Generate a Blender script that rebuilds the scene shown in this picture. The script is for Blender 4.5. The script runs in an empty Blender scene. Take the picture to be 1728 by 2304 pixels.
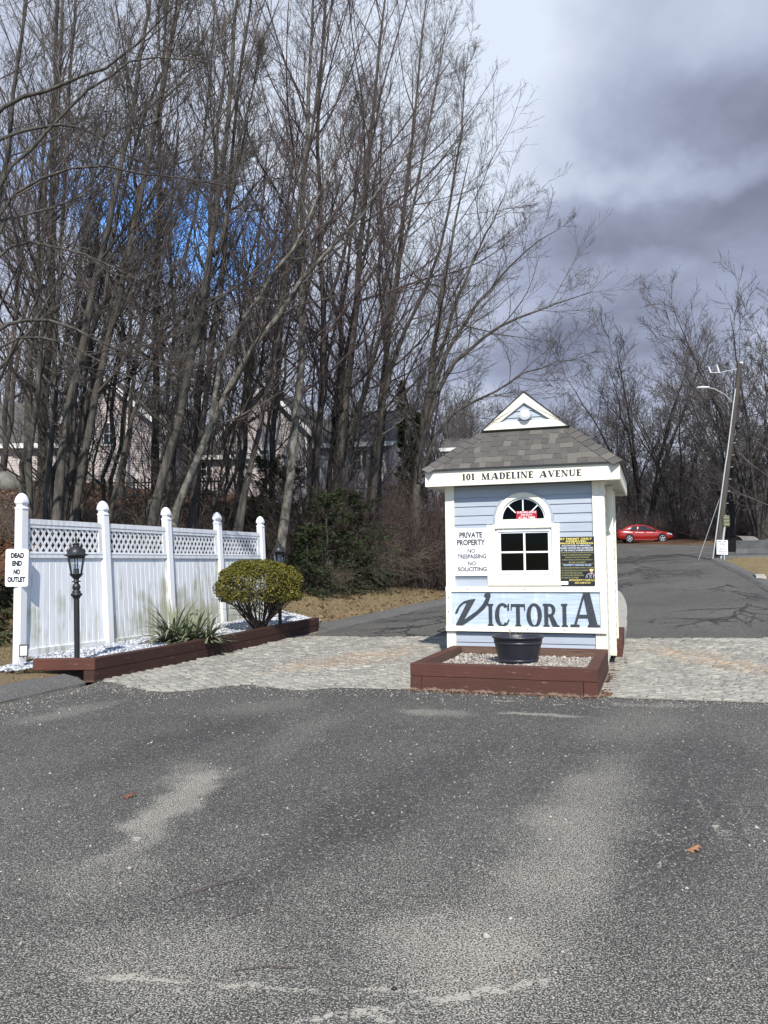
import bpy, math, random
import numpy as np
from mathutils import Vector, Matrix, Euler
R = math.radians
rnd = random.Random(7)
sc = bpy.context.scene
col = sc.collection

# ------------------------------------------------------------------ camera
PITCH, ROLL, FPX = .0638, .0096, 1811.5
CAMZ = 1.6
cam = bpy.data.cameras.new('camera'); camo = bpy.data.objects.new('camera', cam); col.objects.link(camo)
cam.sensor_fit = 'VERTICAL'; cam.sensor_height = 36; cam.lens = 36*FPX/2304
cam.clip_start = .05; cam.clip_end = 3000
_c, _s = math.cos(ROLL), math.sin(ROLL)
Rv = Vector((1, 0, 0)); Uv = Vector((0, -math.sin(PITCH), math.cos(PITCH))); Bv = -Vector((0, math.cos(PITCH), math.sin(PITCH)))
rt = Rv*_c - Uv*_s; up = Rv*_s + Uv*_c
camo.matrix_world = Matrix(((rt.x, up.x, Bv.x, 0), (rt.y, up.y, Bv.y, 0), (rt.z, up.z, Bv.z, CAMZ), (0, 0, 0, 1)))
sc.camera = camo

def ray(x, y):                       # measured photo pixel -> direction, used to survey the place
    dx, dy = x-864, y-1152
    a = _c*dx - _s*dy; b = _s*dx + _c*dy
    X = a/FPX; U = -b/FPX
    return (X, math.cos(PITCH)-U*math.sin(PITCH), math.sin(PITCH)+U*math.cos(PITCH))
def at(x, y, Y):
    r = ray(x, y); t = Y/r[1]
    return (r[0]*t, Y, CAMZ+r[2]*t)

# ------------------------------------------------------------------ world
SUN_EL, SUN_AZ = R(42), R(181)       # azimuth of the sun measured clockwise from +Y
SUNV = Vector((math.sin(SUN_AZ)*math.cos(SUN_EL), math.cos(SUN_AZ)*math.cos(SUN_EL), math.sin(SUN_EL)))
w = bpy.data.worlds.new('World'); sc.world = w; w.use_nodes = True
nt = w.node_tree; nt.nodes.clear()
class NT:
    def __init__(s, nt): s.nt = nt
    def n(s, t, **k):
        nd = s.nt.nodes.new(t)
        for a, b in k.items(): setattr(nd, a, b)
        return nd
    def put(s, sock, v):
        if hasattr(v, 'is_output') or hasattr(v, 'links'): s.nt.links.new(v, sock)
        else:
            try: sock.default_value = v
            except Exception: sock.default_value = (*v, 1) if len(v) == 3 else v
    def math(s, op, a, b=None, c=None, clamp=False):
        nd = s.n('ShaderNodeMath', operation=op, use_clamp=clamp); s.put(nd.inputs[0], a)
        if b is not None: s.put(nd.inputs[1], b)
        if c is not None: s.put(nd.inputs[2], c)
        return nd.outputs[0]
    def vmath(s, op, a, b=None, out=0):
        nd = s.n('ShaderNodeVectorMath', operation=op); s.put(nd.inputs[0], a)
        if b is not None:
            if op == 'SCALE': s.put(nd.inputs[3], b)
            else: s.put(nd.inputs[1], b)
        return nd.outputs[out]
    def noise(s, vec, scale, detail=4, rough=.55, dist=0, out=0):
        nd = s.n('ShaderNodeTexNoise'); s.put(nd.inputs['Vector'], vec); nd.inputs['Scale'].default_value = scale
        nd.inputs['Detail'].default_value = detail; nd.inputs['Roughness'].default_value = rough; nd.inputs['Distortion'].default_value = dist
        return nd.outputs[out]
    def voro(s, vec, scale, feature='F1', out='Distance', rand=1):
        nd = s.n('ShaderNodeTexVoronoi', feature=feature); s.put(nd.inputs['Vector'], vec); nd.inputs['Scale'].default_value = scale
        nd.inputs['Randomness'].default_value = rand
        return nd.outputs[out]
    def mr(s, v, a, b, c=0, d=1, smooth=False):
        nd = s.n('ShaderNodeMapRange'); nd.interpolation_type = 'SMOOTHSTEP' if smooth else 'LINEAR'
        for i, x in enumerate((v, a, b, c, d)): s.put(nd.inputs[i], x)
        return nd.outputs[0]
    def mix(s, f, a, b, mode='MIX'):
        nd = s.n('ShaderNodeMix', data_type='RGBA', blend_type=mode)
        s.put(nd.inputs[0], f)
        for i, x in ((6, a), (7, b)):
            if isinstance(x, (tuple, list)): nd.inputs[i].default_value = (*x[:3], 1)
            else: s.put(nd.inputs[i], x)
        return nd.outputs[2]
    def mapping(s, vec, loc=(0, 0, 0), rot=(0, 0, 0), scale=(1, 1, 1)):
        nd = s.n('ShaderNodeMapping'); s.put(nd.inputs[0], vec)
        nd.inputs[1].default_value = loc; nd.inputs[2].default_value = rot; nd.inputs[3].default_value = scale
        return nd.outputs[0]
W = NT(nt)
tc = W.n('ShaderNodeTexCoord').outputs['Generated']
sky = W.n('ShaderNodeTexSky', sky_type='NISHITA'); sky.sun_disc = False; sky.sun_elevation = SUN_EL; sky.sun_rotation = SUN_AZ
sky.air_density = 1.0; sky.dust_density = .3; sky.ozone_density = 2.5
dn = W.vmath('NORMALIZE', tc)
sep = W.n('ShaderNodeSeparateXYZ'); W.put(sep.inputs[0], dn)
den = W.math('ADD', W.math('MAXIMUM', sep.outputs[2], 0.0), .22)
cp = W.n('ShaderNodeCombineXYZ'); W.put(cp.inputs[0], W.math('DIVIDE', sep.outputs[0], den)); W.put(cp.inputs[1], W.math('DIVIDE', sep.outputs[1], den))
cn1 = W.noise(cp.outputs[0], 1.25, 7, .54, .2)
cn2 = W.noise(W.mapping(cp.outputs[0], (3.1, 7.7, 0)), .75, 4, .5, .2)
warp = W.noise(dn, 5, 5, .6, 0, 1)
dw = W.vmath('ADD', dn, W.vmath('SCALE', W.vmath('SUBTRACT', warp, (.5, .5, .5)), .16))
def blob(px, py, rx, ry, s0=.2):     # a cloud (or a gap) in a given direction of the sky
    d = Vector(ray(px, py)).normalized()
    q = W.vmath('SUBTRACT', dw, tuple(d))
    q = W.vmath('MULTIPLY', q, (FPX/rx, FPX/rx*.3, FPX/ry))
    return W.mr(W.vmath('LENGTH', q, out=1), s0, 1.0, 1, 0, True)
shade = W.math('ADD', W.mr(cn1, .30, .72, -.34, .34), W.mr(cn2, .3, .7, -.16, .16))
base = .70
for (px, py, rx, ry, a) in [(1640, 560, 560, 230, -.27), (1420, 640, 300, 110, -.06), (1660, 260, 330, 120, -.16), (1330, 800, 420, 130, -.30), (1090, 820, 300, 90, -.15), (1440, 650, 150, 50, .12),
                            (1150, 330, 330, 260, .14), (1520, 420, 300, 60, .16), (800, 300, 600, 500, .24), (300, 850, 500, 260, .2), (150, 200, 500, 400, .1), (1250, 60, 600, 160, .06)]:
    shade = W.math('ADD', shade, W.math('MULTIPLY', blob(px, py, rx, ry), a))
br = W.math('ADD', shade, base, clamp=True)
cc = W.n('ShaderNodeValToRGB'); W.put(cc.inputs[0], br)
els = cc.color_ramp.elements
els[0].position = 0.0; els[0].color = (.155, .175, .25, 1); els[1].position = 1; els[1].color = (.76, .84, .98, 1)
e = els.new(.3); e.color = (.23, .258, .365, 1)
e = els.new(.6); e.color = (.42, .47, .63, 1)
hole = W.math('ADD', blob(430, 520, 290, 135, .3), W.math('MULTIPLY', blob(120, 420, 160, 80, .1), .3))
hole = W.math('ADD', hole, W.math('MULTIPLY', blob(560, 560, 160, 90, .2), .6), clamp=True)
hole = W.math('MULTIPLY', hole, W.mr(cn1, .34, .56, 1.15, .75), clamp=True)
clouds = W.vmath('SCALE', cc.outputs[0], 8.7)
# the sun shines out of the open half of the sky, behind the viewer
open_ = W.math('MULTIPLY', W.mr(sep.outputs[1], .25, -.35, 0, 1, True), W.mr(cn2, .40, .56, 1, .25))
skys = W.mix(1.0, sky.outputs[0], W.mix(open_, (1.3, 2.5, 3.7), (1.0, 1.0, 1.0)), 'MULTIPLY')
hole = W.math('MAXIMUM', hole, open_)
horizon = W.mr(sep.outputs[2], -.02, .0, 0, 1)
skyc = W.mix(hole, clouds, skys)
bg = W.n('ShaderNodeBackground'); W.put(bg.inputs[0], skyc)
bg.inputs[1].default_value = .10
out = W.n('ShaderNodeOutputWorld'); nt.links.new(bg.outputs[0], out.inputs[0])

sun = bpy.data.lights.new('sun', 'SUN'); sun.energy = 5.0; sun.angle = R(.53); sun.color = (1, .955, .88)
suno = bpy.data.objects.new('sun', sun); col.objects.link(suno); suno.rotation_euler = SUNV.to_track_quat('Z', 'Y').to_euler()
sc.view_settings.view_transform = 'Standard'; sc.view_settings.look = 'None'; sc.view_settings.exposure = 0.2; sc.view_settings.gamma = 1
sc.view_settings.use_curve_mapping = False
sc.render.engine = 'CYCLES'; sc.cycles.max_bounces = 6; sc.cycles.transparent_max_bounces = 12

# ------------------------------------------------------------------ helpers
def tag(o, label=None, cat=None, group=None, kind=None):
    if label: o['label'] = label
    if cat: o['category'] = cat
    if group: o['group'] = group
    if kind: o['kind'] = kind
    return o
def empty(name, loc=(0, 0, 0), rz=0, rot=None):
    o = bpy.data.objects.new(name, None); col.objects.link(o); o.location = loc
    o.rotation_euler = rot if rot else (0, 0, rz); o.empty_display_size = .2
    return o
def link(name, me, parent=None, loc=None, rot=None, scale=None):
    o = bpy.data.objects.new(name, me); col.objects.link(o)
    if parent: o.parent = parent
    if loc is not None: o.location = loc
    if rot is not None: o.rotation_euler = rot
    if scale is not None: o.scale = scale
    return o
def copy_tree(o, parent=None):
    c = o.copy(); col.objects.link(c)
    if parent: c.parent = parent
    for ch in list(o.children): copy_tree(ch, c)
    return c
def np_mesh(name, V, F, mat, smooth=False, attr=None):
    me = bpy.data.meshes.new(name)
    V = np.asarray(V, np.float32).reshape(-1, 3); F = np.asarray(F, np.int32)
    k = F.shape[1]; n = len(F)
    me.vertices.add(len(V)); me.vertices.foreach_set('co', V.ravel())
    me.loops.add(n*k); me.loops.foreach_set('vertex_index', F.ravel())
    me.polygons.add(n); me.polygons.foreach_set('loop_start', np.arange(0, n*k, k, dtype=np.int32))
    if smooth: me.polygons.foreach_set('use_smooth', np.ones(n, bool))
    me.update(calc_edges=True)
    if attr is not None:
        a = me.attributes.new('zone', 'FLOAT', 'POINT'); a.data.foreach_set('value', np.asarray(attr, np.float32))
    if mat: me.materials.append(mat)
    return me
class MB:
    def __init__(s): s.v = []; s.f = []; s.sm = []
    def add(s, vs, fs, smooth=False):
        b = len(s.v); s.v += [tuple(p) for p in vs]; s.f += [tuple(i+b for i in f) for f in fs]; s.sm += [smooth]*len(fs); return s
    def hexa(s, p):   # 8 points: bottom 0-3 ccw, top 4-7
        return s.add(p, [(3, 2, 1, 0), (4, 5, 6, 7), (0, 1, 5, 4), (1, 2, 6, 5), (2, 3, 7, 6), (3, 0, 4, 7)])
    def box(s, x0, x1, y0, y1, z0, z1):
        return s.hexa([(x0, y0, z0), (x1, y0, z0), (x1, y1, z0), (x0, y1, z0), (x0, y0, z1), (x1, y0, z1), (x1, y1, z1), (x0, y1, z1)])
    def tube(s, pts, rs, n=8, cap=True, smooth=True):
        pts = [Vector(p) for p in pts]
        if not isinstance(rs, (list, tuple)): rs = [rs]*len(pts)
        t0 = (pts[1]-pts[0]).normalized(); ref = Vector((0, 0, 1)) if abs(t0.z) < .9 else Vector((1, 0, 0))
        vs = []
        for i, p in enumerate(pts):
            a = pts[max(0, i-1)]; b = pts[min(len(pts)-1, i+1)]; t = (b-a).normalized()
            x = t.cross(ref).normalized(); y = t.cross(x)
            for k in range(n):
                an = 2*math.pi*k/n; vs.append(p + (x*math.cos(an)+y*math.sin(an))*rs[i])
        fs = [(i*n+k, i*n+(k+1) % n, (i+1)*n+(k+1) % n, (i+1)*n+k) for i in range(len(pts)-1) for k in range(n)]
        s.add(vs, fs, smooth)
        if cap:
            m = len(pts)-1
            s.add([vs[k] for k in range(n)], [tuple(range(n))]); s.add([vs[m*n+k] for k in range(n)], [tuple(reversed(range(n)))])
        return s
    def lathe(s, prof, n=16, c=(0, 0, 0), sq=0, smooth=True, rot=0):   # prof [(r,z)], sq>0 -> squarish
        vs = []
        for r, z in prof:
            for k in range(n):
                an = 2*math.pi*k/n + rot
                f = 1
                if sq: f = (1-sq) + sq/max(abs(math.cos(an)), abs(math.sin(an)))
                vs.append((c[0]+r*f*math.cos(an), c[1]+r*f*math.sin(an), c[2]+z))
        fs = [(i*n+k, i*n+(k+1) % n, (i+1)*n+(k+1) % n, (i+1)*n+k) for i in range(len(prof)-1) for k in range(n)]
        return s.add(vs, fs, smooth)
    def prism(s, poly, y0, y1, f=None):   # poly in (x,z), extruded along y from y1 (back) to y0 (front)
        n = len(poly); A = sum(poly[i][0]*poly[(i+1) % n][1]-poly[(i+1) % n][0]*poly[i][1] for i in range(n))
        if A < 0: poly = poly[::-1]
        vs = [(x, y0, z) for x, z in poly]+[(x, y1, z) for x, z in poly]
        fs = [tuple(range(n)), tuple(reversed(range(n, 2*n)))]+[(i, i+n, (i+1) % n+n, (i+1) % n) for i in range(n)]
        return s.add(vs, fs)
    def xf(s, M, start=0):
        s.v[start:] = [tuple(M @ Vector(p)) for p in s.v[start:]]; return s
    def mesh(s, name, mat):
        me = bpy.data.meshes.new(name); me.from_pydata(s.v, [], s.f); me.polygons.foreach_set('use_smooth', s.sm)
        for m in (mat if isinstance(mat, (list, tuple)) else [mat]): me.materials.append(m)
        me.update(); return me
    def build(s, name, mat, parent=None, bevel=0, **k):
        o = link(name, s.mesh(name, mat), parent, **k)
        if bevel:
            b = o.modifiers.new('bevel', 'BEVEL'); b.width = bevel; b.segments = 1; b.limit_method = 'ANGLE'; b.angle_limit = R(50)
        return o

# ------------------------------------------------------------------ materials
def new_mat(name):
    m = bpy.data.materials.new(name); m.use_nodes = True; m.node_tree.nodes.clear(); return m, NT(m.node_tree)
def finish(m, T, color, rough=.8, bump=None, bs=.3, bd=.01, metal=0, spec=.3, coat=0, trans=None, nd=None):
    b = T.n('ShaderNodeBsdfPrincipled'); T.put(b.inputs['Base Color'], color if not isinstance(color, tuple) else (*color[:3], 1)); T.put(b.inputs['Roughness'], rough)
    b.inputs['Metallic'].default_value = metal; b.inputs['Specular IOR Level'].default_value = spec; b.inputs['Coat Weight'].default_value = coat
    if bump is not None:
        bn = T.n('ShaderNodeBump'); bn.inputs['Strength'].default_value = bs; bn.inputs['Distance'].default_value = bd; T.put(bn.inputs['Height'], bump)
        T.put(b.inputs['Normal'], bn.outputs[0])
    o = T.n('ShaderNodeOutputMaterial'); m.node_tree.links.new(b.outputs[0], o.inputs[0]); return m
def simple(name, c1, c2=None, scale=8, rough=.7, bs=.2, bscale=60, bd=.004, stretch=(1, 1, 1), metal=0, spec=.3, coat=0, rot=(0, 0, 0), lo=.35, hi=.7, rv=0):
    m, T = new_mat(name); c2 = c2 or tuple(x*.8 for x in c1)
    pos = T.mapping(T.n('ShaderNodeNewGeometry').outputs['Position'], rot=rot, scale=stretch)
    c = T.mix(T.mr(T.noise(pos, scale, 6, .62), lo, hi), c1, c2)
    if rv:
        rn = T.n('ShaderNodeObjectInfo').outputs['Random']
        c = T.mix(T.math('MULTIPLY', T.math('SUBTRACT', rn, 0.0), rv), c, (c2[0]*.5, c2[1]*.5, c2[2]*.5))
    return finish(m, T, c, rough, T.noise(pos, bscale, 5, .6), bs, bd, metal, spec, coat)

MAT = {}
def get_pos(T): return T.n('ShaderNodeNewGeometry').outputs['Position']
def lineseg(T, pos, x0, y0, x1, y1, wdt, wob=.1, dvec=None):  # soft mask along a ground line
    p = pos if dvec is None else T.vmath('ADD', pos, T.vmath('SCALE', dvec, wob))
    cx, cy = (x0+x1)/2, (y0+y1)/2; L = math.hypot(x1-x0, y1-y0)/2; a = math.atan2(y1-y0, x1-x0)
    q = T.vmath('SUBTRACT', p, (cx, cy, 0)); q = T.mapping(q, rot=(0, 0, -a)); q = T.vmath('MULTIPLY', q, (1/L, 1/wdt, 0))
    return T.mr(T.vmath('LENGTH', q, out=1), .35, 1.0, 1, 0, True)
def asphalt(name, fresh=0):
    m, T = new_mat(name); pos = get_pos(T)
    n3 = T.noise(pos, 1.7, 5, .6, 0, 1); dv = T.vmath('SUBTRACT', n3, (.5, .5, .5))
    cell = T.voro(pos, 100, out='Color'); sp = T.n('ShaderNodeSeparateColor'); T.put(sp.inputs[0], cell)
    agg = T.mr(sp.outputs[0], 0, 1, .5, 1.55)
    fine = T.noise(pos, 420, 3, .7)
    basec = T.mix(T.mr(T.noise(pos, .55, 5, .6), .3, .7), (.049, .0475, .0445), (.072, .070, .065))
    c = T.mix(1.0, basec, T.n('ShaderNodeCombineColor').outputs[0], 'MIX')
    cb = T.n('ShaderNodeCombineColor'); 
    for i in range(3): T.put(cb.inputs[i], agg)
    c = T.mix(1.0, basec, cb.outputs[0], 'MULTIPLY')
    # pale stones in the surface
    pale = T.math('GREATER_THAN', sp.outputs[1], .94)
    c = T.mix(T.math('MULTIPLY', pale, .6), c, (.36, .34, .31))
    # sand caught between the stones
    dens = T.mr(T.noise(pos, .42, 4, .55), .32, .7, .0, .30)
    sy = T.n('ShaderNodeSeparateXYZ'); T.put(sy.inputs[0], pos)
    dens = T.math('ADD', dens, T.mr(sy.outputs[1], 2.2, 6.5, .46, .02))
    def G0(x, y): r_ = ray(x, y); t = -CAMZ/r_[2]; return r_[0]*t, r_[1]*t
    wf = T.vmath('SUBTRACT', T.noise(pos, 9, 4, .65, 0, 1), (.5, .5, .5))
    if not fresh:
        for (x0, y0, x1, y1, wd, amp) in [(1080, 2260, 1430, 1660, .42, .62), (1330, 1700, 1480, 1570, .5, .30), (900, 2304, 1150, 2050, .5, .40), (210, 1960, 500, 1720, .20, .85), (380, 1780, 500, 1700, .28, .5), (100, 2100, 330, 1880, .3, .3),
               (560, 1740, 760, 1600, .25, .3), (0, 1640, 330, 1560, .25, .42), (420, 1610, 760, 1570, .4, .25), (100, 2304, 560, 2050, .5, .30), (1090, 1606, 1340, 1612, .10, 1.0), (1340, 1580, 1600, 1590, .12, .5), (860, 1600, 1090, 1610, .22, .65)]:
            a, b = G0(x0, y0), G0(x1, y1)
            dens = T.math('ADD', dens, T.math('MULTIPLY', lineseg(T, pos, *a, *b, wd*1.3, .7, dv), amp*.8))
        for (x0, y0, x1, y1, wd, amp) in [(0, 1800, 620, 1600, .42, -.34), (300, 2150, 1150, 1640, .45, -.34), (1400, 2150, 1620, 1620, .6, -.36)]:
            a, b = G0(x0, y0), G0(x1, y1)
            dens = T.math('ADD', dens, T.math('MULTIPLY', lineseg(T, pos, *a, *b, wd, .35, dv), amp))
        for (x0, y0, x1, y1, wd, amp) in [(150, 2193, 470, 2212, .022, 1.3), (420, 2210, 760, 2232, .018, 1.1), (740, 2228, 1060, 2226, .016, .9), (600, 2310, 960, 2252, .026, 1.5), (900, 2262, 1300, 2198, .028, 1.7), (760, 2262, 940, 2310, .022, 1.3),
               (1095, 1577, 1170, 1577, .05, 2.0), (1240, 1585, 1275, 1585, .04, 2.0), (1325, 1592, 1372, 1591, .035, 1.4), (1549, 1715, 1562, 1790, .012, 1.3), (1560, 1780, 1600, 1850, .011, 1.2), (1600, 1800, 1655, 1800, .016, .9), (1655, 1800, 1690, 1880, .015, .8), (1590, 1840, 1640, 1880, .03, 1.2),
               (1455, 1905, 1590, 1870, .014, 1.3), (1455, 1975, 1510, 1915, .013, 1.2), (1600, 1850, 1650, 1900, .03, 1.0), (290, 1890, 325, 1884, .03, 1.8), (1460, 1860, 1500, 1890, .02, .9)]:
            a, b = G0(x0, y0), G0(x1, y1)
            dens = T.math('ADD', dens, T.math('MULTIPLY', lineseg(T, pos, *a, *b, wd*1.35, .16, wf), T.math('MULTIPLY', T.mr(T.noise(pos, 24, 3, .6), .38, .60), amp*.85)))
    pit = T.noise(pos, 130, 2, .55, .4)
    thr = T.math('SUBTRACT', .64, T.math('MULTIPLY', dens, .17))
    sand = T.mr(pit, thr, T.math('ADD', thr, .03))
    c = T.mix(T.math('MULTIPLY', sand, .9), c, (.42, .395, .33))
    veil = T.math('MULTIPLY', T.mr(dens, 1.1, 2.6, 0, .25), T.mr(fine, .3, .7, .6, 1))
    c = T.mix(veil, c, (.30, .285, .25))
    h = T.math('ADD', T.math('MULTIPLY', T.voro(pos, 100), -1.0), T.math('MULTIPLY', fine, .3))
    if fresh: c = T.mix(.35, c, (.16, .155, .15))
    return finish(m, T, c, .87, h, .55, .006, spec=.25)
MAT['asphalt'] = asphalt('asphalt')
MAT['berm'] = asphalt('berm_asphalt', 1)

def ground_mat():
    m, T = new_mat('ground'); pos = get_pos(T)
    at_ = T.n('ShaderNodeAttribute', attribute_name='zone').outputs['Fac']
    gn = T.mr(T.noise(pos, .9, 5, .65), .35, .68)
    grass = T.mix(gn, (.27, .20, .115), (.15, .13, .06))
    grass = T.mix(T.mr(T.noise(pos, 38, 4, .7), .35, .7), grass, (.25, .19, .115))
    lv = T.voro(pos, 14, out='Color'); sp = T.n('ShaderNodeSeparateColor'); T.put(sp.inputs[0], lv)
    leaf = T.mix(sp.outputs[0], (.045, .026, .017), (.17, .088, .05))
    leaf = T.mix(T.mr(sp.outputs[1], .8, 1, 0, .6), leaf, (.24, .15, .095))
    leaf = T.mix(T.mr(T.noise(pos, .5, 3), .45, .65, 0, .5), leaf, (.035, .03, .02))
    f = T.mr(T.math('ADD', at_, T.mr(T.noise(pos, 2.2, 5), .3, .7, -.3, .3)), .4, .62)
    c = T.mix(f, grass, leaf)
    h = T.math('ADD', T.voro(pos, 14), T.noise(pos, 60, 5, .7))
    return finish(m, T, c, .95, h, .8, .05, spec=.1)
MAT['ground'] = ground_mat()

def wood_paint(nm, ca, cb_, low_=.85):
    m, T = new_mat(nm); pos = get_pos(T)
    tcn = T.n('ShaderNodeTexCoord').outputs['Object']
    g = T.noise(T.mapping(tcn, scale=(3, 55, 55)), 1.0, 6, .6)
    c = T.mix(T.mr(T.noise(pos, 2.5, 4), .3, .7), ca, cb_)
    c = T.mix(T.mr(g, .35, .6, .35, 0), c, (.045, .022, .017))
    c = T.mix(T.mr(T.n('ShaderNodeObjectInfo').outputs['Random'], 0, 1, 0, .45), c, (.055, .03, .022))
    chip = T.mr(T.noise(T.mapping(tcn, scale=(5, 28, 28)), 1.3, 8, .72), .63, .67)
    c = T.mix(T.math('MULTIPLY', chip, .75), c, (.30, .22, .16))
    sepz = T.n('ShaderNodeSeparateXYZ'); T.put(sepz.inputs[0], pos)
    low = T.mr(T.math('ADD', sepz.outputs[2], T.mr(T.noise(pos, 9, 5, .7), .3, .7, -.03, .03)), .012, .035, low_, 0)
    c = T.mix(low, c, (.26, .19, .14))
    return finish(m, T, c, .75, g, .5, .006, spec=.25)
MAT['timber'] = wood_paint('brown_timber', (.125, .045, .032), (.085, .034, .026)); MAT['timberdark'] = wood_paint('dark_brown_timber', (.062, .027, .021), (.040, .020, .017), .25)
def wood_raw():
    m, T = new_mat('raw_timber'); tcn = T.n('ShaderNodeTexCoord').outputs['Object']
    g = T.noise(T.mapping(tcn, scale=(4, 60, 60)), 1.0, 6, .6, .4)
    c = T.mix(T.mr(g, .3, .7), (.17, .105, .075), (.07, .04, .03))
    return finish(m, T, c, .85, g, .6, .006)
MAT['raw_timber'] = wood_raw()

def vinyl():
    m, T = new_mat('white_vinyl'); pos = get_pos(T)
    s = T.noise(T.mapping(pos, scale=(14, 14, 1.1)), 1.0, 6, .6)
    c = T.mix(T.mr(s, .38, .72, 0, .40), (.80, .815, .84), (.50, .52, .52))
    sepz = T.n('ShaderNodeSeparateXYZ'); T.put(sepz.inputs[0], pos)
    alg = T.noise(T.mapping(pos, scale=(9, 9, 1.0)), 1.0, 6, .62)
    big = T.noise(pos, 1.3, 3)
    far = T.mr(sepz.outputs[1], 13.0, 17.5, -.10, .10)
    f = T.math('ADD', T.math('ADD', alg, T.math('MULTIPLY', T.math('SUBTRACT', big, .5), .9)), far)
    lowz = T.mr(sepz.outputs[2], .15, 1.3, .22, 0)
    f = T.math('ADD', f, lowz)
    c = T.mix(T.mr(f, .56, .80, 0, .85), c, (.33, .335, .20))
    return finish(m, T, c, .38, T.noise(pos, 30, 3), .03, .003, spec=.4)
MAT['vinyl'] = vinyl()
def vinyl_clean():
    m, T = new_mat('white_post'); pos = get_pos(T)
    c = T.mix(T.mr(T.noise(T.mapping(pos, scale=(12, 12, 1.5)), 1, 5), .45, .75, 0, .3), (.83, .84, .85), (.6, .61, .58))
    return finish(m, T, c, .35, T.noise(pos, 30, 3), .03, .003, spec=.4)
MAT['post'] = vinyl_clean()
MAT['rail'] = simple('rail_vinyl', (.74, .755, .78), (.45, .46, .44), 2.2, .42, .03, 30, stretch=(6, 6, 1.0), lo=.45, hi=.8)
def cream():
    m, T = new_mat('cream_trim'); pos = get_pos(T); sz_ = T.n('ShaderNodeSeparateXYZ'); T.put(sz_.inputs[0], pos)
    c = T.mix(T.mr(T.noise(T.mapping(pos, scale=(9, 9, 1.0)), 1.0, 6, .6), .45, .8, 0, .5), (.84, .80, .665), (.60, .56, .45))
    sp_ = T.math('MULTIPLY', T.mr(sz_.outputs[2], .1, .75, 1, 0), T.mr(T.noise(pos, 16, 6, .7), .42, .66))
    c = T.mix(T.math('MULTIPLY', sp_, .6), c, (.34, .30, .22))
    c = T.mix(T.mr(T.noise(pos, 45, 4, .7), .68, .74, 0, .5), c, (.40, .36, .28))
    return finish(m, T, c, .5, T.noise(pos, 25, 4), .08, .004)
MAT['cream'] = cream()
MAT['soffit'] = simple('soffit', (.80, .77, .66), None, 4, .55)
MAT['blue'] = simple('blue_siding', (.39, .43, .485), (.33, .37, .425), 3, .5, .1, 45, .003, stretch=(.6, .6, 5), lo=.4, hi=.8, rv=.10)
MAT['bluetrim'] = simple('blue_channel', (.36, .395, .45), None, 3, .5)
MAT['window_vinyl'] = simple('window_vinyl', (.86, .87, .88), (.74, .75, .76), 5, .35)
MAT['signwhite'] = simple('sign_white', (.86, .87, .88), (.74, .76, .77), 9, .45, .02, lo=.55, hi=.85)
MAT['ink'] = simple('sign_ink', (.03, .03, .034), (.12, .12, .12), 20, .6)
MAT['inkdark'] = simple('sign_ink_dark', (.018, .019, .03), (.03, .03, .04), 20, .6)
MAT['signblack'] = simple('sign_black', (.014, .015, .020), (.028, .028, .032), 9, .4)
MAT['yellow'] = simple('sign_yellow', (.80, .66, .16), (.64, .55, .18), 30, .5)
MAT['palewhite'] = simple('sign_letter_white', (.8, .82, .86), (.6, .65, .75), 30, .5)
MAT['olive'] = simple('sign_faded_yellow', (.46, .43, .17), (.30, .29, .14), 30, .5)
MAT['paleblue'] = simple('sign_letter_blue', (.42, .58, .85), (.6, .7, .85), 30, .5)
MAT['red'] = simple('sign_red', (.42, .022, .045), (.34, .02, .035), 20, .45)
MAT['letter'] = simple('letter_grey', (.034, .041, .050), (.055, .062, .070), 12, .6, .15, 60)
MAT['black'] = simple('black_paint', (.014, .014, .016), (.024, .024, .026), 14, .42, .25, 40, .003, spec=.5)
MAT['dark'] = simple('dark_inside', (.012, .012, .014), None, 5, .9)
MAT['screw'] = simple('screw', (.05, .045, .04), None, 5, .5, metal=.6)
MAT['plastic'] = simple('black_plastic', (.020, .021, .030), (.03, .031, .042), 5, .38, .05, 20, spec=.5)
MAT['concrete'] = simple('concrete', (.40, .375, .33), (.27, .255, .23), 6, .9, .5, 70, .01)
MAT['barrier'] = simple('shaded_barrier_concrete', (.115, .12, .12), (.07, .07, .07), 2, .9, .4, 30, .01)  # base colour darkened to carry the shade the barriers stand in
MAT['metal'] = simple('grey_metal', (.52, .54, .55), (.40, .41, .42), 8, .5, metal=.2)
MAT['whitemetal'] = simple('white_metal', (.74, .76, .77), (.6, .62, .63), 6, .4)
MAT['bark'] = simple('grey_bark', (.135, .122, .102), (.042, .036, .031), 3.2, .92, .9, 22, .03, stretch=(3.2, 3.2, .75), lo=.32, hi=.66)
MAT['barkdark'] = simple('dark_bark', (.095, .083, .072), (.032, .027, .024), 3.2, .93, .9, 22, .03, stretch=(3.2, 3.2, .75), lo=.3, hi=.66)
MAT['barkpale'] = simple('pale_bark', (.23, .215, .185), (.075, .066, .054), 3.0, .9, .9, 20, .03, stretch=(2.2, 2.2, 1.2), lo=.38, hi=.6)
MAT['twig'] = simple('twig_bark', (.125, .107, .094), (.050, .041, .037), .8, .85, .1)
MAT['twigred'] = simple('reddish_twig_bark', (.120, .086, .082), (.048, .034, .035), .8, .85, .1)
MAT['twigfar'] = simple('distant_twig_bark', (.105, .092, .085), (.06, .052, .048), .5, .9, .1)
MAT['poleWood'] = simple('weathered_pole', (.085, .075, .065), (.045, .04, .035), 2, .9, .6, 30, .01, stretch=(6, 6, .5))
MAT['line'] = simple('line_paint', (.42, .42, .40), (.16, .16, .16), 9, .8, lo=.4, hi=.75)
MAT['dark_ribbon'] = simple('dark_ribbon', (.034, .034, .036), (.050, .050, .050), 4, .72, .1)
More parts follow.
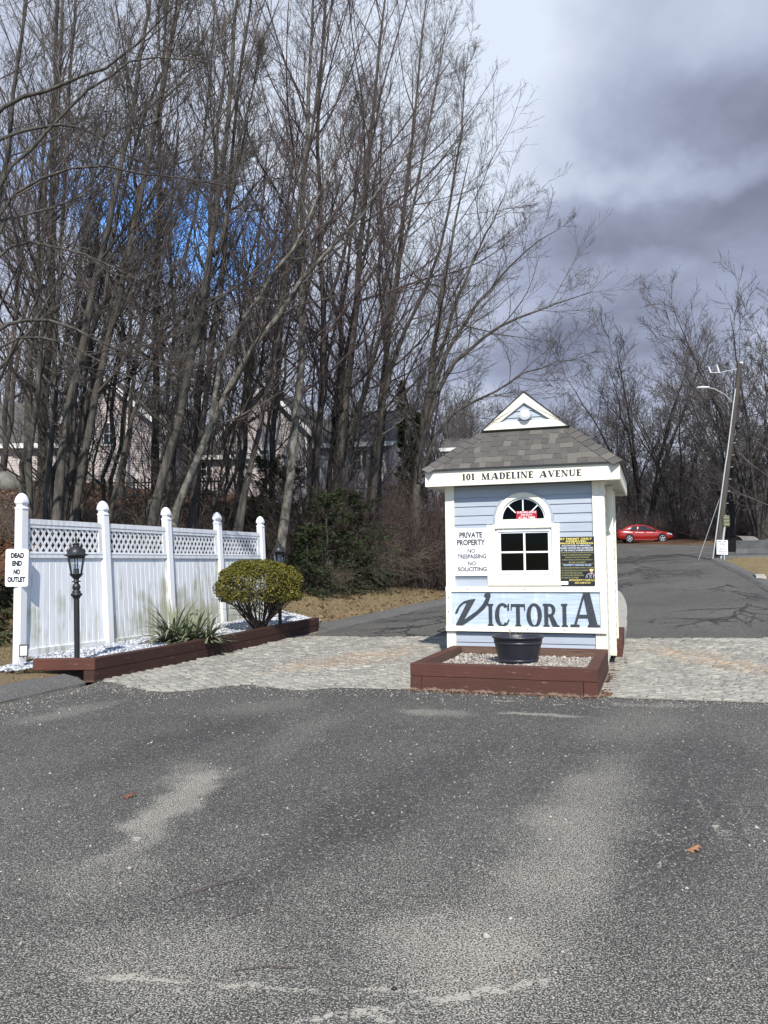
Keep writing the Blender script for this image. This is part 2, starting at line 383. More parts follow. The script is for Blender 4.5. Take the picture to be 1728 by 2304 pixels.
MAT['shutter'] = simple('dark_shutter', (.05, .055, .06), None, 5, .6)
def glass(name, tint=(.02, .024, .03), alpha=.35, ior=1.5):
    m, T = new_mat(name)
    g = T.n('ShaderNodeBsdfGlossy'); g.inputs['Roughness'].default_value = .03; g.inputs[0].default_value = (.9, .92, .95, 1)
    t = T.n('ShaderNodeBsdfTransparent'); t.inputs[0].default_value = (alpha, alpha*1.02, alpha*1.05, 1)
    fr = T.n('ShaderNodeFresnel'); fr.inputs[0].default_value = ior
    mx = T.n('ShaderNodeMixShader'); T.put(mx.inputs[0], fr.outputs[0]); T.put(mx.inputs[1], t.outputs[0]); T.put(mx.inputs[2], g.outputs[0])
    o = T.n('ShaderNodeOutputMaterial'); T.put(o.inputs[0], mx.outputs[0]); return m
MAT['glass'] = glass('dark_glass', alpha=.10, ior=1.22); MAT['clear'] = glass('clear_glass', alpha=.93)
MAT['carglass'] = simple('car_glass', (.015, .018, .021), (.03, .034, .038), 2, .04, bs=0, spec=.4)
def shingle_mat(name, c1, c2, c3):
    m, T = new_mat(name); pos = get_pos(T); rn = T.n('ShaderNodeObjectInfo').outputs['Random']
    c = T.mix(T.mr(rn, .15, .85), c1, c2); c = T.mix(T.math('GREATER_THAN', rn, .78), c, c3)
    gr = T.noise(pos, 230, 2, .7)
    c = T.mix(T.mr(gr, .42, .72, 0, .6), c, (.24, .225, .20))
    c = T.mix(T.mr(gr, .46, .30, 0, .6), c, (.035, .035, .035))
    return finish(m, T, c, .95, gr, .6, .004, spec=.1)
MAT['shingle'] = shingle_mat('asphalt_shingle', (.058, .054, .051), (.090, .083, .074), (.125, .114, .098))
MAT['drip'] = simple('dark_drip_edge', (.03, .031, .033), None, 5, .5)
def board_mat():
    m, T = new_mat('faded_blue_board'); tcn = T.n('ShaderNodeTexCoord').outputs['Object']
    g = T.noise(T.mapping(tcn, scale=(2.2, 1, 42)), 1.0, 7, .68)
    c = T.mix(T.mr(g, .34, .66), (.33, .42, .54), (.55, .62, .69))
    v_ = T.noise(T.mapping(tcn, scale=(9, 1, .7)), 1.0, 4, .6)
    c = T.mix(T.mr(v_, .55, .76, 0, .55), c, (.70, .74, .76))
    c = T.mix(T.mr(T.noise(T.mapping(tcn, scale=(7, 1, 50)), 1.0, 4, .6), .66, .72, 0, .6), c, (.16, .20, .24))
    return finish(m, T, c, .6, g, .2, .002)
MAT['board'] = board_mat()
def stone_mat():
    m, T = new_mat('worn_paving_stone'); pos = get_pos(T)
    rn = T.n('ShaderNodeTexVoronoi', feature='F1'); T.put(rn.inputs['Vector'], pos); rn.inputs['Scale'].default_value = 6
    nn = T.noise(T.mapping(pos, rot=(0, 0, .26), scale=(5, 22, 5)), 1.0, 6, .65)
    c = T.mix(T.mr(nn, .36, .62), (.15, .15, .14), (.42, .395, .325))
    isl_ = T.n('ShaderNodeNewGeometry').outputs['Random Per Island']
    c = T.mix(T.mr(isl_, .1, 1, 0, .55), c, (.13, .13, .125))
    c = T.mix(T.mr(T.noise(pos, 1.1, 4, .6), .42, .66, 0, .8), c, T.mix(T.mr(nn, .3, .7), (.215, .212, .20), (.41, .385, .325)))
    dv = T.vmath('SUBTRACT', T.noise(pos, 1.5, 4, .6, 0, 1), (.5, .5, .5))
    rust = T.math('ADD', lineseg(T, pos, -2.2, 11.4, 1.1, 15.3, .75, .9, dv), lineseg(T, pos, 4.6, 15.0, 5.6, 10.5, .7, .9, dv), clamp=True)
    rust = T.math('MULTIPLY', rust, T.mr(T.noise(T.mapping(pos, rot=(0, 0, .26), scale=(4, 14, 4)), 1.0, 5, .65), .42, .66))
    c = T.mix(T.math('MULTIPLY', rust, .68), c, (.36, .215, .10))
    c = T.mix(T.mr(T.noise(pos, 60, 3, .7), .62, .70, 0, .6), c, (.10, .10, .09))
    return finish(m, T, c, .9, T.noise(pos, 70, 5, .7), .7, .008, spec=.15)
MAT['stone'] = stone_mat()
MAT['grout'] = simple('sandy_joint', (.34, .315, .255), (.15, .145, .125), 22, .95, .7, 90, .008, lo=.4, hi=.62)
def rand_mat(name, cols, rough=.85, bs=.2):   # each loose piece takes a colour of its own
    m, T = new_mat(name)
    r = T.n('ShaderNodeNewGeometry').outputs['Random Per Island']
    cr = T.n('ShaderNodeValToRGB'); T.put(cr.inputs[0], r); cr.color_ramp.interpolation = 'LINEAR'
    e = cr.color_ramp.elements
    e[0].color = (*cols[0], 1); e[-1].color = (*cols[-1], 1)
    for i, cc_ in enumerate(cols[1:-1]): x = e.new((i+1)/(len(cols)-1)); x.color = (*cc_, 1)
    return finish(m, T, cr.outputs[0], rough, None, spec=.2)
MAT['pebble'] = rand_mat('mixed_pebbles', [(.16, .14, .12), (.42, .38, .33), (.24, .20, .17), (.52, .49, .45), (.30, .25, .20), (.12, .115, .11), (.45, .42, .38)])
MAT['chips'] = rand_mat('marble_chips', [(.42, .43, .46), (.66, .68, .71), (.14, .145, .16), (.55, .57, .60), (.25, .26, .28), (.72, .73, .75), (.10, .10, .11), (.48, .49, .52)])
MAT['litter'] = rand_mat('dead_leaves', [(.10, .05, .03), (.20, .105, .06), (.06, .035, .024), (.28, .17, .11), (.15, .075, .045), (.045, .028, .02), (.22, .12, .07)], .8)
MAT['blade'] = rand_mat('winter_grass', [(.28, .215, .12), (.22, .18, .09), (.36, .28, .17), (.27, .205, .115), (.14, .135, .05), (.30, .22, .13)], .9)
MAT['yucca'] = rand_mat('yucca_leaf', [(.055, .082, .045), (.11, .14, .08), (.07, .10, .055), (.18, .20, .12), (.035, .055, .032), (.08, .10, .06)], .5)
MAT['boxwood'] = rand_mat('boxwood_leaf', [(.12, .11, .02), (.065, .07, .016), (.20, .17, .026), (.09, .09, .02), (.04, .048, .014), (.25, .205, .03)], .55)
MAT['needle'] = rand_mat('evergreen_needle', [(.026, .036, .018), (.045, .060, .024), (.020, .028, .015), (.060, .078, .028), (.034, .046, .02)], .65)
MAT['ivy'] = rand_mat('ivy_leaf', [(.02, .035, .014), (.045, .06, .022), (.03, .045, .02), (.06, .07, .03), (.05, .035, .02)], .6)
MAT['oakleaf'] = simple('dry_leaf', (.30, .155, .085), (.22, .11, .06), 30, .7)
MAT['redleaf'] = simple('dry_red_leaf', (.17, .06, .04), (.12, .04, .03), 30, .7)
MAT['carred'] = simple('red_car_paint', (.30, .014, .010), (.27, .013, .009), 2, .25, 0, coat=.6, spec=.5)
MAT['tyre'] = simple('tyre_rubber', (.014, .014, .015), None, 10, .85)
MAT['rim'] = simple('alloy', (.62, .63, .65), (.5, .5, .52), 6, .3, metal=.6)
MAT['lens_red'] = simple('tail_lens', (.30, .01, .01), None, 5, .2)
MAT['lens'] = simple('head_lens', (.6, .62, .65), None, 5, .15)
MAT['pink'] = simple('pink_siding', (.50, .435, .41), (.42, .365, .345), 1.5, .75, .1)
MAT['housetrim'] = simple('house_trim', (.76, .74, .70), (.62, .6, .57), 3, .6)
MAT['houseroof'] = simple('house_roof', (.105, .095, .088), (.06, .056, .052), 5, .95, .4, 20, stretch=(1, 1, 4))
MAT['moss'] = simple('green_cabinet', (.13, .13, .075), (.07, .08, .04), 5, .6)
MAT['rock'] = simple('boulder', (.20, .19, .17), (.11, .105, .09), 3, .95, .8, 12, .05)

# ------------------------------------------------------------------ terrain
def pl(x, xs, ys): return np.interp(x, xs, ys)
RY = ([-50, 12, 14.5, 18, 23, 28, 38, 49, 58, 66, 74, 95, 200, 700], [0, 0, .08, .34, .78, 1.08, 1.6, 2.02, 2.5, 3.08, 3.35, 3.2, 0, -12])
LC0 = [(-60, -2), (-25, 1.0), (-8.5, 4.2), (-5.6, 7.2), (-4.55, 9.2), (-4.15, 11.2), (-1.5, 17.9), (1.9, 25), (5.2, 31.5), (9.2, 41), (13, 52), (15, 62), (15, 70), (15, 80), (40, 120)]
def xl0(y): return np.interp(y, [p[1] for p in LC0], [p[0] for p in LC0])
def T0(x, y):
    x = np.asarray(x, float); y = np.asarray(y, float)
    r = pl(y, *RY)
    s = x - .3*(y-2)
    g = pl(s, [-7, -4.4, 3.5], [.35, .38, 1.0]); f = np.clip((y-30)/25, 0, 1); g = g*(1-f)+f
    z = r*g
    q = (x+7.6)*-.82 + (y-16)*.573
    bank = pl(q, [0, 1, 3, 6, 10, 16, 23, 40, 120], [0, .30, 1.25, 2.2, 3.1, 4.2, 4.9, 5.0, 4.0])
    k = pl(x, [-6, -2, 4, 14], [1, .75, .55, .4])
    bank = bank*np.clip((xl0(y)+.3-x)/2.5, 0, 1)
    z = z + bank*k
    q2 = np.clip(-q, 0, 6); z = z + np.where(q < 0, .28*np.exp(-q2/1.2), .28)*np.clip((y-17)/5, 0, 1)*np.clip((xl0(y)+.3-x)/1.5, 0, 1)
    # far right bank behind the lot
    z = z + np.clip((x-20)/20, 0, 1)*np.clip((y-45)/10, 0, 1)*.8
    return z
LC = [(-60, -2), (-25, 1.0), (-8.5, 4.2), (-5.6, 7.2), (-4.55, 9.2), (-4.15, 11.2), (-1.5, 17.9), (1.9, 25), (5.2, 31.5), (9.2, 41), (13, 52), (15, 62), (15, 70)]
RC = [(60, 0), (26, 3), (13, 6), (9.3, 9.2), (8.5, 14), (11, 23.2), (12.45, 27.8), (15.45, 38), (17.5, 41.5)]
def xl(y): return np.interp(y, [p[1] for p in LC], [p[0] for p in LC])
def xr(y): return np.interp(y, [p[1] for p in RC]+[43, 57, 64, 70], [p[0] for p in RC]+[18, 21, 19, 15.2])
FARLOT = [(19, 64), (22, 60.5), (27, 56), (50, 48)]
def lot_hi(x): return np.interp(x, [15, 19, 22, 27, 50], [66, 64, 60.5, 56, 48])
def lot_lo(x): return np.interp(x, [17.5, 50], [41.5, 41.5])
def in_road(x, y, m=.25):
    a = (y < 70) & (x > xl(y)+m) & (x < xr(y)-m)
    b = (x > 16) & (x < 50) & (y > lot_lo(x)+m) & (y < lot_hi(x)-m)
    return a | b
xs = np.concatenate([np.linspace(-300, -60, 10)[:-1], np.arange(-60, -16, 2.), np.arange(-16, 20, .5), np.arange(20, 60, 1.5), np.linspace(60, 400, 12)])
ys = np.concatenate([np.linspace(-60, -12, 8)[:-1], np.arange(-12, 6, 1.), np.arange(6, 42, .5), np.arange(42, 90, 1.5), np.linspace(90, 600, 20)])
GX, GY = np.meshgrid(xs, ys, indexing='ij')
Z = T0(GX, GY); Z = Z - .07*in_road(GX, GY)
rs_ = np.random.RandomState(3)
rough_ = np.where(in_road(GX, GY, -.8), 0, 1)*(GY > 12)
Z = Z + rough_*(rs_.rand(*Z.shape)-.5)*.10
q_ = (GX+7.6)*-.82 + (GY-16)*.573
zone = np.clip((q_+.2)/1.6, 0, 1)
zone = np.maximum(zone, np.clip((GX-15)/6, 0, 1)*np.clip((GY-40)/4, 0, 1)*.55); zone = np.maximum(zone, np.clip((GY-70)/6, 0, 1))
nx, ny = GX.shape
idx = np.arange(nx*ny).reshape(nx, ny)
F = np.stack([idx[:-1, :-1], idx[1:, :-1], idx[1:, 1:], idx[:-1, 1:]], -1).reshape(-1, 4)
g = link('ground', np_mesh('ground', np.stack([GX, GY, Z], -1).reshape(-1, 3), F, MAT['ground'], True, zone.ravel())); tag(g, kind='structure')
def gz(x, y): return float(T0(x, y))

def sheet(name, y0, y1, fl, fr, nrow, ncol, dz, mat):
    Y = np.linspace(y0, y1, nrow); V = []
    for y in Y:
        X = np.linspace(fl(y), fr(y), ncol); V.append(np.stack([X, np.full(ncol, y), T0(X, y)+dz], -1))
    V = np.array(V).reshape(-1, 3); i = np.arange(nrow*ncol).reshape(nrow, ncol)
    F = np.stack([i[:-1, :-1], i[:-1, 1:], i[1:, 1:], i[1:, :-1]], -1).reshape(-1, 4)
    return link(name, np_mesh(name, V, F, mat, True))
tag(sheet('asphalt_road', -18, 69.5, xl, xr, 240, 50, 0, MAT['asphalt']), kind='structure')
# lot to the right of the pole
Xs = np.linspace(15.5, 50, 60); V = []
for x in Xs:
    Y = np.linspace(lot_lo(max(x, 17.5)), lot_hi(x), 24); V.append(np.stack([np.full(24, x), Y, T0(x, Y)+.006], -1))
V = np.array(V).reshape(-1, 3); i = np.arange(60*24).reshape(60, 24)
F = np.stack([i[:-1, :-1], i[1:, :-1], i[1:, 1:], i[:-1, 1:]], -1).reshape(-1, 4)
tag(link('parking_lot', np_mesh('parking_lot', V, F, MAT['asphalt'], True)), kind='structure')

def smooth_line(pts, step=.5):
    P = np.array(pts, float); d = np.r_[0, np.cumsum(np.hypot(*np.diff(P, axis=0).T))]
    n = max(2, int(d[-1]/step)); t = np.linspace(0, d[-1], n)
    X = np.interp(t, d, P[:, 0]); Y = np.interp(t, d, P[:, 1])
    for _ in range(2):
        X[1:-1] = (X[:-2]+2*X[1:-1]+X[2:])/4; Y[1:-1] = (Y[:-2]+2*Y[1:-1]+Y[2:])/4
    return X, Y
def profile_strip(name, pts, prof, mat, jit=0, seed=1, step=.4, cap=True):   # prof [(offset to the left normal, height)]
    X, Y = smooth_line(pts, step); tx = np.gradient(X); ty = np.gradient(Y); l = np.hypot(tx, ty); nx_, ny_ = -ty/l, tx/l
    r_ = np.random.RandomState(seed); V = []
    zb = T0(X, Y)
    for o, h in prof:
        j = r_.randn(len(X))*jit
        V.append(np.stack([X+nx_*(o+j), Y+ny_*(o+j), zb+h+r_.randn(len(X))*jit*.4*(h > 0)], -1))
    V = np.stack(V, 1); n, k = V.shape[:2]; i = np.arange(n*k).reshape(n, k)
    F = np.stack([i[:-1, :-1], i[:-1, 1:], i[1:, 1:], i[1:, :-1]], -1).reshape(-1, 4)
    me = bpy.data.meshes.new(name); me.from_pydata(V.reshape(-1, 3).tolist(), [], F.tolist()+([tuple(int(a) for a in i[0]), tuple(int(a) for a in i[-1][::-1])] if cap else []))
    me.polygons.foreach_set('use_smooth', [False]*len(me.polygons)); me.materials.append(mat); me.update()
    return link(name, me)
PB = [(-.34, -.1), (-.30, .02), (-.20, .085), (-.02, .12), (.18, .10), (.30, .02), (.34, -.1)]
o = profile_strip('kerb', [(-60, -2), (-25, 1.0), (-8.8, 4.3), (-6.0, 7.3), (-4.95, 9.3), (-4.42, 11.15)], [(a*1.15, b*1.05) for a, b in PB], MAT['berm'], .012); tag(o, kind='structure', label='black asphalt berm curving away left of the timber bed')
o = profile_strip('kerb', [(-1.45, 18.0), (.1, 21.2), (1.8, 25), (5.0, 31.5), (9, 41), (13, 52), (15, 62), (15, 69)], [(a*1.1+.12, b) for a, b in PB], MAT['berm'], .012, 2); tag(o, kind='structure')
o = profile_strip('kerb', [(60, 0), (26, 3), (13, 6), (9.4, 9.2), (8.6, 14), (11.1, 23.2), (12.55, 27.8), (15.6, 38), (17.6, 41.2), (24, 41.4), (50, 41.3)], [(a, b*.9) for a, b in PB], MAT['berm'], .015, 3); tag(o, kind='structure')
mb = MB(); p = at(1697, 1300, 25.6)
kx, ky = 12.05, 26.0
for k in range(6):
    an = k*math.pi/5
mb.prism([(-.62, 0), (.62, 0), (.5, .15), (.2, .21), (-.2, .21), (-.5, .15)], -.14, .14)
o = mb.build('kerb_stone', MAT['concrete'], loc=(kx, ky, gz(kx, ky)-.03), rot=(0, 0, R(72))); tag(o, 'pale broken concrete kerb piece lying on the right road edge', 'kerb stone')

# ------------------------------------------------------------------ paving stones
NEAR = ([-4.1, -3.6, -3.15, -2.8, -2.47, -2.1, -1.82, -1.45, -1.14, -.9, -.65, .31, 2.56, 4.26, 9.5], [11.55, 11.0, 10.5, 10.25, 10.36, 10.75, 10.85, 10.55, 10.3, 10.36, 10.5, 10.3, 9.56, 9.1, 7.7])
FAR = ([-3, -1.35, 1.22, 4.59, 7.17, 11], [17.2, 16.85, 16.4, 15.5, 15.2, 14.5])
def ynear(x): return np.interp(x, *NEAR)
def yfar(x): return np.interp(x, *FAR)
PSI = .3219; PSTONE = .25
Ux, Uy = math.cos(PSTONE), -math.sin(PSTONE)
Xs = np.linspace(-4.0, 9.0, 120); V = []
for x in Xs:
    Y = np.linspace(ynear(x), yfar(x), 40)
    # left edge follows the timber bed
    V.append(np.stack([np.full(40, x), Y, T0(x, Y)+.006], -1))
V = np.array(V); i = np.arange(120*40).reshape(120, 40)
ok = V[:, :, 0] > xl(V[:, :, 1])-.05
F = np.stack([i[:-1, :-1], i[1:, :-1], i[1:, 1:], i[:-1, 1:]], -1).reshape(-1, 4)
okf = ok.ravel()[F].all(1) & (V.reshape(-1, 3)[F][:, :, 0] < xr(V.reshape(-1, 3)[F][:, :, 1])).all(1)
pav = link('cobble_paving', np_mesh('cobble_paving', V.reshape(-1, 3), F[okf], MAT['grout'], True)); tag(pav, kind='structure')
# the planter and kiosk footprint in world XY
KX, KY, KW = 3.225, 11.7984, 2.3853
HW = KW/2
U2 = Vector((math.cos(PSI), -math.sin(PSI), 0)); V2 = Vector((math.sin(PSI), math.cos(PSI), 0))
KC = Vector((KX, KY, 0)) - U2*HW
def k2w(x, y, z=0): return KC + U2*x + V2*y + Vector((0, 0, z))
def w2k(X, Y):
    dx, dy = X-KC.x, Y-KC.y; return dx*U2.x+dy*U2.y, dx*V2.x+dy*V2.y
def stone_mesh(seed):
    r = random.Random(seed); hx, hy, h = .098, .046, .027
    vs = [(-hx, -hy, -.02), (hx, -hy, -.02), (hx, hy, -.02), (-hx, hy, -.02)]
    vs += [(x*(1-.02*r.random()), y*(1-.05*r.random()), h*.45*r.uniform(.6, 1.1)) for x, y, _ in vs[:4]]
    vs += [(x*.80, y*.62, h*r.uniform(.7, 1.15)) for x, y, _ in vs[:4]]
    fs = [(0, 1, 5, 4), (1, 2, 6, 5), (2, 3, 7, 6), (3, 0, 4, 7), (4, 5, 9, 8), (5, 6, 10, 9), (6, 7, 11, 10), (7, 4, 8, 11), (8, 9, 10, 11)]
    m = MB(); m.add(vs, fs, False); return m
SP = [stone_mesh(s) for s in range(10)]
SPM = [m.mesh('paving_stone', MAT['stone']) for m in SP]
cand = []
row = 0
for j in range(-40, 130):
    v = j*.104
    off = (j % 2)*.1+rnd.uniform(-.02, .02)
    for i_ in range(-40, 90):
        u = i_*.205+off
        X = .0+Ux*u - Uy*v; Y = 10.0+Uy*u + Ux*v
        if not (ynear(X)+.05 < Y < yfar(X)-.05): continue
        if X < xl(Y)+.1 or X > xr(Y)-.1 or X > 8.6: continue
        a, b = w2k(X, Y)
        if -1.15 < a < 1.25 and -2.4 < b < 3.6: continue
        if rnd.random() < .04: continue
        cand.append((math.hypot(X, Y), X, Y))
cand.sort()
Vs, Fs = [], []; cnt = 0; nb = 0
for k, (d, X, Y) in enumerate(cand):
    px = X/Y*FPX+864
    s = rnd.randrange(10); rz = -PSTONE+rnd.uniform(-.04, .04); zz = gz(X, Y)+rnd.uniform(-.005, .006); tl = (rnd.uniform(-.03, .03), rnd.uniform(-.03, .03), rz)
    sx, sy = rnd.uniform(.86, 1.06), rnd.uniform(.82, 1.08)
    if cnt < 300 and px < 1760:
        link('paving_stone', SPM[s], pav, (X, Y, zz), tl, (sx, sy, 1)); cnt += 1
    else:
        Mx = Matrix.Translation((X, Y, zz)) @ Euler(tl).to_matrix().to_4x4() @ Matrix.Diagonal((sx, sy, 1, 1))
        A = np.array(SP[s].v); A = np.c_[A, np.ones(len(A))] @ np.array(Mx).T
        Vs.append(A[:, :3]); Fs.append(np.array(SP[s].f)+nb); nb += len(A)
o = link('paving_stones', np_mesh('paving_stones', np.concatenate(Vs), np.concatenate(Fs), MAT['stone']), pav); tag(o, kind='stuff')

# loose scatter helper -------------------------------------------------------
def scatter_mesh(name, P, S, mat, seed=0, kind='chip', flat=1.0):
    r = np.random.RandomState(seed); n = len(P)
    base = np.array([(1, 0, 0), (-1, 0, 0), (0, 1, 0), (0, -1, 0), (0, 0, 1), (0, 0, -1)], float)
    fc = np.array([(4, 0, 2), (4, 2, 1), (4, 1, 3), (4, 3, 0), (5, 2, 0), (5, 1, 2), (5, 3, 1), (5, 0, 3)])
    B = base[None]*(r.rand(n, 6, 1)*.7+.65)+r.randn(n, 6, 3)*.12
    a = r.rand(n)*6.28; c, s = np.cos(a), np.sin(a)
    X = B[:, :, 0]*c[:, None]-B[:, :, 1]*s[:, None]; Y = B[:, :, 0]*s[:, None]+B[:, :, 1]*c[:, None]
    V = np.stack([X, Y, B[:, :, 2]*flat], -1)*S[:, None, None]+P[:, None, :]
    F = fc[None]+np.arange(n)[:, None, None]*6
    return np_mesh(name, V.reshape(-1, 3), F.reshape(-1, 3), mat)
def leaf_mesh(name, P, S, mat, seed=0, up_=.5, long_=1.6):
    r = np.random.RandomState(seed); n = len(P)
    a = r.randn(n, 3); a[:, 2] *= up_; a /= np.linalg.norm(a, axis=1)[:, None]
    b = r.randn(n, 3); b[:, 2] *= up_; b -= (b*a).sum(1)[:, None]*a; b /= np.linalg.norm(b, axis=1)[:, None]+1e-6
    S = S[:, None]
    n3 = np.cross(a, b)
    V = np.stack([P-a*S*long_/2, P+b*S*.42+n3*S*.1, P+a*S*long_/2, P-b*S*.42+n3*S*.1], 1)
    F = np.arange(n*4).reshape(n, 4)
    F = np.concatenate([F[:, [0, 1, 2]], F[:, [0, 2, 3]]])
    return np_mesh(name, V.reshape(-1, 3), F, mat)

# ------------------------------------------------------------------ lettering
def text_verts(body, bold=0.0, font_w=1.0):
    cu = bpy.data.curves.new('t', 'FONT'); cu.body = body; cu.size = 1; cu.offset = bold; cu.resolution_u = 3; cu.align_x = 'LEFT'
    ob = bpy.data.objects.new('t', cu); col.objects.link(ob); bpy.context.view_layer.update()
    dg = bpy.context.evaluated_depsgraph_get(); me = bpy.data.meshes.new_from_object(ob.evaluated_get(dg))
    V = [tuple(v.co) for v in me.vertices]; Fc = [tuple(p.vertices) for p in me.polygons]
    bpy.data.objects.remove(ob); bpy.data.meshes.remove(me); bpy.data.curves.remove(cu)
    return V, Fc
def text_line(mb, body, x0, x1, z0, z1, y, bold=.0, shear=0):   # fills the given box, facing -y
    V, Fc = text_verts(body, bold)
    a = min(v[0] for v in V); b = max(v[0] for v in V); cap = [v[1] for v in V]; c = 0 if '-' not in body and '.' not in body else min(cap); c = min(cap); d = max(cap)
    vs = [(x0+(v[0]-a)/(b-a)*(x1-x0)+shear*(v[1]-c), y, z0+(v[1]-c)/(d-c)*(z1-z0)) for v in V]
    mb.add(vs, Fc)
def ell(cx, cz, rx, rz, a0, a1, n):
    return [(cx+rx*math.cos(R(a0+(a1-a0)*i/n)), cz+rz*math.sin(R(a0+(a1-a0)*i/n))) for i in range(n+1)]
def ring(cx, cz, rx, rz, wx, wz, a0, a1, n=14):      # strip between two ellipses -> quads
    o = ell(cx, cz, rx, rz, a0, a1, n); i = ell(cx, cz, rx-wx, rz-wz, a0, a1, n)
    return [[o[k], o[k+1], i[k+1], i[k]] for k in range(n)]
def serif(ch, heavy=.22):     # unit glyphs: x 0..w, z 0..1 ; returns polys, width
    h = heavy; t = .075; s = .06
    def st(x, w_=h): return [[(x-w_/2, 0), (x+w_/2, 0), (x+w_/2, 1), (x-w_/2, 1)], sf(x-w_/2-s, x+w_/2+s, 0), sf(x-w_/2-s, x+w_/2+s, 1)]
    def sf(a, b, z): return [(a, z), (b, z), (b-.02, z+(t if z == 0 else -t)), (a+.02, z+(t if z == 0 else -t))]
    def dg(xa, za, xb, zb, w_): return [(xa-w_/2, za), (xa+w_/2, za), (xb+w_/2, zb), (xb-w_/2, zb)]
    P = []
    if ch in 'I1':
        P = st(.17); w_ = .34
        if ch == '1': P = [[(.10, 0), (.10+h, 0), (.10+h, 1), (.10, 1)], sf(.02, .20+h, 0), [(.0, .80), (.12, .86), (.12, 1), (.08, .93)]]; w_ = .40
    elif ch in 'O0': P = ring(.34 if ch == 'O' else .27, .5, .34 if ch == 'O' else .27, .51, h*.95, .085, 0, 360, 26); w_ = .68 if ch == 'O' else .54
    elif ch == 'C': P = ring(.34, .5, .34, .51, h*.95, .085, 48, 312, 22) + [[(.56, .70), (.64, .70), (.64, 1), (.58, .96)], [(.50, .12), (.56, .08), (.66, .30), (.60, .30)]]; w_ = .66
    elif ch == 'T': P = st(.32)[:2] + [[(0, 1), (.64, 1), (.64, .90), (0, .90)], [(0, .905), (.05, .905), (.03, .72), (-.01, .72)], [(.59, .905), (.64, .905), (.65, .72), (.61, .72)]]; w_ = .64
    elif ch == 'L': P = st(.16) + [[(.2, 0), (.52, 0), (.52, .085), (.2, .085)], [(.47, .08), (.52, .08), (.54, .28), (.50, .28)]]; w_ = .54
    elif ch == 'E': P = st(.16) + [[(.2, 0), (.54, 0), (.54, .085), (.2, .085)], [(.49, .08), (.54, .08), (.56, .28), (.52, .28)], [(.2, .915), (.52, .915), (.52, 1), (.2, 1)], [(.48, .72), (.52, .72), (.52, .92), (.47, .92)], [(.2, .47), (.40, .47), (.40, .55), (.2, .55)], [(.37, .40), (.41, .40), (.41, .62), (.37, .62)]]; w_ = .56
    elif ch == 'D': P = st(.16)[:1] + [sf(0, .3, 0), sf(0, .3, 1)] + [[(.2, 0), (.34, 0), (.34, .08), (.2, .08)], [(.2, .92), (.34, .92), (.34, 1), (.2, 1)]] + ring(.33, .5, .35, .5, h*.95, .08, -90, 90, 14); w_ = .68
    elif ch == 'R': P = st(.17) + ring(.33, .735, .25, .265, h*.85, .08, -90, 90, 12) + [[(.2, .92), (.34, .92), (.34, 1), (.2, 1)], [(.2, .47), (.34, .47), (.34, .55), (.2, .55)], [(.28, .50), (.46, .50), (.68, .07), (.46, 0)], [(.46, 0), (.75, 0), (.75, .07), (.5, .07)]]; w_ = .75
    elif ch == 'N': P = [dg(.12, 0, .12, 1, .07), dg(.17, .98, .62, 0, h*.9), dg(.66, 0, .66, 1, .07), sf(.0, .26, 0), sf(-.02, .20, 1), sf(.54, .80, 1)]; w_ = .80
    elif ch == 'M': P = [dg(.11, 0, .14, 1, .07), dg(.17, .98, .45, 0, h*.85), dg(.45, 0, .74, .98, .08), dg(.80, 0, .78, 1, h*.9), sf(.0, .24, 0), sf(.62, .98, 0), sf(.02, .22, 1), sf(.72, .94, 1)]; w_ = .98
    elif ch == 'V': P = [dg(.13, 1, .40, 0, h*.9), dg(.66, 1, .40, .02, .08), sf(-.02, .30, 1), sf(.55, .78, 1)]; w_ = .76
    elif ch == 'U': P = [dg(.15, .3, .15, 1, h*.9), dg(.60, .3, .60, 1, .07), sf(.0, .32, 1), sf(.48, .73, 1)] + ring(.345, .31, .29, .32, .14, .10, 180, 360, 12); w_ = .74
    elif ch == 'A': P = [[(.66-.24, 1.0), (.66-.02, 1.0), (.88, .03), (.62, .03)], [(.40, .90), (.50, 1), (.19, .03), (.10, .03)], [(.22, .27), (.62, .27), (.60, .36), (.24, .36)], sf(-.01, .30, 0), sf(.55, .95, 0)]; w_ = .94
    else: w_ = .35
    return P, w_
def put_glyph(mb, P, w_, x0, x1, z0, z1, yf, yb):
    for k, p in enumerate(P):
        mb.prism([(x0+x/w_*(x1-x0), z0+z*(z1-z0)) for x, z in p], yf-.0004*(k % 7), yb)

# ------------------------------------------------------------------ guard kiosk
OV = .2552; EB, ET, DEP = 2.771, 3.016, 2.6
kiosk = empty('guard_kiosk', KC, -PSI)
tag(kiosk, 'small blue clapboard gatehouse with cream trim and grey shingled roof', 'gatehouse')
wall = MB()
wz0, wz1 = .12, 2.80
def wbox(x0, x1, y0, y1, z0, z1): wall.box(x0, x1, y0, y1, z0, z1)
for (x0, x1, z0, z1) in [(-1.16, -.33, wz0, wz1), (.38, 1.16, wz0, wz1), (-.33, .38, wz0, 1.47), (-.33, .38, 2.04, 2.235), (-.33, .38, 2.61, wz1)]:
    wbox(x0, x1, .03, .09, z0, z1)
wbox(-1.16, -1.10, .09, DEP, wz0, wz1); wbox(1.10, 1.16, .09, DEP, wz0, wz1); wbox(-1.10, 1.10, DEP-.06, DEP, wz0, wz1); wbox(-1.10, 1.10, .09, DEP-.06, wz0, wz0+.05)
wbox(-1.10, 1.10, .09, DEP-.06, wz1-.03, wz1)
wo = wall.build('wall', MAT['dark'], kiosk)
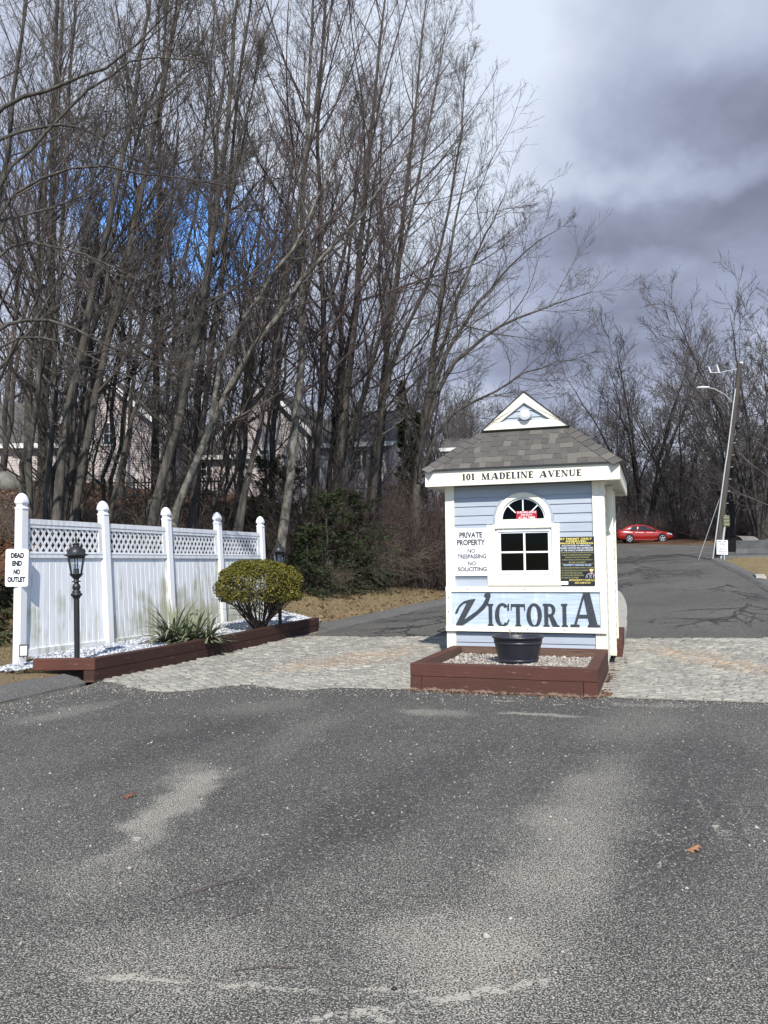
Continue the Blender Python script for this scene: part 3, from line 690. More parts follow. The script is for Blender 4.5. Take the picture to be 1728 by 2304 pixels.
# siding boards, one by one
def lap(name, x0, x1, z0, mat, h=.1385, face=0.0):
    m = MB()   # bottom edge stands proud, top tucks in
    m.add([(x0, -.004+face, z0), (x1, -.004+face, z0), (x1, .03+face, z0), (x0, .03+face, z0), (x0, .013+face, z0+h+.008), (x1, .013+face, z0+h+.008), (x1, .03+face, z0+h+.008), (x0, .03+face, z0+h+.008)],
          [(3, 2, 1, 0), (4, 5, 6, 7), (0, 1, 5, 4), (1, 2, 6, 5), (2, 3, 7, 6), (3, 0, 4, 7)])
    return m
ACX, ACZ = .013, 2.235
for k in range(-1, 18):
    z0 = 2.6035-.1385*k
    if z0 < .15: break
    h = min(.1385, 2.77-z0); spans = [(-1.06, 1.04)]
    zc = z0+.05
    if z0+.13 > 2.20 and z0 < 2.66:
        zz = max(0, z0-ACZ); half = math.sqrt(max(.0, .36**2-zz*zz)) if zz < .36 else 0
        if half > .05: spans = [(-1.06, ACX-half), (ACX+half, 1.04)]
    elif 1.25 < z0+.07 and z0 < 2.17: spans = [(-1.06, -.52), (.53, 1.04)]
    elif .56 < z0+.07 < 1.22: spans = []
    for a, b in spans: lap('siding_board', a, b, z0, None, h).build('siding_board', MAT['blue'], kiosk)
# side walls (right side seen, left side plain) boards laid along y
def side_lap(y0, y1, z0, x, sgn, h=.1385):
    m = MB(); f = lambda d: x+sgn*d
    m.add([(f(.004), y0, z0), (f(.004), y1, z0), (f(-.03), y1, z0), (f(-.03), y0, z0), (f(-.013), y0, z0+h+.006), (f(-.013), y1, z0+h+.006), (f(-.03), y1, z0+h+.006), (f(-.03), y0, z0+h+.006)],
          [(0, 1, 2, 3), (7, 6, 5, 4), (4, 5, 1, 0), (5, 6, 2, 1), (6, 7, 3, 2), (7, 4, 0, 3)]); return m
for sg in (1, -1):
    for k in range(0, 19):
        z0 = 2.62-.1385*k
        if z0 < .12: break
        if sg == 1:
            side_lap(.16, .80, z0, 1.192, 1).build('siding_board', MAT['cream'], kiosk)
            side_lap(.93, 1.72, z0, 1.262, 1).build('siding_board', MAT['cream'], kiosk)
            if not (1.1 < z0+.07 < 2.2): side_lap(1.85, 2.5, z0, 1.192, 1).build('siding_board', MAT['blue'], kiosk)
        else: side_lap(.12, 2.5, z0, -1.192, -1).build('siding_board', MAT['blue'], kiosk)
bay = MB(); bay.box(1.16, 1.235, .90, 1.75, .16, 2.79); bay.build('bay_wall', MAT['cream'], kiosk)
def trim(name, *b, mat='cream', bev=.003): m = MB(); m.box(*b); return m.build(name, MAT[mat], kiosk, bev)
trim('corner_board', -1.195, -1.05, -.022, .03, .10, 2.79); trim('corner_board', -1.197, -1.165, .032, .16, .11, 2.79)
trim('corner_board', 1.035, 1.1925, -.024, .03, .085, 2.79); trim('corner_board', 1.165, 1.2075, -.012, .155, .085, 2.788)
trim('corner_board', 1.17, 1.285, .84, .925, .14, 2.785); trim('corner_board', 1.20, 1.285, 1.72, 1.79, .14, 2.785)
trim('corner_board', 1.15, 1.21, 2.50, 2.62, .11, 2.785); trim('corner_board', -1.21, -1.15, 2.50, 2.62, .11, 2.785)
trim('side_window_frame', 1.195, 1.225, 1.9, 2.45, 1.1, 2.15)
# joints on the corner boards: a thin second layer as in the photo
trim('corner_strip', -1.068, -1.05, -.032, -.021, 1.24, 2.78); trim('corner_strip', 1.035, 1.053, -.034, -.023, 1.24, 2.78)
# window surround
trim('window_casing', -.54, -.418, -.045, .03, 1.404, 2.110); trim('window_casing', .437, .553, -.045, .03, 1.404, 2.110)
trim('window_casing', -.5405, .5535, -.047, .03, 2.111, 2.174)
m = MB(); m.prism([(-.54, 1.266), (.553, 1.266), (.437, 1.403), (-.418, 1.403)], -.046, .03); m.build('window_casing', MAT['cream'], kiosk, .003)
for sx, a, b in ((-1, -.54, -.418), (1, .553, .437)):
    m = MB(); m.prism([(a+.0015*sx*-1, 1.268), (b, 1.4035), (a+.0015*sx*-1, 1.4035)], -.0455, .03); m.build('window_casing', MAT['cream'], kiosk)
trim('window_sill', -.545, .558, -.052, .03, 1.247, 1.264)
win = MB(); win.box(-.416, .435, .0, .02, 1.405, 2.109); wn = win.build('window', MAT['dark'], kiosk)
wn.data = bpy.data.meshes.new('window')
fr = MB()
for b in [(-.416, -.335, -.005, .035, 1.405, 2.109), (.377, .435, -.005, .035, 1.405, 2.109), (-.335, .377, -.005, .035, 1.405, 1.473), (-.335, .377, -.005, .035, 2.037, 2.109)]: fr.box(*b)
bpy.data.objects.remove(wn)
wn = fr.build('window', MAT['window_vinyl'], kiosk, .003)
fr = MB()
for b in [(-.392, -.372, -.022, -.006, 1.425, 2.083), (.40, .42, -.022, -.006, 1.425, 2.083), (-.372, .40, -.022, -.006, 1.425, 1.443), (-.372, .40, -.022, -.006, 2.062, 2.083)]: fr.box(*b)
fr.build('frame', MAT['window_vinyl'], wn, .002)
m = MB(); m.box(.008, .038, -.002, .018, 1.473, 2.037); m.build('mullion', MAT['window_vinyl'], wn)
for a, b in ((-.335, .008), (.038, .377)): m = MB(); m.box(a, b, -.001, .017, 1.738, 1.764); m.build('mullion', MAT['window_vinyl'], wn)
m = MB(); m.box(-.335, .377, .022, .027, 1.473, 2.037); m.build('pane', MAT['glass'], wn)
# arched window
aw = MB()
for p in ring(ACX, ACZ, .42, .417, .078, .074, 0, 180, 26): aw.prism(p, -.038, .03)
aw.box(ACX-.42, ACX+.42, -.038, .03, 2.1755, 2.2345); 
aw.box(ACX-.342, ACX+.342, -.036, .03, 2.2346, 2.250)
awo = aw.build('arched_window', MAT['cream'], kiosk)
m = MB()
for p in ring(ACX, ACZ, .458, .455, .036, .036, 0, 180, 26): m.prism(p, -.018, .03)
m.box(ACX-.458, ACX-.422, -.018, .03, 2.172, 2.2345); m.box(ACX+.422, ACX+.458, -.018, .03, 2.172, 2.2345)
m.build('arch_channel', MAT['bluetrim'], awo)
m = MB()
for p in ring(ACX, ACZ, .340, .340, .024, .024, 0, 180, 24): m.prism(p, -.012, .026)
m.build('frame', MAT['window_vinyl'], awo)
m = MB(); m.box(ACX-.009, ACX+.009, -.006, .014, 2.37, 2.555); m.build('mullion', MAT['window_vinyl'], awo)
for sg in (1, -1):
    m = MB(); c_, s_ = .7071*sg, .7071
    a = (ACX+c_*.16, ACZ+s_*.16); b = (ACX+c_*.325, ACZ+s_*.325); q = (s_*.009, -c_*.009)
    m.prism([(a[0]-q[0], a[1]-q[1]), (a[0]+q[0], a[1]+q[1]), (b[0]+q[0], b[1]+q[1]), (b[0]-q[0], b[1]-q[1])], -.006, .014); m.build('mullion', MAT['window_vinyl'], awo)
m = MB(); m.prism([(ACX-.33, 2.245)]+[(ACX+.33, 2.245)]+ell(ACX, ACZ, .33, .33, 4, 176, 22), .018, .022); m.build('pane', MAT['glass'], awo)
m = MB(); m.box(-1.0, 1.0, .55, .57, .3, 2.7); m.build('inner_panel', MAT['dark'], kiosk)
# soffit, fascia
m = MB(); m.box(-HW-OV+.03, HW+OV-.03, -OV+.03, DEP+OV-.03, 2.79, 2.805); sof = m.build('soffit', MAT['soffit'], kiosk)
m = MB()
for k in range(19):
    x = -HW-OV+.1+k*.145
    m.box(x, x+.006, -OV+.032, -.03, 2.7865, 2.7895)
for k in range(18):
    y = .1+k*.145
    m.box(1.22, HW+OV-.03, y, y+.006, 2.7865, 2.7895)
m.build('soffit_groove', MAT['screw'], sof)
X0, X1, Y0, Y1 = -HW-OV, HW+OV, -OV, DEP+OV
fa = trim('fascia', X0, X1, Y0, Y0+.028, EB, ET, bev=.003)
trim('fascia', X1-.028, X1-.001, Y0+.029, Y1-.029, EB+.001, ET-.001); trim('fascia', X0+.001, X0+.028, Y0+.029, Y1-.029, EB+.001, ET-.001); trim('fascia', X0, X1, Y1-.028, Y1, EB, ET)
# address letters on the front fascia
def place_word(wd, x0, x1, z0, z1, heavy, par, ob='letter'):
    G = [serif(c, heavy) for c in wd]; gap = .085; tot = sum(g_[1] for g_ in G)+gap*(len(G)-1); k = (x1-x0)/tot; x = x0
    for c, (P, w_) in zip(wd, G):
        mm = MB(); put_glyph(mm, P, w_, x, x+w_*k, z0, z1, Y0-.006, Y0-.0005); mm.build(ob, MAT['inkdark'], par); x += (w_+gap)*k
place_word('101', -.861, -.668, 2.851, 2.948, .21, fa); place_word('MADELINE', -.562, .215, 2.848, 2.945, .21, fa); place_word('AVENUE', .298, .911, 2.847, 2.941, .21, fa)
# roof: hipped, with a small gablet at the front
KP = .857; E0 = .03
ex0, ex1, ey0, ey1 = X0-E0, X1+E0, Y0-E0, Y1+E0; ez = ET+.012
TG = .479; hw_e = ex1; 
zg = ez+KP*(TG-ey0); zr = ez+KP*hw_e; gwid = (zr-zg)/KP
TB = DEP-TG
rf = MB()
th = .02
rv = [(ex0, ey0, ez), (ex1, ey0, ez), (ex1, ey1, ez), (ex0, ey1, ez), (-gwid, TG, zg), (gwid, TG, zg), (0, TG, zr), (0, TB, zr), (-gwid, TB, zg), (gwid, TB, zg)]
rf.add(rv, [(0, 1, 5, 4), (1, 2, 9, 7, 6, 5), (3, 0, 4, 6, 7, 8), (2, 3, 8, 9), (4, 5, 6), (8, 7, 9), (3, 2, 1, 0)])
roof = rf.build('roof', MAT['shingle'], kiosk)
m = MB(); m.box(ex0-.004, ex1+.004, ey0-.008, ey0+.02, ez-.022, ez+.004); m.box(ex1-.018, ex1+.008, ey0, ey1, ez-.020, ez+.004); m.box(ex0-.008, ex0+.018, ey0, ey1, ez-.020, ez+.004)
m.build('drip_edge', MAT['drip'], roof)
sl = math.sqrt(1+KP*KP); nrm = Vector((0, -KP/sl, 1/sl)); upv = Vector((0, 1/sl, KP/sl))
rows = 7; run = (TG-ey0)*sl; ex_h = run/rows
for r_ in range(rows):
    s0 = r_*ex_h; half = hw_e - s0/sl - .06
    x = -half-rnd.uniform(0, .1); tog = rnd.random() < .5
    while x < half:
        wd_ = rnd.choice([.10, .12, .14, .17, .20]); a = max(x, -half); b = min(x+wd_, half); tog = not tog
        if b-a > .03:
            P0 = Vector((0, ey0, ez)); lift = .009 if tog else .004; ins = 0 if tog else .0
            top_half = hw_e-(s0+ex_h)/sl-.02
            def pp(x_, s_, n_): return tuple(P0+Vector((x_, 0, 0))+upv*s_+nrm*n_)
            at_, bt_ = max(min(a, top_half+.05), -top_half-.05), max(min(b, top_half+.05), -top_half-.05)
            sp_ = .014 if tog else .0
            m = MB(); m.hexa([pp(a, s0-.004, 0), pp(b, s0-.004, 0), pp(bt_, s0+ex_h+.01, 0), pp(at_, s0+ex_h+.01, 0), pp(a+sp_, s0-.004, lift), pp(b-sp_, s0-.004, lift), pp(bt_, s0+ex_h+.01, .003), pp(at_, s0+ex_h+.01, .003)])
            m.build('shingle', MAT['shingle'], roof)
        x += wd_
# side slope strips
for r_ in range(12):
    s0 = r_*ex_h
    for sg in (1, -1):
        def ps(y_, s_, n_): return (sg*(hw_e-s_/sl+n_*KP/sl), y_, ez+s_*KP/sl+n_/sl)
        y0_ = ey0+s0/sl if s0 < run else TG; y1_ = ey1-s0/sl if s0 < run else TB
        if s0 > hw_e*sl-.02: continue
        st_ = min(s0+ex_h+.01, hw_e*sl)
        m = MB(); q = [ps(y0_+.06, s0, 0), ps(y1_-.06, s0, 0), ps(min(y1_, ey1)-.15, st_, 0), ps(y0_+.15, st_, 0), ps(y0_+.06, s0, .007), ps(y1_-.06, s0, .007), ps(y1_-.15, st_, .002), ps(y0_+.15, st_, .002)]
        if sg < 0: q = [q[1], q[0], q[3], q[2], q[5], q[4], q[7], q[6]]
        m.hexa(q); m.build('shingle_course', MAT['shingle'], roof)
# hip cap shingles, bent over the hip
for sg in (1, -1):
    A = Vector((sg*hw_e, ey0, ez)); B = Vector((sg*gwid, TG, zg)); L = (B-A).length; dh = (B-A).normalized(); nc = 8; cl = L/nc
    nf = nrm; ns = Vector((sg*KP/sl, 0, 1/sl))
    af = (dh.cross(nf)); af = af.normalized() if (af.x*sg < 0) else -af.normalized()
    as_ = (dh.cross(ns)); as_ = as_.normalized() if as_.y > 0 else -as_.normalized()
    for k in range(nc):
        a = A+dh*(cl*k-.01); b = A+dh*(cl*(k+1)+.02); t0, t1 = .016, .007; wdt = .155
        f0 = a+af*wdt+nf*t0; f1 = b+af*wdt+nf*t1; c0 = a+(nf+ns).normalized()*(t0*1.5); c1 = b+(nf+ns).normalized()*(t1*1.5); s0_ = a+as_*wdt+ns*t0; s1_ = b+as_*wdt+ns*t1
        if k == nc-1: f1 = b+af*wdt*.9+nf*t1
        lo = [a+af*wdt+nf*.003, a, a+as_*wdt+ns*.003]
        m = MB(); fsx = [(0, 1, 3, 2), (2, 3, 5, 4), (6, 0, 2, 7), (7, 2, 4, 8), (6, 9, 1, 0)]
        vs = [f0, f1, c0, c1, s0_, s1_, lo[0], lo[1], lo[2], b+af*wdt]
        if sg < 0: fsx = [tuple(reversed(f)) for f in fsx]
        m.add(vs, fsx); m.build('hip_shingle', MAT['shingle'], roof)
# ridge cap
for k in range(11):
    y0_ = TG-.02+k*.15; m = MB(); m.add([(-.13, y0_, zr-.13*KP+.016), (0, y0_, zr+.02), (.13, y0_, zr-.13*KP+.016), (-.13, y0_+.16, zr-.13*KP+.008), (0, y0_+.16, zr+.010), (.13, y0_+.16, zr-.13*KP+.008)], [(0, 1, 4, 3), (1, 2, 5, 4), (0, 2, 1)]); m.build('hip_shingle', MAT['shingle'], roof)
# gablet trim
zt = 4.275; gb = 3.706; gh_ = .6765; gy = TG
ia = (0, 4.105); il = (-.40, 3.824); ir = (.40, 3.824)
gt = MB(); gt.prism([(-gh_, gb), (gh_, gb), (gh_-.13, gb+.115), (-gh_+.13, gb+.115)], gy-.062, gy-.02)
gab = gt.build('gablet_trim', MAT['cream'], kiosk, .003)
for sg in (1, -1):
    m = MB(); m.prism([(sg*gh_, gb+.001), (0, zt), (0, 4.108), (sg*.40, 3.8225), (sg*(gh_-.13), gb+.117)], gy-.070, gy-.02); m.build('gablet_trim', MAT['cream'], kiosk, .003)
m = MB(); m.add([(-.6, gy-.012, gb+.02), (.6, gy-.012, gb+.02), (0, gy-.012, zt-.06)], [(0, 1, 2)]); m.build('gablet_wall', MAT['bluetrim'], kiosk)
for k, (z0, z1) in enumerate([(3.815, 3.885), (3.885, 3.99), (3.99, 4.10)]):
    hw0 = (4.125-z0)*1.42; hw1 = max(.01, (4.125-z1)*1.42)
    m = MB(); m.add([(-hw0, gy-.034, z0), (hw0, gy-.034, z0), (hw1, gy-.016, z1), (-hw1, gy-.016, z1), (-hw0, gy-.013, z0), (hw0, gy-.013, z0)], [(0, 1, 2, 3), (4, 5, 1, 0)]); m.build('siding_board', MAT['blue'], kiosk)
# roof edge overhang above the gablet: thin dark line
for sg in (1, -1):
    m = MB(); m.prism([(sg*(gh_+.02), gb), (0, zt+.018), (0, zt+.001), (sg*gh_, gb-.0)], gy-.085, gy+.02); m.build('rake_edge', MAT['drip'], roof)

# floodlight on the gablet
fl = empty('gable_floodlight', k2w(.02, gy-.035, 3.9), -PSI); tag(fl, 'round silver floodlight fixed in the small gable above the kiosk roof', 'floodlight')
m = MB(); m.tube([(0, 0, 0), (0, -.03, 0)], [.045, .045], 12); m.build('mount', MAT['metal'], fl)
m = MB(); m.tube([(0, -.03, 0), (0, -.06, .01), (0, -.10, .012)], [.05, .085, .088], 16); m.build('housing', MAT['metal'], fl)
m = MB(); m.tube([(0, -.101, .012), (0, -.112, .012)], [.070, .055], 16); m.build('lens', MAT['whitemetal'], fl)
for sx in (-1, 1): m = MB(); m.tube([(sx*.085, -.06, .01), (sx*.108, -.06, .01)], .016, 8); m.build('knob', MAT['metal'], fl)

# name sign --------------------------------------------------------------
ns_ = empty('name_sign', k2w(0, -.03, .554), -PSI); tag(ns_, 'faded blue board in a cream frame with big grey letters spelling VICTORIA', 'sign')
zb = -.554
def tr2(name, x0, x1, z0, z1, y0=-.036, y1=.004): m = MB(); m.box(x0, x1, y0, y1, z0+zb, z1+zb); return m.build(name, MAT['cream'], ns_, .002)
tr2('frame', -1.195, 1.1955, 1.153, 1.234, -.038); tr2('frame', -1.197, 1.1965, .554, .636, -.040)
tr2('frame', -1.19, -1.104, .637, 1.152); tr2('frame', 1.113, 1.19, .637, 1.152)
m = MB(); m.box(-1.12, 1.13, -.012, -.002, .62+zb, 1.17+zb); m.build('board', MAT['board'], ns_)
def zc3(p): return (-1.055+(p[0]-378)*.002324, .638+(322-p[1])*.00227+zb)
Vp = [[(378, 240), (388, 215), (396, 236)], [(388, 215), (410, 182), (412, 196), (396, 236)], [(410, 182), (440, 158), (436, 172), (412, 196)], [(440, 158), (480, 146), (466, 162), (436, 172)], [(480, 146), (515, 142), (505, 156), (466, 162)],
      [(466, 156), (517, 143), (437, 284), (428, 318), (390, 324), (384, 316)],
      [(400, 318), (437, 284), (525, 222), (560, 185), (581, 150), (616, 128), (604, 165), (575, 205), (500, 268), (426, 320)], [(581, 151), (589, 130), (575, 118), (585, 104), (600, 99), (617, 101), (617, 129)]]
LY = -.0125
m = MB()
for k, p in enumerate(Vp): m.prism([zc3(q) for q in p], -.030-.0005*k, LY)
m.build('letter', MAT['letter'], ns_)
for ch, x0, x1, z0, z1, hv in [('I', -.560, -.446, .640, .974, .16), ('C', -.434, -.212, .636, .984, .20), ('T', -.190, .020, .640, .974, .17), ('O', .043, .269, .636, .984, .19), ('R', .277, .524, .640, .980, .17), ('I', .541, .657, .642, .981, .16), ('A', .682, 1.099, .642, 1.149, .2)]:
    P, w_ = serif(ch, hv); m = MB(); put_glyph(m, P, w_, x0, x1, z0+zb, z1+zb, -.029, LY); m.build('letter', MAT['letter'], ns_)
m = MB()
for x, z in [(-.85, 1.20), (.02, 1.195), (.86, 1.20), (-.45, .60), (.05, .595), (.60, .598), (-1.15, .85), (1.15, .87), (-1.15, 1.07)]: m.tube([(x, -.0395, z+zb), (x, -.044, z+zb)], .008, 8)
for x, z in [(-.505, .95), (-.505, .66), (-.08, .95), (-.08, .66), (.06, .81), (.245, .82), (.33, .95), (.45, .72), (.6, .95), (.6, .67), (.9, 1.10), (.76, .67), (1.02, .67), (-.33, .70), (-.25, .93)]: m.tube([(x, -.031, z+zb), (x, -.036, z+zb)], .006, 6)
m.build('screw', MAT['screw'], ns_)

# signs on the front wall --------------------------------------------------
def flat_sign(name, x0, x1, z0, z1, y, mat, label, th=.004):
    o = empty(name, k2w((x0+x1)/2, y, z0), -PSI); tag(o, label, 'sign')
    m = MB(); m.box(x0-(x0+x1)/2, x1-(x0+x1)/2, -th, 0, 0, z1-z0); m.build('panel', MAT[mat], o, .001); return o, (x0+x1)/2, z0
ps_, cx, cz = flat_sign('private_property_sign', -1.046, -.541, 1.395, 2.128, -.030, 'signwhite', 'white metal sign reading PRIVATE PROPERTY NO TRESPASSING NO SOLICITING')
def sx(p): return -1.041+(p-340)*(.5/1015)
def sz(p): return 2.112-(p-170)*(.699/1395)
m = MB()
for t, a, b, zt_, zb_, bo in [('PRIVATE', 480, 1215, 255, 435, .045), ('PROPERTY', 395, 1300, 480, 668, .045), ('NO', 735, 985, 765, 895, .03), ('TRESPASSING', 405, 1325, 935, 1072, .04), ('NO', 745, 995, 1150, 1285, .03), ('SOLICITING', 415, 1335, 1325, 1462, .04)]:
    m = MB(); text_line(m, t, sx(a)-cx, sx(b)-cx, sz(zb_)-cz, sz(zt_)-cz, -.0050, bo); m.build('lettering', MAT['ink'], ps_)
m = MB()
for z in (705, 1105): m.box(sx(400)-cx, sx(1310)-cx, -.0052, -.0042, sz(z+7)-cz, sz(z-5)-cz)
for (a, b, c, d) in [(345, 1350, 168, 174), (345, 1350, 1560, 1566), (340, 346, 168, 1566)]: m.box(sx(a)-cx, sx(b)-cx, -.0051, -.0042, sz(d)-cz, sz(c)-cz)
m.build('ruled_line', simple('grey_rule', (.40, .41, .42)), ps_)
m = MB()
for z in (190, 1530): m.tube([(sx(850)-cx, -.005, sz(z)-cz), (sx(850)-cx, -.009, sz(z)-cz)], .006, 8)
m.build('screw', MAT['screw'], ps_)
pk, cx, cz = flat_sign('parking_rules_sign', .5565, 1.049, 1.249, 1.966, -.037, 'signblack', 'black sign with yellow parking rules to the right of the window')
def sx(p): return .558+(p-200)*(.49/705)
def sz(p): return 1.966-(p-265)*(.717/1005)
for t, a, b, zc_, hh, mt, bo in [('BY PERMIT ONLY', 205, 865, 308, 44, 'yellow', .03), ('RESERVED', 325, 745, 356, 36, 'yellow', .03), ('PRIVATE PARKING', 203, 885, 400, 38, 'yellow', .03),
        ('UNAUTHORIZED OR IMPROPERLY', 225, 845, 448, 32, 'palewhite', .015), ('PARKED VEHICLES WILL BE REMOVED', 203, 885, 497, 36, 'palewhite', .015), ('AT THE VEHICLE OWNER\'S EXPENSE', 208, 880, 545, 34, 'palewhite', .015),
        ('TOWING FEE AND CHARGES INCLUDED $125.00 PER VEHICLE', 206, 890, 592, 30, 'olive', .008), ('RELEASE RATE MILES INCLUDED $5.00 PER MILE', 240, 838, 642, 30, 'olive', .008), ('$5.00 AFTER HOURS GATE FEE PER HOUR', 300, 795, 690, 28, 'olive', .008), ('OUTSIDE STORAGE 5 DAYS OR LESS $28 PER DAY', 228, 865, 742, 28, 'olive', .008), ('MAX TIME 1 HR PER PERMIT', 375, 715, 793, 28, 'olive', .008),
        ('PROPERTY PARKING RULES', 260, 835, 850, 34, 'paleblue', .015), ('ALL VEHICLES MUST BE PARKED WITHIN A VALID SPACE', 212, 900, 905, 28, 'olive', .006), ('ALL VEHICLES MUST HAVE VALID INSURANCE', 214, 765, 960, 28, 'olive', .006), ('ALL VEHICLES MUST BE OPERABLE', 214, 650, 1010, 28, 'olive', .006), ('ALL VEHICLES MUST BE REGISTERED', 214, 680, 1060, 28, 'olive', .006), ('NO PARKING ON THE PREMISES', 214, 570, 1110, 28, 'olive', .006),
        ('MYHOOPTY.COM LLC', 380, 915, 1160, 38, 'yellow', .02), ('203-528-0124', 485, 810, 1213, 36, 'yellow', .02)]:
    m = MB(); text_line(m, t, sx(a)-cx, sx(b)-cx, sz(zc_+hh/2)-cz, sz(zc_-hh/2)-cz, -.0050, bo); m.build('lettering', MAT[mt], pk)
m = MB(); m.box(sx(205)-cx, sx(900)-cx, -.0052, -.0042, sz(824)-cz, sz(820)-cz); m.build('ruled_line', MAT['olive'], pk)
# small printed figure in a cap: cap, face, jacket outline
m = MB(); m.prism([(sx(a)-cx, sz(b)-cz) for a, b in [(785, 950), (830, 928), (880, 940), (878, 965), (800, 972)]], -.0052, -.0042); m.build('printed_cap', MAT['yellow'], pk)
m = MB(); m.prism([(sx(a)-cx, sz(b)-cz) for a, b in [(805, 975), (865, 970), (855, 1020), (838, 1040), (845, 1090), (825, 1060), (822, 1020)]], -.0053, -.0043); m.build('printed_face', simple('print_pink', (.55, .30, .28)), pk)
m = MB()
for L in [[(830, 1020), (770, 1030), (735, 1060), (715, 1120)], [(845, 1020), (880, 1040), (905, 1080), (912, 1125)], [(770, 1030), (800, 1070), (790, 1125)], [(800, 1040), (815, 1090), (830, 1125)], [(870, 1050), (880, 1090), (870, 1125)], [(740, 1060), (755, 1110)]]:
    m.tube([(sx(a)-cx, -.005, sz(b)-cz) for a, b in L], .0028, 4)
m.build('printed_jacket', MAT['palewhite'], pk)
stk = empty('white_sticker', k2w(.61, -.0425, 1.262), -PSI); tag(stk, 'small white sticker over the lower left corner of the black sign', 'sticker')
m = MB(); m.prism([(-.055, .004), (-.05, 0), (.048, 0), (.054, .006), (.054, .044), (.048, .050), (-.05, .050), (-.055, .046)], -.0015, 0); m.build('paper', MAT['signwhite'], stk)
for t, a, b in (('TOW', -.048, -.018), ('NOW', .01, .046)): m = MB(); text_line(m, t, a, b, .014, .034, -.0022, .02); m.build('lettering', MAT['inkdark'], stk)
sv = empty('surveillance_sign', k2w(.063, .012, 2.247), -PSI); tag(sv, 'small red placard in the arched window reading SURVEILLANCE ON DUTY AT ALL TIMES', 'sign')
m = MB(); m.box(-.155, .155, -.003, 0, .003, .128); m.build('panel', MAT['red'], sv)
for t, a, b, z0, z1 in [('SURVEILLANCE', -.142, .146, .092, .120), ('ON DUTY', -.085, .09, .053, .081), ('AT ALL TIMES', -.122, .126, .010, .040)]: m = MB(); text_line(m, t, a, b, z0, z1, -.0042, .02); m.build('lettering', MAT['signwhite'], sv)

# ------------------------------------------------------------------ planter in front of the kiosk
PX0, PX1, PY0, PY1, PH = -1.097, 1.206, -2.343, -.035, .335
pl_ = empty('timber_planter', k2w(0, -1.2, 0), -PSI); tag(pl_, 'square planter of peeling red brown timbers in front of the kiosk', 'planter')
dy = 1.2
def tb(x0, x1, y0, y1, z0, z1, mat='timber', par=pl_, name='timber', bev=.006):
    cx_, cy_, cz_ = (x0+x1)/2, (y0+y1)/2, (z0+z1)/2
    m = MB(); L = x1-x0; D = y1-y0; H = z1-z0
    along = L >= D
    if not along: L, D = D, L
    m.box(-L/2, L/2, -D/2, D/2, -H/2, H/2)
    return m.build(name, MAT[mat], par, bev, loc=(cx_, cy_+(dy if par is pl_ else 0), cz_), rot=(0, 0, 0 if along else math.pi/2))
TW = .145; HM = PH*.52
tb(PX0, PX1, PY0, PY0+TW, HM+.003, PH); tb(PX0, PX0+TW, PY0+TW+.002, PY1-TW, HM+.003, PH-.002); tb(PX1-TW, PX1, PY0+TW+.002, PY1-TW, HM+.003, PH-.003)
tb(PX0+.002, PX1-.002, PY1-TW+.002, PY1, HM+.003, PH-.005)
tb(PX0+TW+.002, PX1-TW-.026, PY0+.003, PY0+TW, -.02, HM); tb(PX0+.001, PX0+TW, PY0+.001, PY1, -.02, HM); tb(PX1-TW-.022, PX1-.001, PY0-.001, PY1-TW, -.02, HM); tb(PX0+TW, PX1, PY1-TW+.004, PY1-.002, -.02, HM)
m = MB(); m.box(PX0+TW+.03, PX1-TW-.002, PY1-TW-.012, PY1-TW+.001, .16, PH-.012); m.xf(Matrix.Translation((0, dy, 0))); m.build('timber', MAT['raw_timber'], pl_, .003)
m = MB(); m.box(PX0+TW+.0005, PX0+TW+.012, PY0+TW, PY1-TW, .1, PH-.02); m.xf(Matrix.Translation((0, dy, 0))); m.build('timber', MAT['raw_timber'], pl_)
m = MB(); m.box(PX0+TW, PX1-TW, PY0+TW, PY1-TW, .0, .20); m.build('soil', simple('soil', (.10, .08, .065), (.05, .042, .035), 30), pl_, loc=(0, dy, 0))
r_ = np.random.RandomState(5); n = 6500
P = np.stack([r_.uniform(PX0+TW, PX1-TW, n), r_.uniform(PY0+TW, PY1-TW, n)+dy, .205+r_.rand(n)*.022], -1); P[:, 2] += .015*np.sin(P[:, 0]*3)*np.cos(P[:, 1]*2)
o = link('gravel', scatter_mesh('gravel', P, r_.gamma(4, .0035, n)+.006, MAT['pebble'], 1, flat=.6), pl_); tag(o, kind='stuff')
# grit and fallen leaves along the foot of the planter
n = 1700; a = r_.rand(n)*7.0; pts = []
for t in a:
    d = abs(r_.randn())*.07
    if t < 2.3: pts.append((PX0+t, PY0-d-.01))
    elif t < 5.2: pts.append((PX1+d+.01, PY0+(t-2.3)))
    else: pts.append((1.30+d*1.5, .2+(t-5.2)*1.6))
P = np.array([tuple(k2w(x, y, 0)) for x, y in pts]); P[:, 2] = T0(P[:, 0], P[:, 1])+.012
o = link("road_grit", leaf_mesh('road_grit', P, r_.rand(n)*.025+.008, MAT['litter'], 3, .3), None); tag(o, kind='stuff', label='brown grit and leaf crumbs along the planter and kiosk foot')

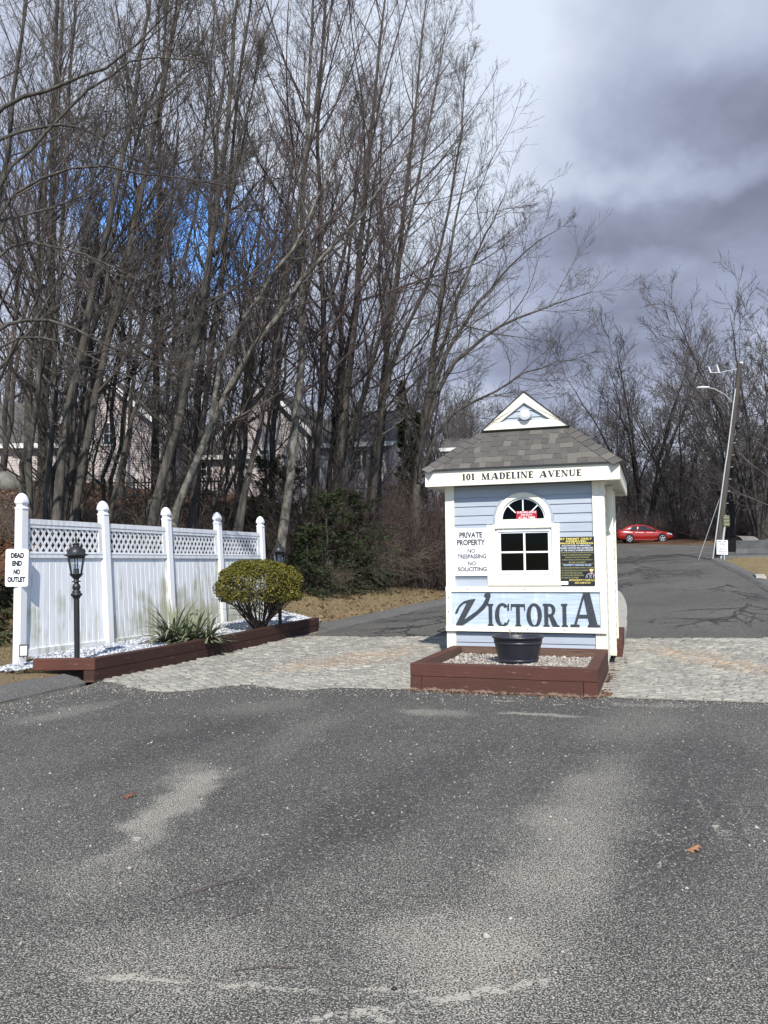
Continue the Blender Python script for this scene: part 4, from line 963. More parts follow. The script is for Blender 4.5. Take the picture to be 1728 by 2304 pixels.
# black tub
pot = empty('black_tub', k2w(.06, -1.02, .212), -PSI); tag(pot, 'black plastic half barrel tub standing in the gravel planter', 'plant pot')
m = MB(); m.lathe([(.0, .0), (.252, .0), (.262, .02), (.335, .345), (.340, .352), (.355, .354), (.357, .378), (.338, .380), (.325, .34), (.26, .06), (0, .05)], 40); m.build('barrel', MAT['plastic'], pot)
for z, h_ in ((.035, .035), (.27, .035)):
    rr = .262+(z-.02)*.2246; r2 = .262+(z+h_-.02)*.2246
    m = MB(); m.lathe([(rr, z), (rr+.006, z+.002), (r2+.006, z+h_-.002), (r2, z+h_)], 40); m.build('band', MAT['plastic'], pot)
m = MB()
for k in range(16):
    an = k*2*math.pi/16; c, s = math.cos(an), math.sin(an)
    m.tube([(c*.2625, s*.2625, .02), (c*.3335, s*.3335, .338)], .0022, 4)
m.build('stave_line', MAT['plastic'], pot)
m = MB(); m.lathe([(0, .30), (.318, .30)], 24); m.build('soil', MAT['dark'], pot)
dst = MB()
for (x, y, h_, lx) in [(-.02, 0, .17, -.02), (.02, .03, .12, .04), (-.1, -.02, .14, -.01), (-.11, .0, .11, .01)]: dst.tube([(x, y, .30), (x+lx*.5, y, .30+h_*.6), (x+lx, y, .30+h_)], [.003, .0025, .002], 4)
for x, z in ((-.11, .44), (-.10, .41)): dst.tube([(x, -.02, z), (x+.004, -.02, z+.03)], [.008, .006], 5)
dst.build('dead_stalk', simple('straw', (.35, .28, .19)), pot)

# kerb island behind the kiosk
isl = empty('kerb_island', k2w(.4, 6, 0), -PSI); tag(isl, 'long concrete kerbed island running back from behind the kiosk', 'kerb island')
def isl_strip(pts, wd_, h_, name, mat):
    V = []; F = []
    for i, (x, y) in enumerate(pts):
        a = pts[max(0, i-1)]; b = pts[min(len(pts)-1, i+1)]; tx, ty = b[0]-a[0], b[1]-a[1]; l = math.hypot(tx, ty); nx_, ny_ = -ty/l, tx/l
        for o_, z in ((-wd_/2, -.15), (-wd_/2, h_-.02), (-wd_/2+.03, h_), (wd_/2-.03, h_), (wd_/2, h_-.02), (wd_/2, -.15)):
            q = k2w(x+nx_*o_, y+ny_*o_); V.append((x+nx_*o_-.4, y+ny_*o_-6, gz(q.x, q.y)+z))
    n_ = len(pts)
    for i in range(n_-1):
        for k in range(5): F.append((i*6+k, i*6+k+1, (i+1)*6+k+1, (i+1)*6+k))
    F += [tuple(range(6)), tuple(reversed(range((n_-1)*6, n_*6)))]
    m = MB(); m.add(V, F); return m.build(name, MAT[mat], isl)
isl_strip([(1.18, 3.0+k*.6) for k in range(5)]+[(1.14-.0035*k*k, 6+k*.6) for k in range(11)]+[(.6, 12.8), (.35, 13.1), (0, 13.2), (-.4, 13.1), (-.7, 12.8)]+[(-.9+.01*k, 12.2-k*.6) for k in range(15)], .26, .15, 'kerb', 'concrete')
m = MB(); V = []
for k in range(18):
    y = 2.9+k*.6; 
    for x in (-.85, .35, 1.1 if k < 8 else .85):
        q = k2w(x, y); V.append((x-.4, y-6, gz(q.x, q.y)+.12))
m.add(V, [(3*k+j, 3*k+j+1, 3*k+j+4, 3*k+j+3) for k in range(17) for j in range(2)]); m.build('mulch', MAT['litter'] if False else simple('mulch', (.12, .09, .06), (.05, .04, .03), 12, .95, .5), isl)
st = empty('side_timber_edging', k2w(1.26, 2.8, 0), -PSI); tag(st, 'brown timber edging along the driveway side behind the kiosk', 'timber edging')
for z0, z1 in ((-.02, .158), (.161, .33)):
    m = MB(); m.box(-1.3, 1.3, -.062, .062, z0, z1); m.build('timber', MAT['timber'], st, .006, rot=(0, 0, R(91)), loc=(0, 0, 0))

# ------------------------------------------------------------------ the white fence
fe = empty('vinyl_fence', (-5.9, 13.1, 0)); tag(fe, 'white vinyl privacy fence with lattice top and gothic capped posts', 'fence')
FB = [Vector((-5.90, 13.10, 0)), Vector((-5.03, 14.80, 0)), Vector((-4.34, 16.56, 0)), Vector((-3.66, 18.33, 0)), Vector((-2.98, 20.05, 0))]
FT = [Vector((-5.91, 13.10, 2.80)), Vector((-5.205, 14.85, 2.80)), Vector((-4.51, 16.60, 2.80)), Vector((-3.82, 18.36, 2.80)), Vector((-3.10, 20.10, 2.80))]
O0 = Vector((-5.9, 13.1, 0))
def fax(i, z): return FB[i]+(FT[i]-FB[i])*(z/2.8)
FDIR = Vector((FB[4].x-FB[0].x, FB[4].y-FB[0].y, 0)).normalized(); FN = Vector((FDIR.y, -FDIR.x, 0))   # towards the drive
def fpt(i, s, z, n_): # s metres from post i axis towards post i+1
    a = fax(i, z); b = fax(i+1, z); d = (b-a); L = math.hypot(d.x, d.y); d.normalize(); nn = Vector((d.y, -d.x, 0)).normalized()
    return a+d*s+nn*n_ - O0
def fhex(i, s0, s1, z0, z1, n0, n1, name, mat, bev=0):
    m = MB(); m.hexa([fpt(i, s0, z0, n1), fpt(i, s1, z0, n1), fpt(i, s1, z0, n0), fpt(i, s0, z0, n0), fpt(i, s0, z1, n1), fpt(i, s1, z1, n1), fpt(i, s1, z1, n0), fpt(i, s0, z1, n0)])
    return m.build(name, MAT[mat], fe, bev)
pw = .0725
for i in range(5):
    b = FB[i]-O0; t = FT[i]-O0; ax = (t-b)/2.8
    p = empty('p', (0, 0, 0)); bpy.data.objects.remove(p)
    m = MB(); ang = -math.atan2(FDIR.x, FDIR.y); rot = Matrix.Rotation(ang+(R(4) if i == 0 else 0), 4, 'Z')
    shear = Matrix(((1, 0, ax.x, b.x), (0, 1, ax.y, b.y), (0, 0, 1, 0), (0, 0, 0, 1)))
    m.box(-pw, pw, -pw, pw, -.1, 2.545); m.xf(shear @ rot); po = m.build('post', MAT['post'], fe, .006)
    q2 = math.sqrt(2)
    m = MB(); prof = [(.080, 2.535), (.084, 2.54), (.084, 2.560), (.078, 2.566), (.066, 2.580), (.064, 2.600), (.070, 2.622), (.084, 2.634), (.086, 2.655), (.080, 2.695), (.066, 2.74), (.045, 2.778), (.020, 2.800), (0, 2.806)]
    m.lathe([(r_1*.98, z) for r_1, z in prof], 32, sq=.82, rot=0); m.xf(shear @ rot); m.build('post_cap', MAT['post'], po)
lat_count = 0
for i in range(4):
    L = 1.9 if i else math.hypot(FB[1].x-FB[0].x, FB[1].y-FB[0].y)
    L = math.hypot((FB[i+1]-FB[i]).x, (FB[i+1]-FB[i]).y)
    a, b = pw+.001, L-pw-.001
    dz = .0
    fhex(i, a, b, 2.302, 2.388, -.022, .036, 'rail', 'rail', .003)
    fhex(i, a, b, 1.744, 1.815, -.022, .036, 'rail', 'rail', .003)
    fhex(i, a, b, 1.8155, 1.828, -.024, .042, 'rail_ledge', 'vinyl')
    fhex(i, a, b, 2.245, 2.3015, -.012, .026, 'lattice_frame', 'rail'); fhex(i, a, b, 1.8285, 1.853, -.012, .028, 'lattice_frame', 'rail')
    fhex(i, a, a+.055, 1.854, 2.2445, -.012, .027, 'lattice_frame', 'rail'); fhex(i, b-.11, b, 1.854, 2.2445, -.012, .027, 'lattice_frame', 'rail')
    fhex(i, a, b, .14, .262, -.022, .034, 'rail', 'vinyl', .003)
    fhex(i, a, a+.10, .263, 1.7435, -.018, .014, 'end_channel', 'vinyl'); fhex(i, b-.045, b, .263, 1.7435, -.018, .014, 'end_channel', 'vinyl')
    np_ = 12; wv = (b-.045-a-.10)/np_
    for k in range(np_):
        s0 = a+.10+k*wv
        # tongue and groove board: flat face with a shallow vee at each side
        m = MB(); g_ = .009; f = [(s0+.0008, -.008), (s0+g_, .004), (s0+wv-g_, .004), (s0+wv-.0008, -.008)]
        vs = [fpt(i, s, .2625, n_) for s, n_ in f]+[fpt(i, s, 1.7437, n_) for s, n_ in f]+[fpt(i, s0+.0008, .2625, -.016), fpt(i, s0+wv-.0008, .2625, -.016), fpt(i, s0+.0008, 1.7437, -.016), fpt(i, s0+wv-.0008, 1.7437, -.016)]
        m.add(vs, [(0, 1, 5, 4), (1, 2, 6, 5), (2, 3, 7, 6), (9, 8, 10, 11), (8, 0, 4, 10), (3, 9, 11, 7)]); m.build('plank', MAT['vinyl'], fe)
    # diagonal lattice
    s0, s1, z0, z1 = a+.055, b-.11, 1.853, 2.245; H = z1-z0; slope = math.tan(R(56)); dx_ = H/slope; pitch = .132; hwid = .020/math.sin(R(56))
    for dr in (1, -1):
        x = s0-dx_
        while x < s1+dx_*0:
            xb, xt = (x, x+dx_) if dr == 1 else (x+dx_, x)
            # clip strip centre line to the opening
            t0, t1 = 0., 1.
            for lo, hi in ((s0, s1),):
                d = xt-xb
                ta, tb2 = (lo-xb)/d, (hi-xb)/d
                if ta > tb2: ta, tb2 = tb2, ta
                t0 = max(t0, ta); t1 = min(t1, tb2)
            if t1-t0 > .08:
                pa = (xb+(xt-xb)*t0, z0+H*t0); pb = (xb+(xt-xb)*t1, z0+H*t1); n0 = -.002 if dr == 1 else .0065; n1 = n0+.0075
                m = MB(); m.hexa([fpt(i, pa[0]-hwid, pa[1], n1), fpt(i, pa[0]+hwid, pa[1], n1), fpt(i, pa[0]+hwid, pa[1], n0), fpt(i, pa[0]-hwid, pa[1], n0), fpt(i, pb[0]-hwid, pb[1], n1), fpt(i, pb[0]+hwid, pb[1], n1), fpt(i, pb[0]+hwid, pb[1], n0), fpt(i, pb[0]-hwid, pb[1], n0)])
                m.build('lattice_strip', MAT['rail'], fe)
            x += pitch

# dead end sign on the first post
de = empty('dead_end_sign', (-5.93, 13.1-.088, 1.285), R(1.2)); tag(de, 'white metal DEAD END NO OUTLET sign screwed to the first fence post', 'sign')
def rrect(x0, x1, z0, z1, r, n=5):
    P = []
    for cx_, cz_, a0 in ((x1-r, z0+r, -90), (x1-r, z1-r, 0), (x0+r, z1-r, 90), (x0+r, z0+r, 180)): P += ell(cx_, cz_, r, r, a0, a0+90, n)
    return P
m = MB(); m.prism(rrect(-.182, .184, 0, .605, .035), -.004, 0); m.build('panel', MAT['signwhite'], de)
m = MB(); o_ = rrect(-.170, .172, .012, .593, .028); i_ = rrect(-.165, .167, .017, .588, .023)
m.add([(x, -.0048, z) for x, z in o_+i_], [(k, (k+1) % len(o_), len(o_)+(k+1) % len(o_), len(o_)+k) for k in range(len(o_))]); m.build('border_line', simple('rule2', (.5, .5, .52)), de)
m = MB()
for t, a, b, z0, z1 in [('DEAD', -.098, .116, .455, .545), ('END', -.075, .085, .328, .418), ('NO', -.052, .058, .190, .282), ('OUTLET', -.146, .142, .068, .160)]: 
    m = MB(); text_line(m, t, a, b, z0, z1, -.0052, .07); m.build('lettering', MAT['inkdark'], de)
m = MB(); m.tube([(0, -.005, .565), (0, -.009, .565)], .007, 8); m.tube([(-.005, -.005, .05), (-.005, -.009, .05)], .007, 8); m.build('screw', MAT['metal'], de)
# low floodlight at the foot of that post
lf = empty('ground_floodlight', (-5.70, 12.80, .02), R(20)); tag(lf, 'small dark bronze floodlight at the foot of the first fence post', 'floodlight')
m = MB(); m.tube([(0, .02, -.06), (0, .0, .10), (0, 0, .17)], .012, 8); m.build('stake', MAT['metal'], lf)
m = MB(); m.box(-.068, .068, -.04, .045, .17, .36); m.build('housing', simple('bronze', (.10, .098, .09)), lf, .008)
m = MB(); m.box(-.05, .05, -.045, -.041, .19, .34); m.build('lens', MAT['whitemetal'], lf)
m = MB(); m.tube([(-.06, .0, .2), (-.075, .01, .05), (-.04, .05, -.04), (.02, .06, -.05)], .007, 6); m.build('cable', MAT['metal'], lf)

# ------------------------------------------------------------------ timber edged bed along the fence
bed = empty('timber_bed', (-4.02, 11.27, 0)); tag(bed, 'long raised bed of dark brown timbers along the white fence', 'raised bed')
A = Vector((-4.02, 11.27, 0)); B = Vector((-1.46, 17.97, 0)); dB = (B-A).normalized(); LB = (B-A).length; aB = math.atan2(dB.y, dB.x); nB = Vector((-dB.y, dB.x, 0))
def bt(s0, s1, z0, z1, zg0=None, w0=0, w1=.145, name='timber', mat='timberdark'):
    # timber along the bed side, following the gentle rise
    def P_(s, o_, z): q = A+dB*s+nB*o_; return q-A+Vector((0, 0, z+(gz(q.x, q.y)*.75)))
    m = MB(); m.hexa([P_(s0, w0, z0), P_(s1, w0, z0), P_(s1, w1, z0), P_(s0, w1, z0), P_(s0, w0, z1), P_(s1, w0, z1), P_(s1, w1, z1), P_(s0, w1, z1)])
    # bring mesh to a local frame so grain runs along it
    c = P_((s0+s1)/2, (w0+w1)/2, (z0+z1)/2); M_ = Matrix.Translation(c) @ Matrix.Rotation(aB, 4, 'Z'); m.xf(M_.inverted())
    o = m.build(name, MAT[mat], bed, .006); o.matrix_local = M_; return o
cuts = [0.0, 1.05, 3.3, 5.4, LB]
for k in range(4): bt(cuts[k]+.0015, cuts[k+1]-.0015, .165, .325)
cuts = [.0, 2.45, 4.8, LB-.05]
for k in range(3): bt(cuts[k]+.0015, cuts[k+1]-.0015, -.05, .162, w0=.004)
def bxt(x0, x1, y0, y1, z0, z1):
    m = MB(); L = x1-x0; m.box(-L/2, L/2, (y0-y1)/2, (y1-y0)/2, (z0-z1)/2, (z1-z0)/2)
    return m.build('timber', MAT['timber' if z0 > 0 else 'timberdark'], bed, .006, loc=((x0+x1)/2, (y0+y1)/2, (z0+z1)/2))
bxt(-.86, -.004, -.02, .125, .166, .322); bxt(-.16, -.006, -.015, .125, -.05, .160)
# bed surface and white marble chips
poly = [(-4.9, 11.4), (-3.95, 11.42), (-1.55, 17.95), (-2.6, 20.0), (-5.9, 13.0)]
n = 16000; r_ = np.random.RandomState(8); s = r_.rand(n)*(LB+.4); t = r_.rand(n)
q0 = np.array([A.x, A.y])+np.outer(s, [dB.x, dB.y])+np.outer(np.full(n, .14), [nB.x, nB.y])
fs_ = np.clip(s/LB, 0, 1); fl_ = np.array([-5.35, 12.2])+np.outer(fs_, [2.75, 8.3])
P2 = q0+(fl_-q0)*t[:, None]
zz = np.array([gz(x, y) for x, y in P2])*.75+.215+.03*np.minimum(t, .6)+r_.rand(n)*.02
o = link('marble_chips', scatter_mesh('marble_chips', np.c_[P2, zz]-np.array([A.x, A.y, 0]), r_.gamma(5, .0035, n)+.006, MAT['chips'], 2, flat=.6), bed); tag(o, kind='stuff')
m = MB(); V = []
for k in range(12):
    s_ = k/11*LB
    for t_ in (0, .5, 1):
        a0 = A+dB*s_+nB*.12; b0 = Vector((-5.35+2.75*s_/LB, 12.2+8.3*s_/LB, 0)); q = a0+(b0-a0)*t_; V.append((q.x-A.x, q.y-A.y, gz(q.x, q.y)*.75+.205+.03*min(t_, .6)))
m.add(V, [(3*k+j, 3*k+j+3, 3*k+j+4, 3*k+j+1) for k in range(11) for j in range(2)]); m.build('soil', simple('bed_soil', (.30, .30, .31), (.12, .11, .10), 25), bed)
n = 900; P = np.c_[r_.uniform(-6.0, -4.9, n), r_.uniform(12.3, 13.4, n)]; P = P[(P[:, 0]+6.1)*1.6+(P[:, 1]-13.2)*.6 > -.2]
P = np.c_[P, T0(P[:, 0], P[:, 1])+.03+.18*np.clip((P[:, 0]+5.6), 0, 1)]
o = link('marble_chips', scatter_mesh('marble_chips', P, r_.gamma(5, .004, len(P))+.008, MAT['chips'], 4, flat=.6)); tag(o, kind='stuff', label='spilled white marble chips around the foot of the first fence post')

# ------------------------------------------------------------------ lamp posts
def lamp_post(loc, hgt, label, lean=(0, 0)):
    o = empty('lamp_post', loc, rot=(lean[1], lean[0], 0)); tag(o, label, 'lamp post', 'black lantern lamp posts in the timber bed')
    b = hgt-1.765   # the head keeps its size
    m = MB(); m.tube([(0, 0, -.1), (0, 0, .885+b)], .038, 16); m.build('pole', MAT['black'], o)
    m = MB(); m.lathe([(.038, .86), (.052, .885), (.058, .90), (.078, .915), (.080, .935), (.064, .95), (.055, .955), (.060, .965), (.056, .98), (.044, .985), (.046, 1.0), (.056, 1.02), (.056, 1.045), (.044, 1.075), (.030, 1.09), (.030, 1.10), (.062, 1.108), (.064, 1.115), (.036, 1.13), (.034, 1.145), (.060, 1.175), (.082, 1.20), (.086, 1.215), (.098, 1.218), (.098, 1.228), (0, 1.228)], 24, (0, 0, b)); m.build('collar', MAT['black'], o)
    lan = MB(); z0, z1, r0, r1 = 1.228+b, 1.475+b, .078, .122
    for k in range(6):
        a = k*math.pi/3; c, s = math.cos(a), math.sin(a); lan.tube([(c*r0, s*r0, z0), (c*r1, s*r1, z1)], .007, 6)
    lan.lathe([(r1+.002, z1-.03), (r1+.010, z1), (r1+.045, z1+.008), (r1+.048, z1+.016), (r1+.02, z1+.030)], 6, rot=0, smooth=False)
    lo = lan.build('lantern_frame', MAT['black'], o)
    for k in range(6):
        a, a2 = k*math.pi/3, (k+1)*math.pi/3
        m = MB(); m.add([(math.cos(a)*r0, math.sin(a)*r0, z0), (math.cos(a2)*r0, math.sin(a2)*r0, z0), (math.cos(a2)*r1, math.sin(a2)*r1, z1), (math.cos(a)*r1, math.sin(a)*r1, z1)], [(0, 1, 2, 3)]); m.build('glass_pane', MAT['clear'], lo)
    m = MB(); m.lathe([(.168, z1+.012), (.150, z1+.028), (.128, z1+.038), (.118, z1+.075), (.095, z1+.115), (.055, z1+.140), (.045, z1+.150), (.045, z1+.168), (.058, z1+.172), (.058, z1+.180), (.036, z1+.186), (.014, z1+.20), (.010, z1+.21), (.018, z1+.222), (.010, z1+.236), (.016, z1+.25), (.006, z1+.275), (0, z1+.285)], 24); m.build('lantern_roof', MAT['black'], o)
    for (x, y) in ((-.025, -.02), (.03, .01), (-.01, .03)):
        m = MB(); m.tube([(x, y, z0), (x, y, z0+.07)], .011, 8); m.build('candle', MAT['whitemetal'] if x < 0 else MAT['black'], lo)
        m = MB(); m.lathe([(.006, 0), (.014, .02), (.012, .045), (.003, .07), (0, .075)], 8, (x, y, z0+.07)); m.build('bulb', MAT['clear'], lo)
    return o
lamp_post((-4.40, 11.60, .27), 1.765, 'black lantern lamp post standing in front of the first fence panel', (R(-1.4), 0))
lamp_post((-2.24, 17.3, .42), 1.72, 'black lantern lamp post mostly hidden behind the clipped round bush', (R(-1.0), 0))

# ------------------------------------------------------------------ bare trees
def tubes(P, Rr, sides):
    """P (n,m,3) polylines, Rr (n,m) radii -> verts, quads"""
    n, m_, _ = P.shape
    T_ = np.empty_like(P); T_[:, 1:-1] = P[:, 2:]-P[:, :-2]; T_[:, 0] = P[:, 1]-P[:, 0]; T_[:, -1] = P[:, -1]-P[:, -2]
    T_ /= np.linalg.norm(T_, axis=2, keepdims=True)+1e-9
    mean = P[:, -1]-P[:, 0]; ref = np.where((np.abs(mean[:, 2]) > .8*np.linalg.norm(mean, axis=1))[:, None], np.array([[1., 0.13, 0]]), np.array([[0.02, 0, 1.]]))
    X = np.cross(T_, ref[:, None, :]); X /= np.linalg.norm(X, axis=2, keepdims=True)+1e-9; Y = np.cross(T_, X)
    a = np.arange(sides)*2*np.pi/sides
    V = P[:, :, None, :]+Rr[:, :, None, None]*(X[:, :, None, :]*np.cos(a)[None, None, :, None]+Y[:, :, None, :]*np.sin(a)[None, None, :, None])
    i = np.arange(n*m_*sides).reshape(n, m_, sides); j = np.roll(i, -1, axis=2)
    F = np.stack([i[:, :-1], j[:, :-1], j[:, 1:], i[:, 1:]], -1).reshape(-1, 4)
    return V.reshape(-1, 3), F
def spawn(r, P, Rr, L, k, tmin, tmax, ang0, ang1, len0, len1, m_, rr, trop, wob, rmin, rtip=.35, minlen=.1, tpow=1.0, bias=None, vary=False):
    """grow k children from every parent polyline"""
    n, m0, _ = P.shape
    t = (np.arange(k)[None]+r.rand(n, k))/k; t = tmin+(tmax-tmin)*t**tpow; t = t.ravel(); pi = np.repeat(np.arange(n), k)
    x = t*(m0-1); i0 = np.minimum(x.astype(int), m0-2); fr_ = x-i0
    S = P[pi, i0]*(1-fr_)[:, None]+P[pi, i0+1]*fr_[:, None]; T_ = P[pi, i0+1]-P[pi, i0]; T_ /= np.linalg.norm(T_, axis=1)[:, None]+1e-9
    R0 = Rr[pi, i0]*(1-fr_)+Rr[pi, i0+1]*fr_
    tt = (t-tmin)/(tmax-tmin+1e-9)
    ang = R(ang0)+(R(ang1)-R(ang0))*tt+r.randn(len(t))*.14
    q = r.randn(len(t), 3)
    if bias is not None: q = q+np.array(bias)[None]
    q -= (q*T_).sum(1)[:, None]*T_; q /= np.linalg.norm(q, axis=1)[:, None]+1e-9
    D = T_*np.cos(ang)[:, None]+q*np.sin(ang)[:, None]
    vv = r.uniform(.5, 1.4, len(t)) if vary else r.uniform(.65, 1.2, len(t))
    Ln = np.maximum(minlen, L[pi]*(len0+(len1-len0)*tt)*vv)
    Rb = np.minimum(np.maximum(R0*rr*vv, rmin), R0*.9+1e-4)
    N = len(t); Q = np.empty((N, m_, 3)); Q[:, 0] = S; st_ = Ln/(m_-1)
    for s_ in range(1, m_):
        D = D+np.array([0, 0, trop])[None]+r.randn(N, 3)*wob; D /= np.linalg.norm(D, axis=1)[:, None]
        Q[:, s_] = Q[:, s_-1]+D*st_[:, None]
    RR = Rb[:, None]*np.linspace(1, rtip, m_)[None]; RR = np.maximum(RR, rmin*.8)
    return Q, RR, Ln
def make_crown(seed, trunks, radii, rmin=.0043, lv1=30, c=(7, 6, 2), l1=(.27, .13), tmin=.22, a1=(66, 20), trop=(.11, .09, .06), bias=None, seg=(8, 6, 4, 2), tw=(.58, .34), H=None, l2=(.52, .15)):
    r = np.random.RandomState(seed)
    P = np.array(trunks); Rr = np.array(radii); L = np.array([np.linalg.norm(np.diff(p, axis=0), axis=1).sum() for p in P]) if H is None else np.array([H]*len(P))
    A = spawn(r, P, Rr, L, lv1, tmin, .99, a1[0], a1[1], l1[0], l1[1], seg[0], .38, trop[0], .085, rmin*1.6, .3, bias=bias, tpow=.9, vary=True)
    B = spawn(r, A[0], A[1], A[2], c[0], .12, .97, 44, 26, l2[0], l2[1], seg[1], .55, trop[1], .075, rmin*1.25, .4)
    C = spawn(r, B[0], B[1], B[2], c[1], .08, .95, 42, 26, tw[0], tw[0]*.55, seg[2], .6, trop[2]+.03, .085, rmin, .55, .25)
    D = spawn(r, C[0], C[1], C[2], c[2], .1, .9, 42, 28, tw[1], tw[1]*.7, seg[3], .7, trop[2]+.03, .10, rmin*.8, .7, .10)
    Vs, Fs = [], []; nb = 0
    for (Q, RR, _), sd in ((A, 5), (B, 4), (C, 3), (D, 3)):
        V, F = tubes(Q, RR, sd); Vs.append(V); Fs.append(F+nb); nb += len(V)
    return np.concatenate(Vs), np.concatenate(Fs)
def trunk_mesh(trunks, radii, mat):
    Vs, Fs = [], []; nb = 0
    for p, r_ in zip(trunks, radii):
        V, F = tubes(np.array([p]), np.array([r_]), 9); Vs.append(V); Fs.append(F+nb); nb += len(V)
    return np_mesh('trunk', np.concatenate(Vs), np.concatenate(Fs), mat, True)
def densify(path, n, r, wob=.03):
    p = np.array(path, float); d = np.r_[0, np.cumsum(np.linalg.norm(np.diff(p, axis=0), axis=1))]; t = np.linspace(0, d[-1], n)
    q = np.stack([np.interp(t, d, p[:, k]) for k in range(3)], 1)
    for _ in range(2): q[1:-1] = (q[:-2]+2*q[1:-1]+q[2:])/4
    q[1:-1] += r.randn(n-2, 3)*wob; return q
tri_total = [0]
def hero(label, px, Y, rad, seed, kind='bark', twig='twig', extra=0, n=14, name='bare_tree', group=None, cat='tree', forks=None, **kw):
    """px: surveyed points of the stem in the photo at the distance Y"""
    r = np.random.RandomState(seed)
    pts = []
    for k, q in enumerate(px): pts.append(at(q[0], q[1], Y+(q[2] if len(q) > 2 else 0)))
    x0, y0 = pts[0][0], pts[0][1]; z0 = gz(x0, y0)
    # carry the stem down to the ground along its own lean
    d = np.array(pts[1])-np.array(pts[0]); 
    if pts[0][2] > z0+.05:
        k = (pts[0][2]-z0)/max(.3, d[2]); bx = x0-d[0]*k*.5; by = y0-d[1]*k*.5
        pts.insert(0, (bx, by, gz(bx, by)-.15)); x0, y0, z0 = bx, by, gz(bx, by)
    else: pts[0] = (x0, y0, z0-.15)
    # carry the top on
    if extra:
        a, b = np.array(pts[-2]), np.array(pts[-1]); dd = (b-a)/np.linalg.norm(b-a); dd = dd*.7+np.array([0, 0, .3]); pts.append(tuple(b+dd*extra))
    o = empty(name, (x0, y0, z0)); tag(o, label, cat, group)
    base = np.array([x0, y0, z0])
    P = densify(pts, n, r)-base; tt = np.linspace(0, 1, n); RR = rad*.88*(1-tt)**.95*.94+.012; RR[0] *= 1.45; RR[1] *= 1.08
    trunks, radii = [P], [RR]
    for f in (forks or []):   # (fraction where it leaves, list of px points, radius)
        i = int(f[0]*(n-1)); start = P[i]+base; fp = [tuple(start)]+[at(q[0], q[1], Y+(q[2] if len(q) > 2 else 0)) for q in f[1]]
        Q = densify(fp, n, r)-base; trunks.append(Q); radii.append(f[2]*.85*(1-tt)**.9*.94+.010)
    link('trunk', trunk_mesh(trunks, radii, MAT[kind]), o)
    V, F = make_crown(seed+100, trunks, radii, **kw); tri_total[0] += len(F)*2
    link('crown', np_mesh('crown', V, F, MAT[twig]), o)
    return o
S = lambda L, ox=0, oy=500, k=2.765: [(ox+x/k, oy+y/k) for x, y in L]
K_ = dict(lv1=25, c=(7, 6, 2))
hero('slender bare tree just behind the first fence post, its top leaning right', S([(175, 1690), (215, 1300), (250, 900), (300, 400), (330, 0)])+[(128, 250), (140, 60)], 20, .085, 11, extra=4, **K_)
hero('thick dark straight trunk second from the left behind the fence', S([(262, 1560), (290, 900), (318, 300), (322, 0)])+[(120, 300), (135, 0)], 23.5, .17, 12, 'barkdark', extra=5, **K_)
hero('bare stem close beside the thick dark trunk on its right side', S([(290, 1750), (300, 1400), (350, 900), (362, 400), (385, 0)])+[(150, 280), (165, 60)], 21, .085, 13, extra=4, **K_)
hero('smooth grey trunk with a swept base behind the lamp post, curving right', S([(335, 1790), (375, 1500), (420, 1250), (470, 950), (550, 500), (640, 200), (680, 0)])+[(285, 330), (330, 60)], 20, .135, 14, extra=5, lv1=28, c=(7, 6, 2))
hero('smooth grey trunk just left of the second fence post, leaning right', S([(445, 1830), (510, 1500), (600, 1100), (690, 700), (760, 300), (840, 0)])+[(345, 300), (400, 30)], 20.5, .12, 15, extra=5, lv1=28, c=(7, 6, 2))
hero('forked grey trunk between the two swept trunks left of the second post', S([(400, 1690), (500, 1300), (600, 900), (700, 480), (780, 200)])+[(320, 420), (385, 120)], 22, .11, 16, extra=5, forks=[(.45, S([(720, 600), (820, 480), (960, 250), (1080, 0)])+[(440, 400)], .07)], **K_)
hero('thin bare tree rising right of the second fence post and bending right', S([(690, 1720), (780, 1300), (880, 1050), (960, 800), (1060, 560)])+[(420, 600), (450, 420), (470, 200)], 22, .07, 17, extra=3, **K_)
hero('dark straight trunk in front of the grey roof with crossing limbs', S([(962, 1650), (965, 1000), (970, 400), (980, 0)])+[(358, 300), (370, 80)], 26, .16, 18, 'barkdark', extra=5, forks=[(.45, S([(900, 600), (780, 450), (650, 320)])+[(200, 480)], .08), (.42, S([(1010, 1000), (1060, 1180)])[:1]+S([(1150, 560), (1050, 350), (1010, 60)]), .06)], **K_)
hero('sturdy grey trunk behind the third fence post, leaning right then forking', S([(925, 1850), (1040, 1450), (1150, 1150), (1230, 750), (1290, 400), (1340, 0)])+[(505, 320), (530, 60)], 20.5, .15, 19, extra=5, lv1=28, c=(7, 6, 2), forks=[(.5, S([(1330, 300), (1410, 0)])+[(540, 330), (590, 90)], .08)])
hero('pale lichen spotted trunk slanting far to the right beyond the third post', S([(1085, 1830), (1200, 1500), (1350, 1150), (1450, 950), (1659, 640)])+[(680, 640), (790, 500), (900, 380)], 21, .13, 20, 'barkpale', extra=2, lv1=28, c=(7, 6, 2), forks=[(.35, S([(1330, 1000), (1500, 560), (1659, 420)])+[(660, 560), (740, 400), (790, 220)], .08)])
hero('bare trunk between the third and fourth fence posts, nearly upright', S([(1180, 1870), (1250, 1450), (1290, 1000), (1330, 600), (1400, 300), (1420, 0)])+[(525, 300), (560, 40)], 22.5, .11, 21, 'barkdark', extra=5, **K_)
hero('slim bare stem behind the fourth fence post, bending to the right', S([(1460, 1850), (1560, 1450), (1640, 1200)])+[(610, 880), (640, 640), (690, 380), (720, 150)], 23, .07, 22, extra=4, twig='twigred', **K_)
Z = lambda L: S(L, 500)
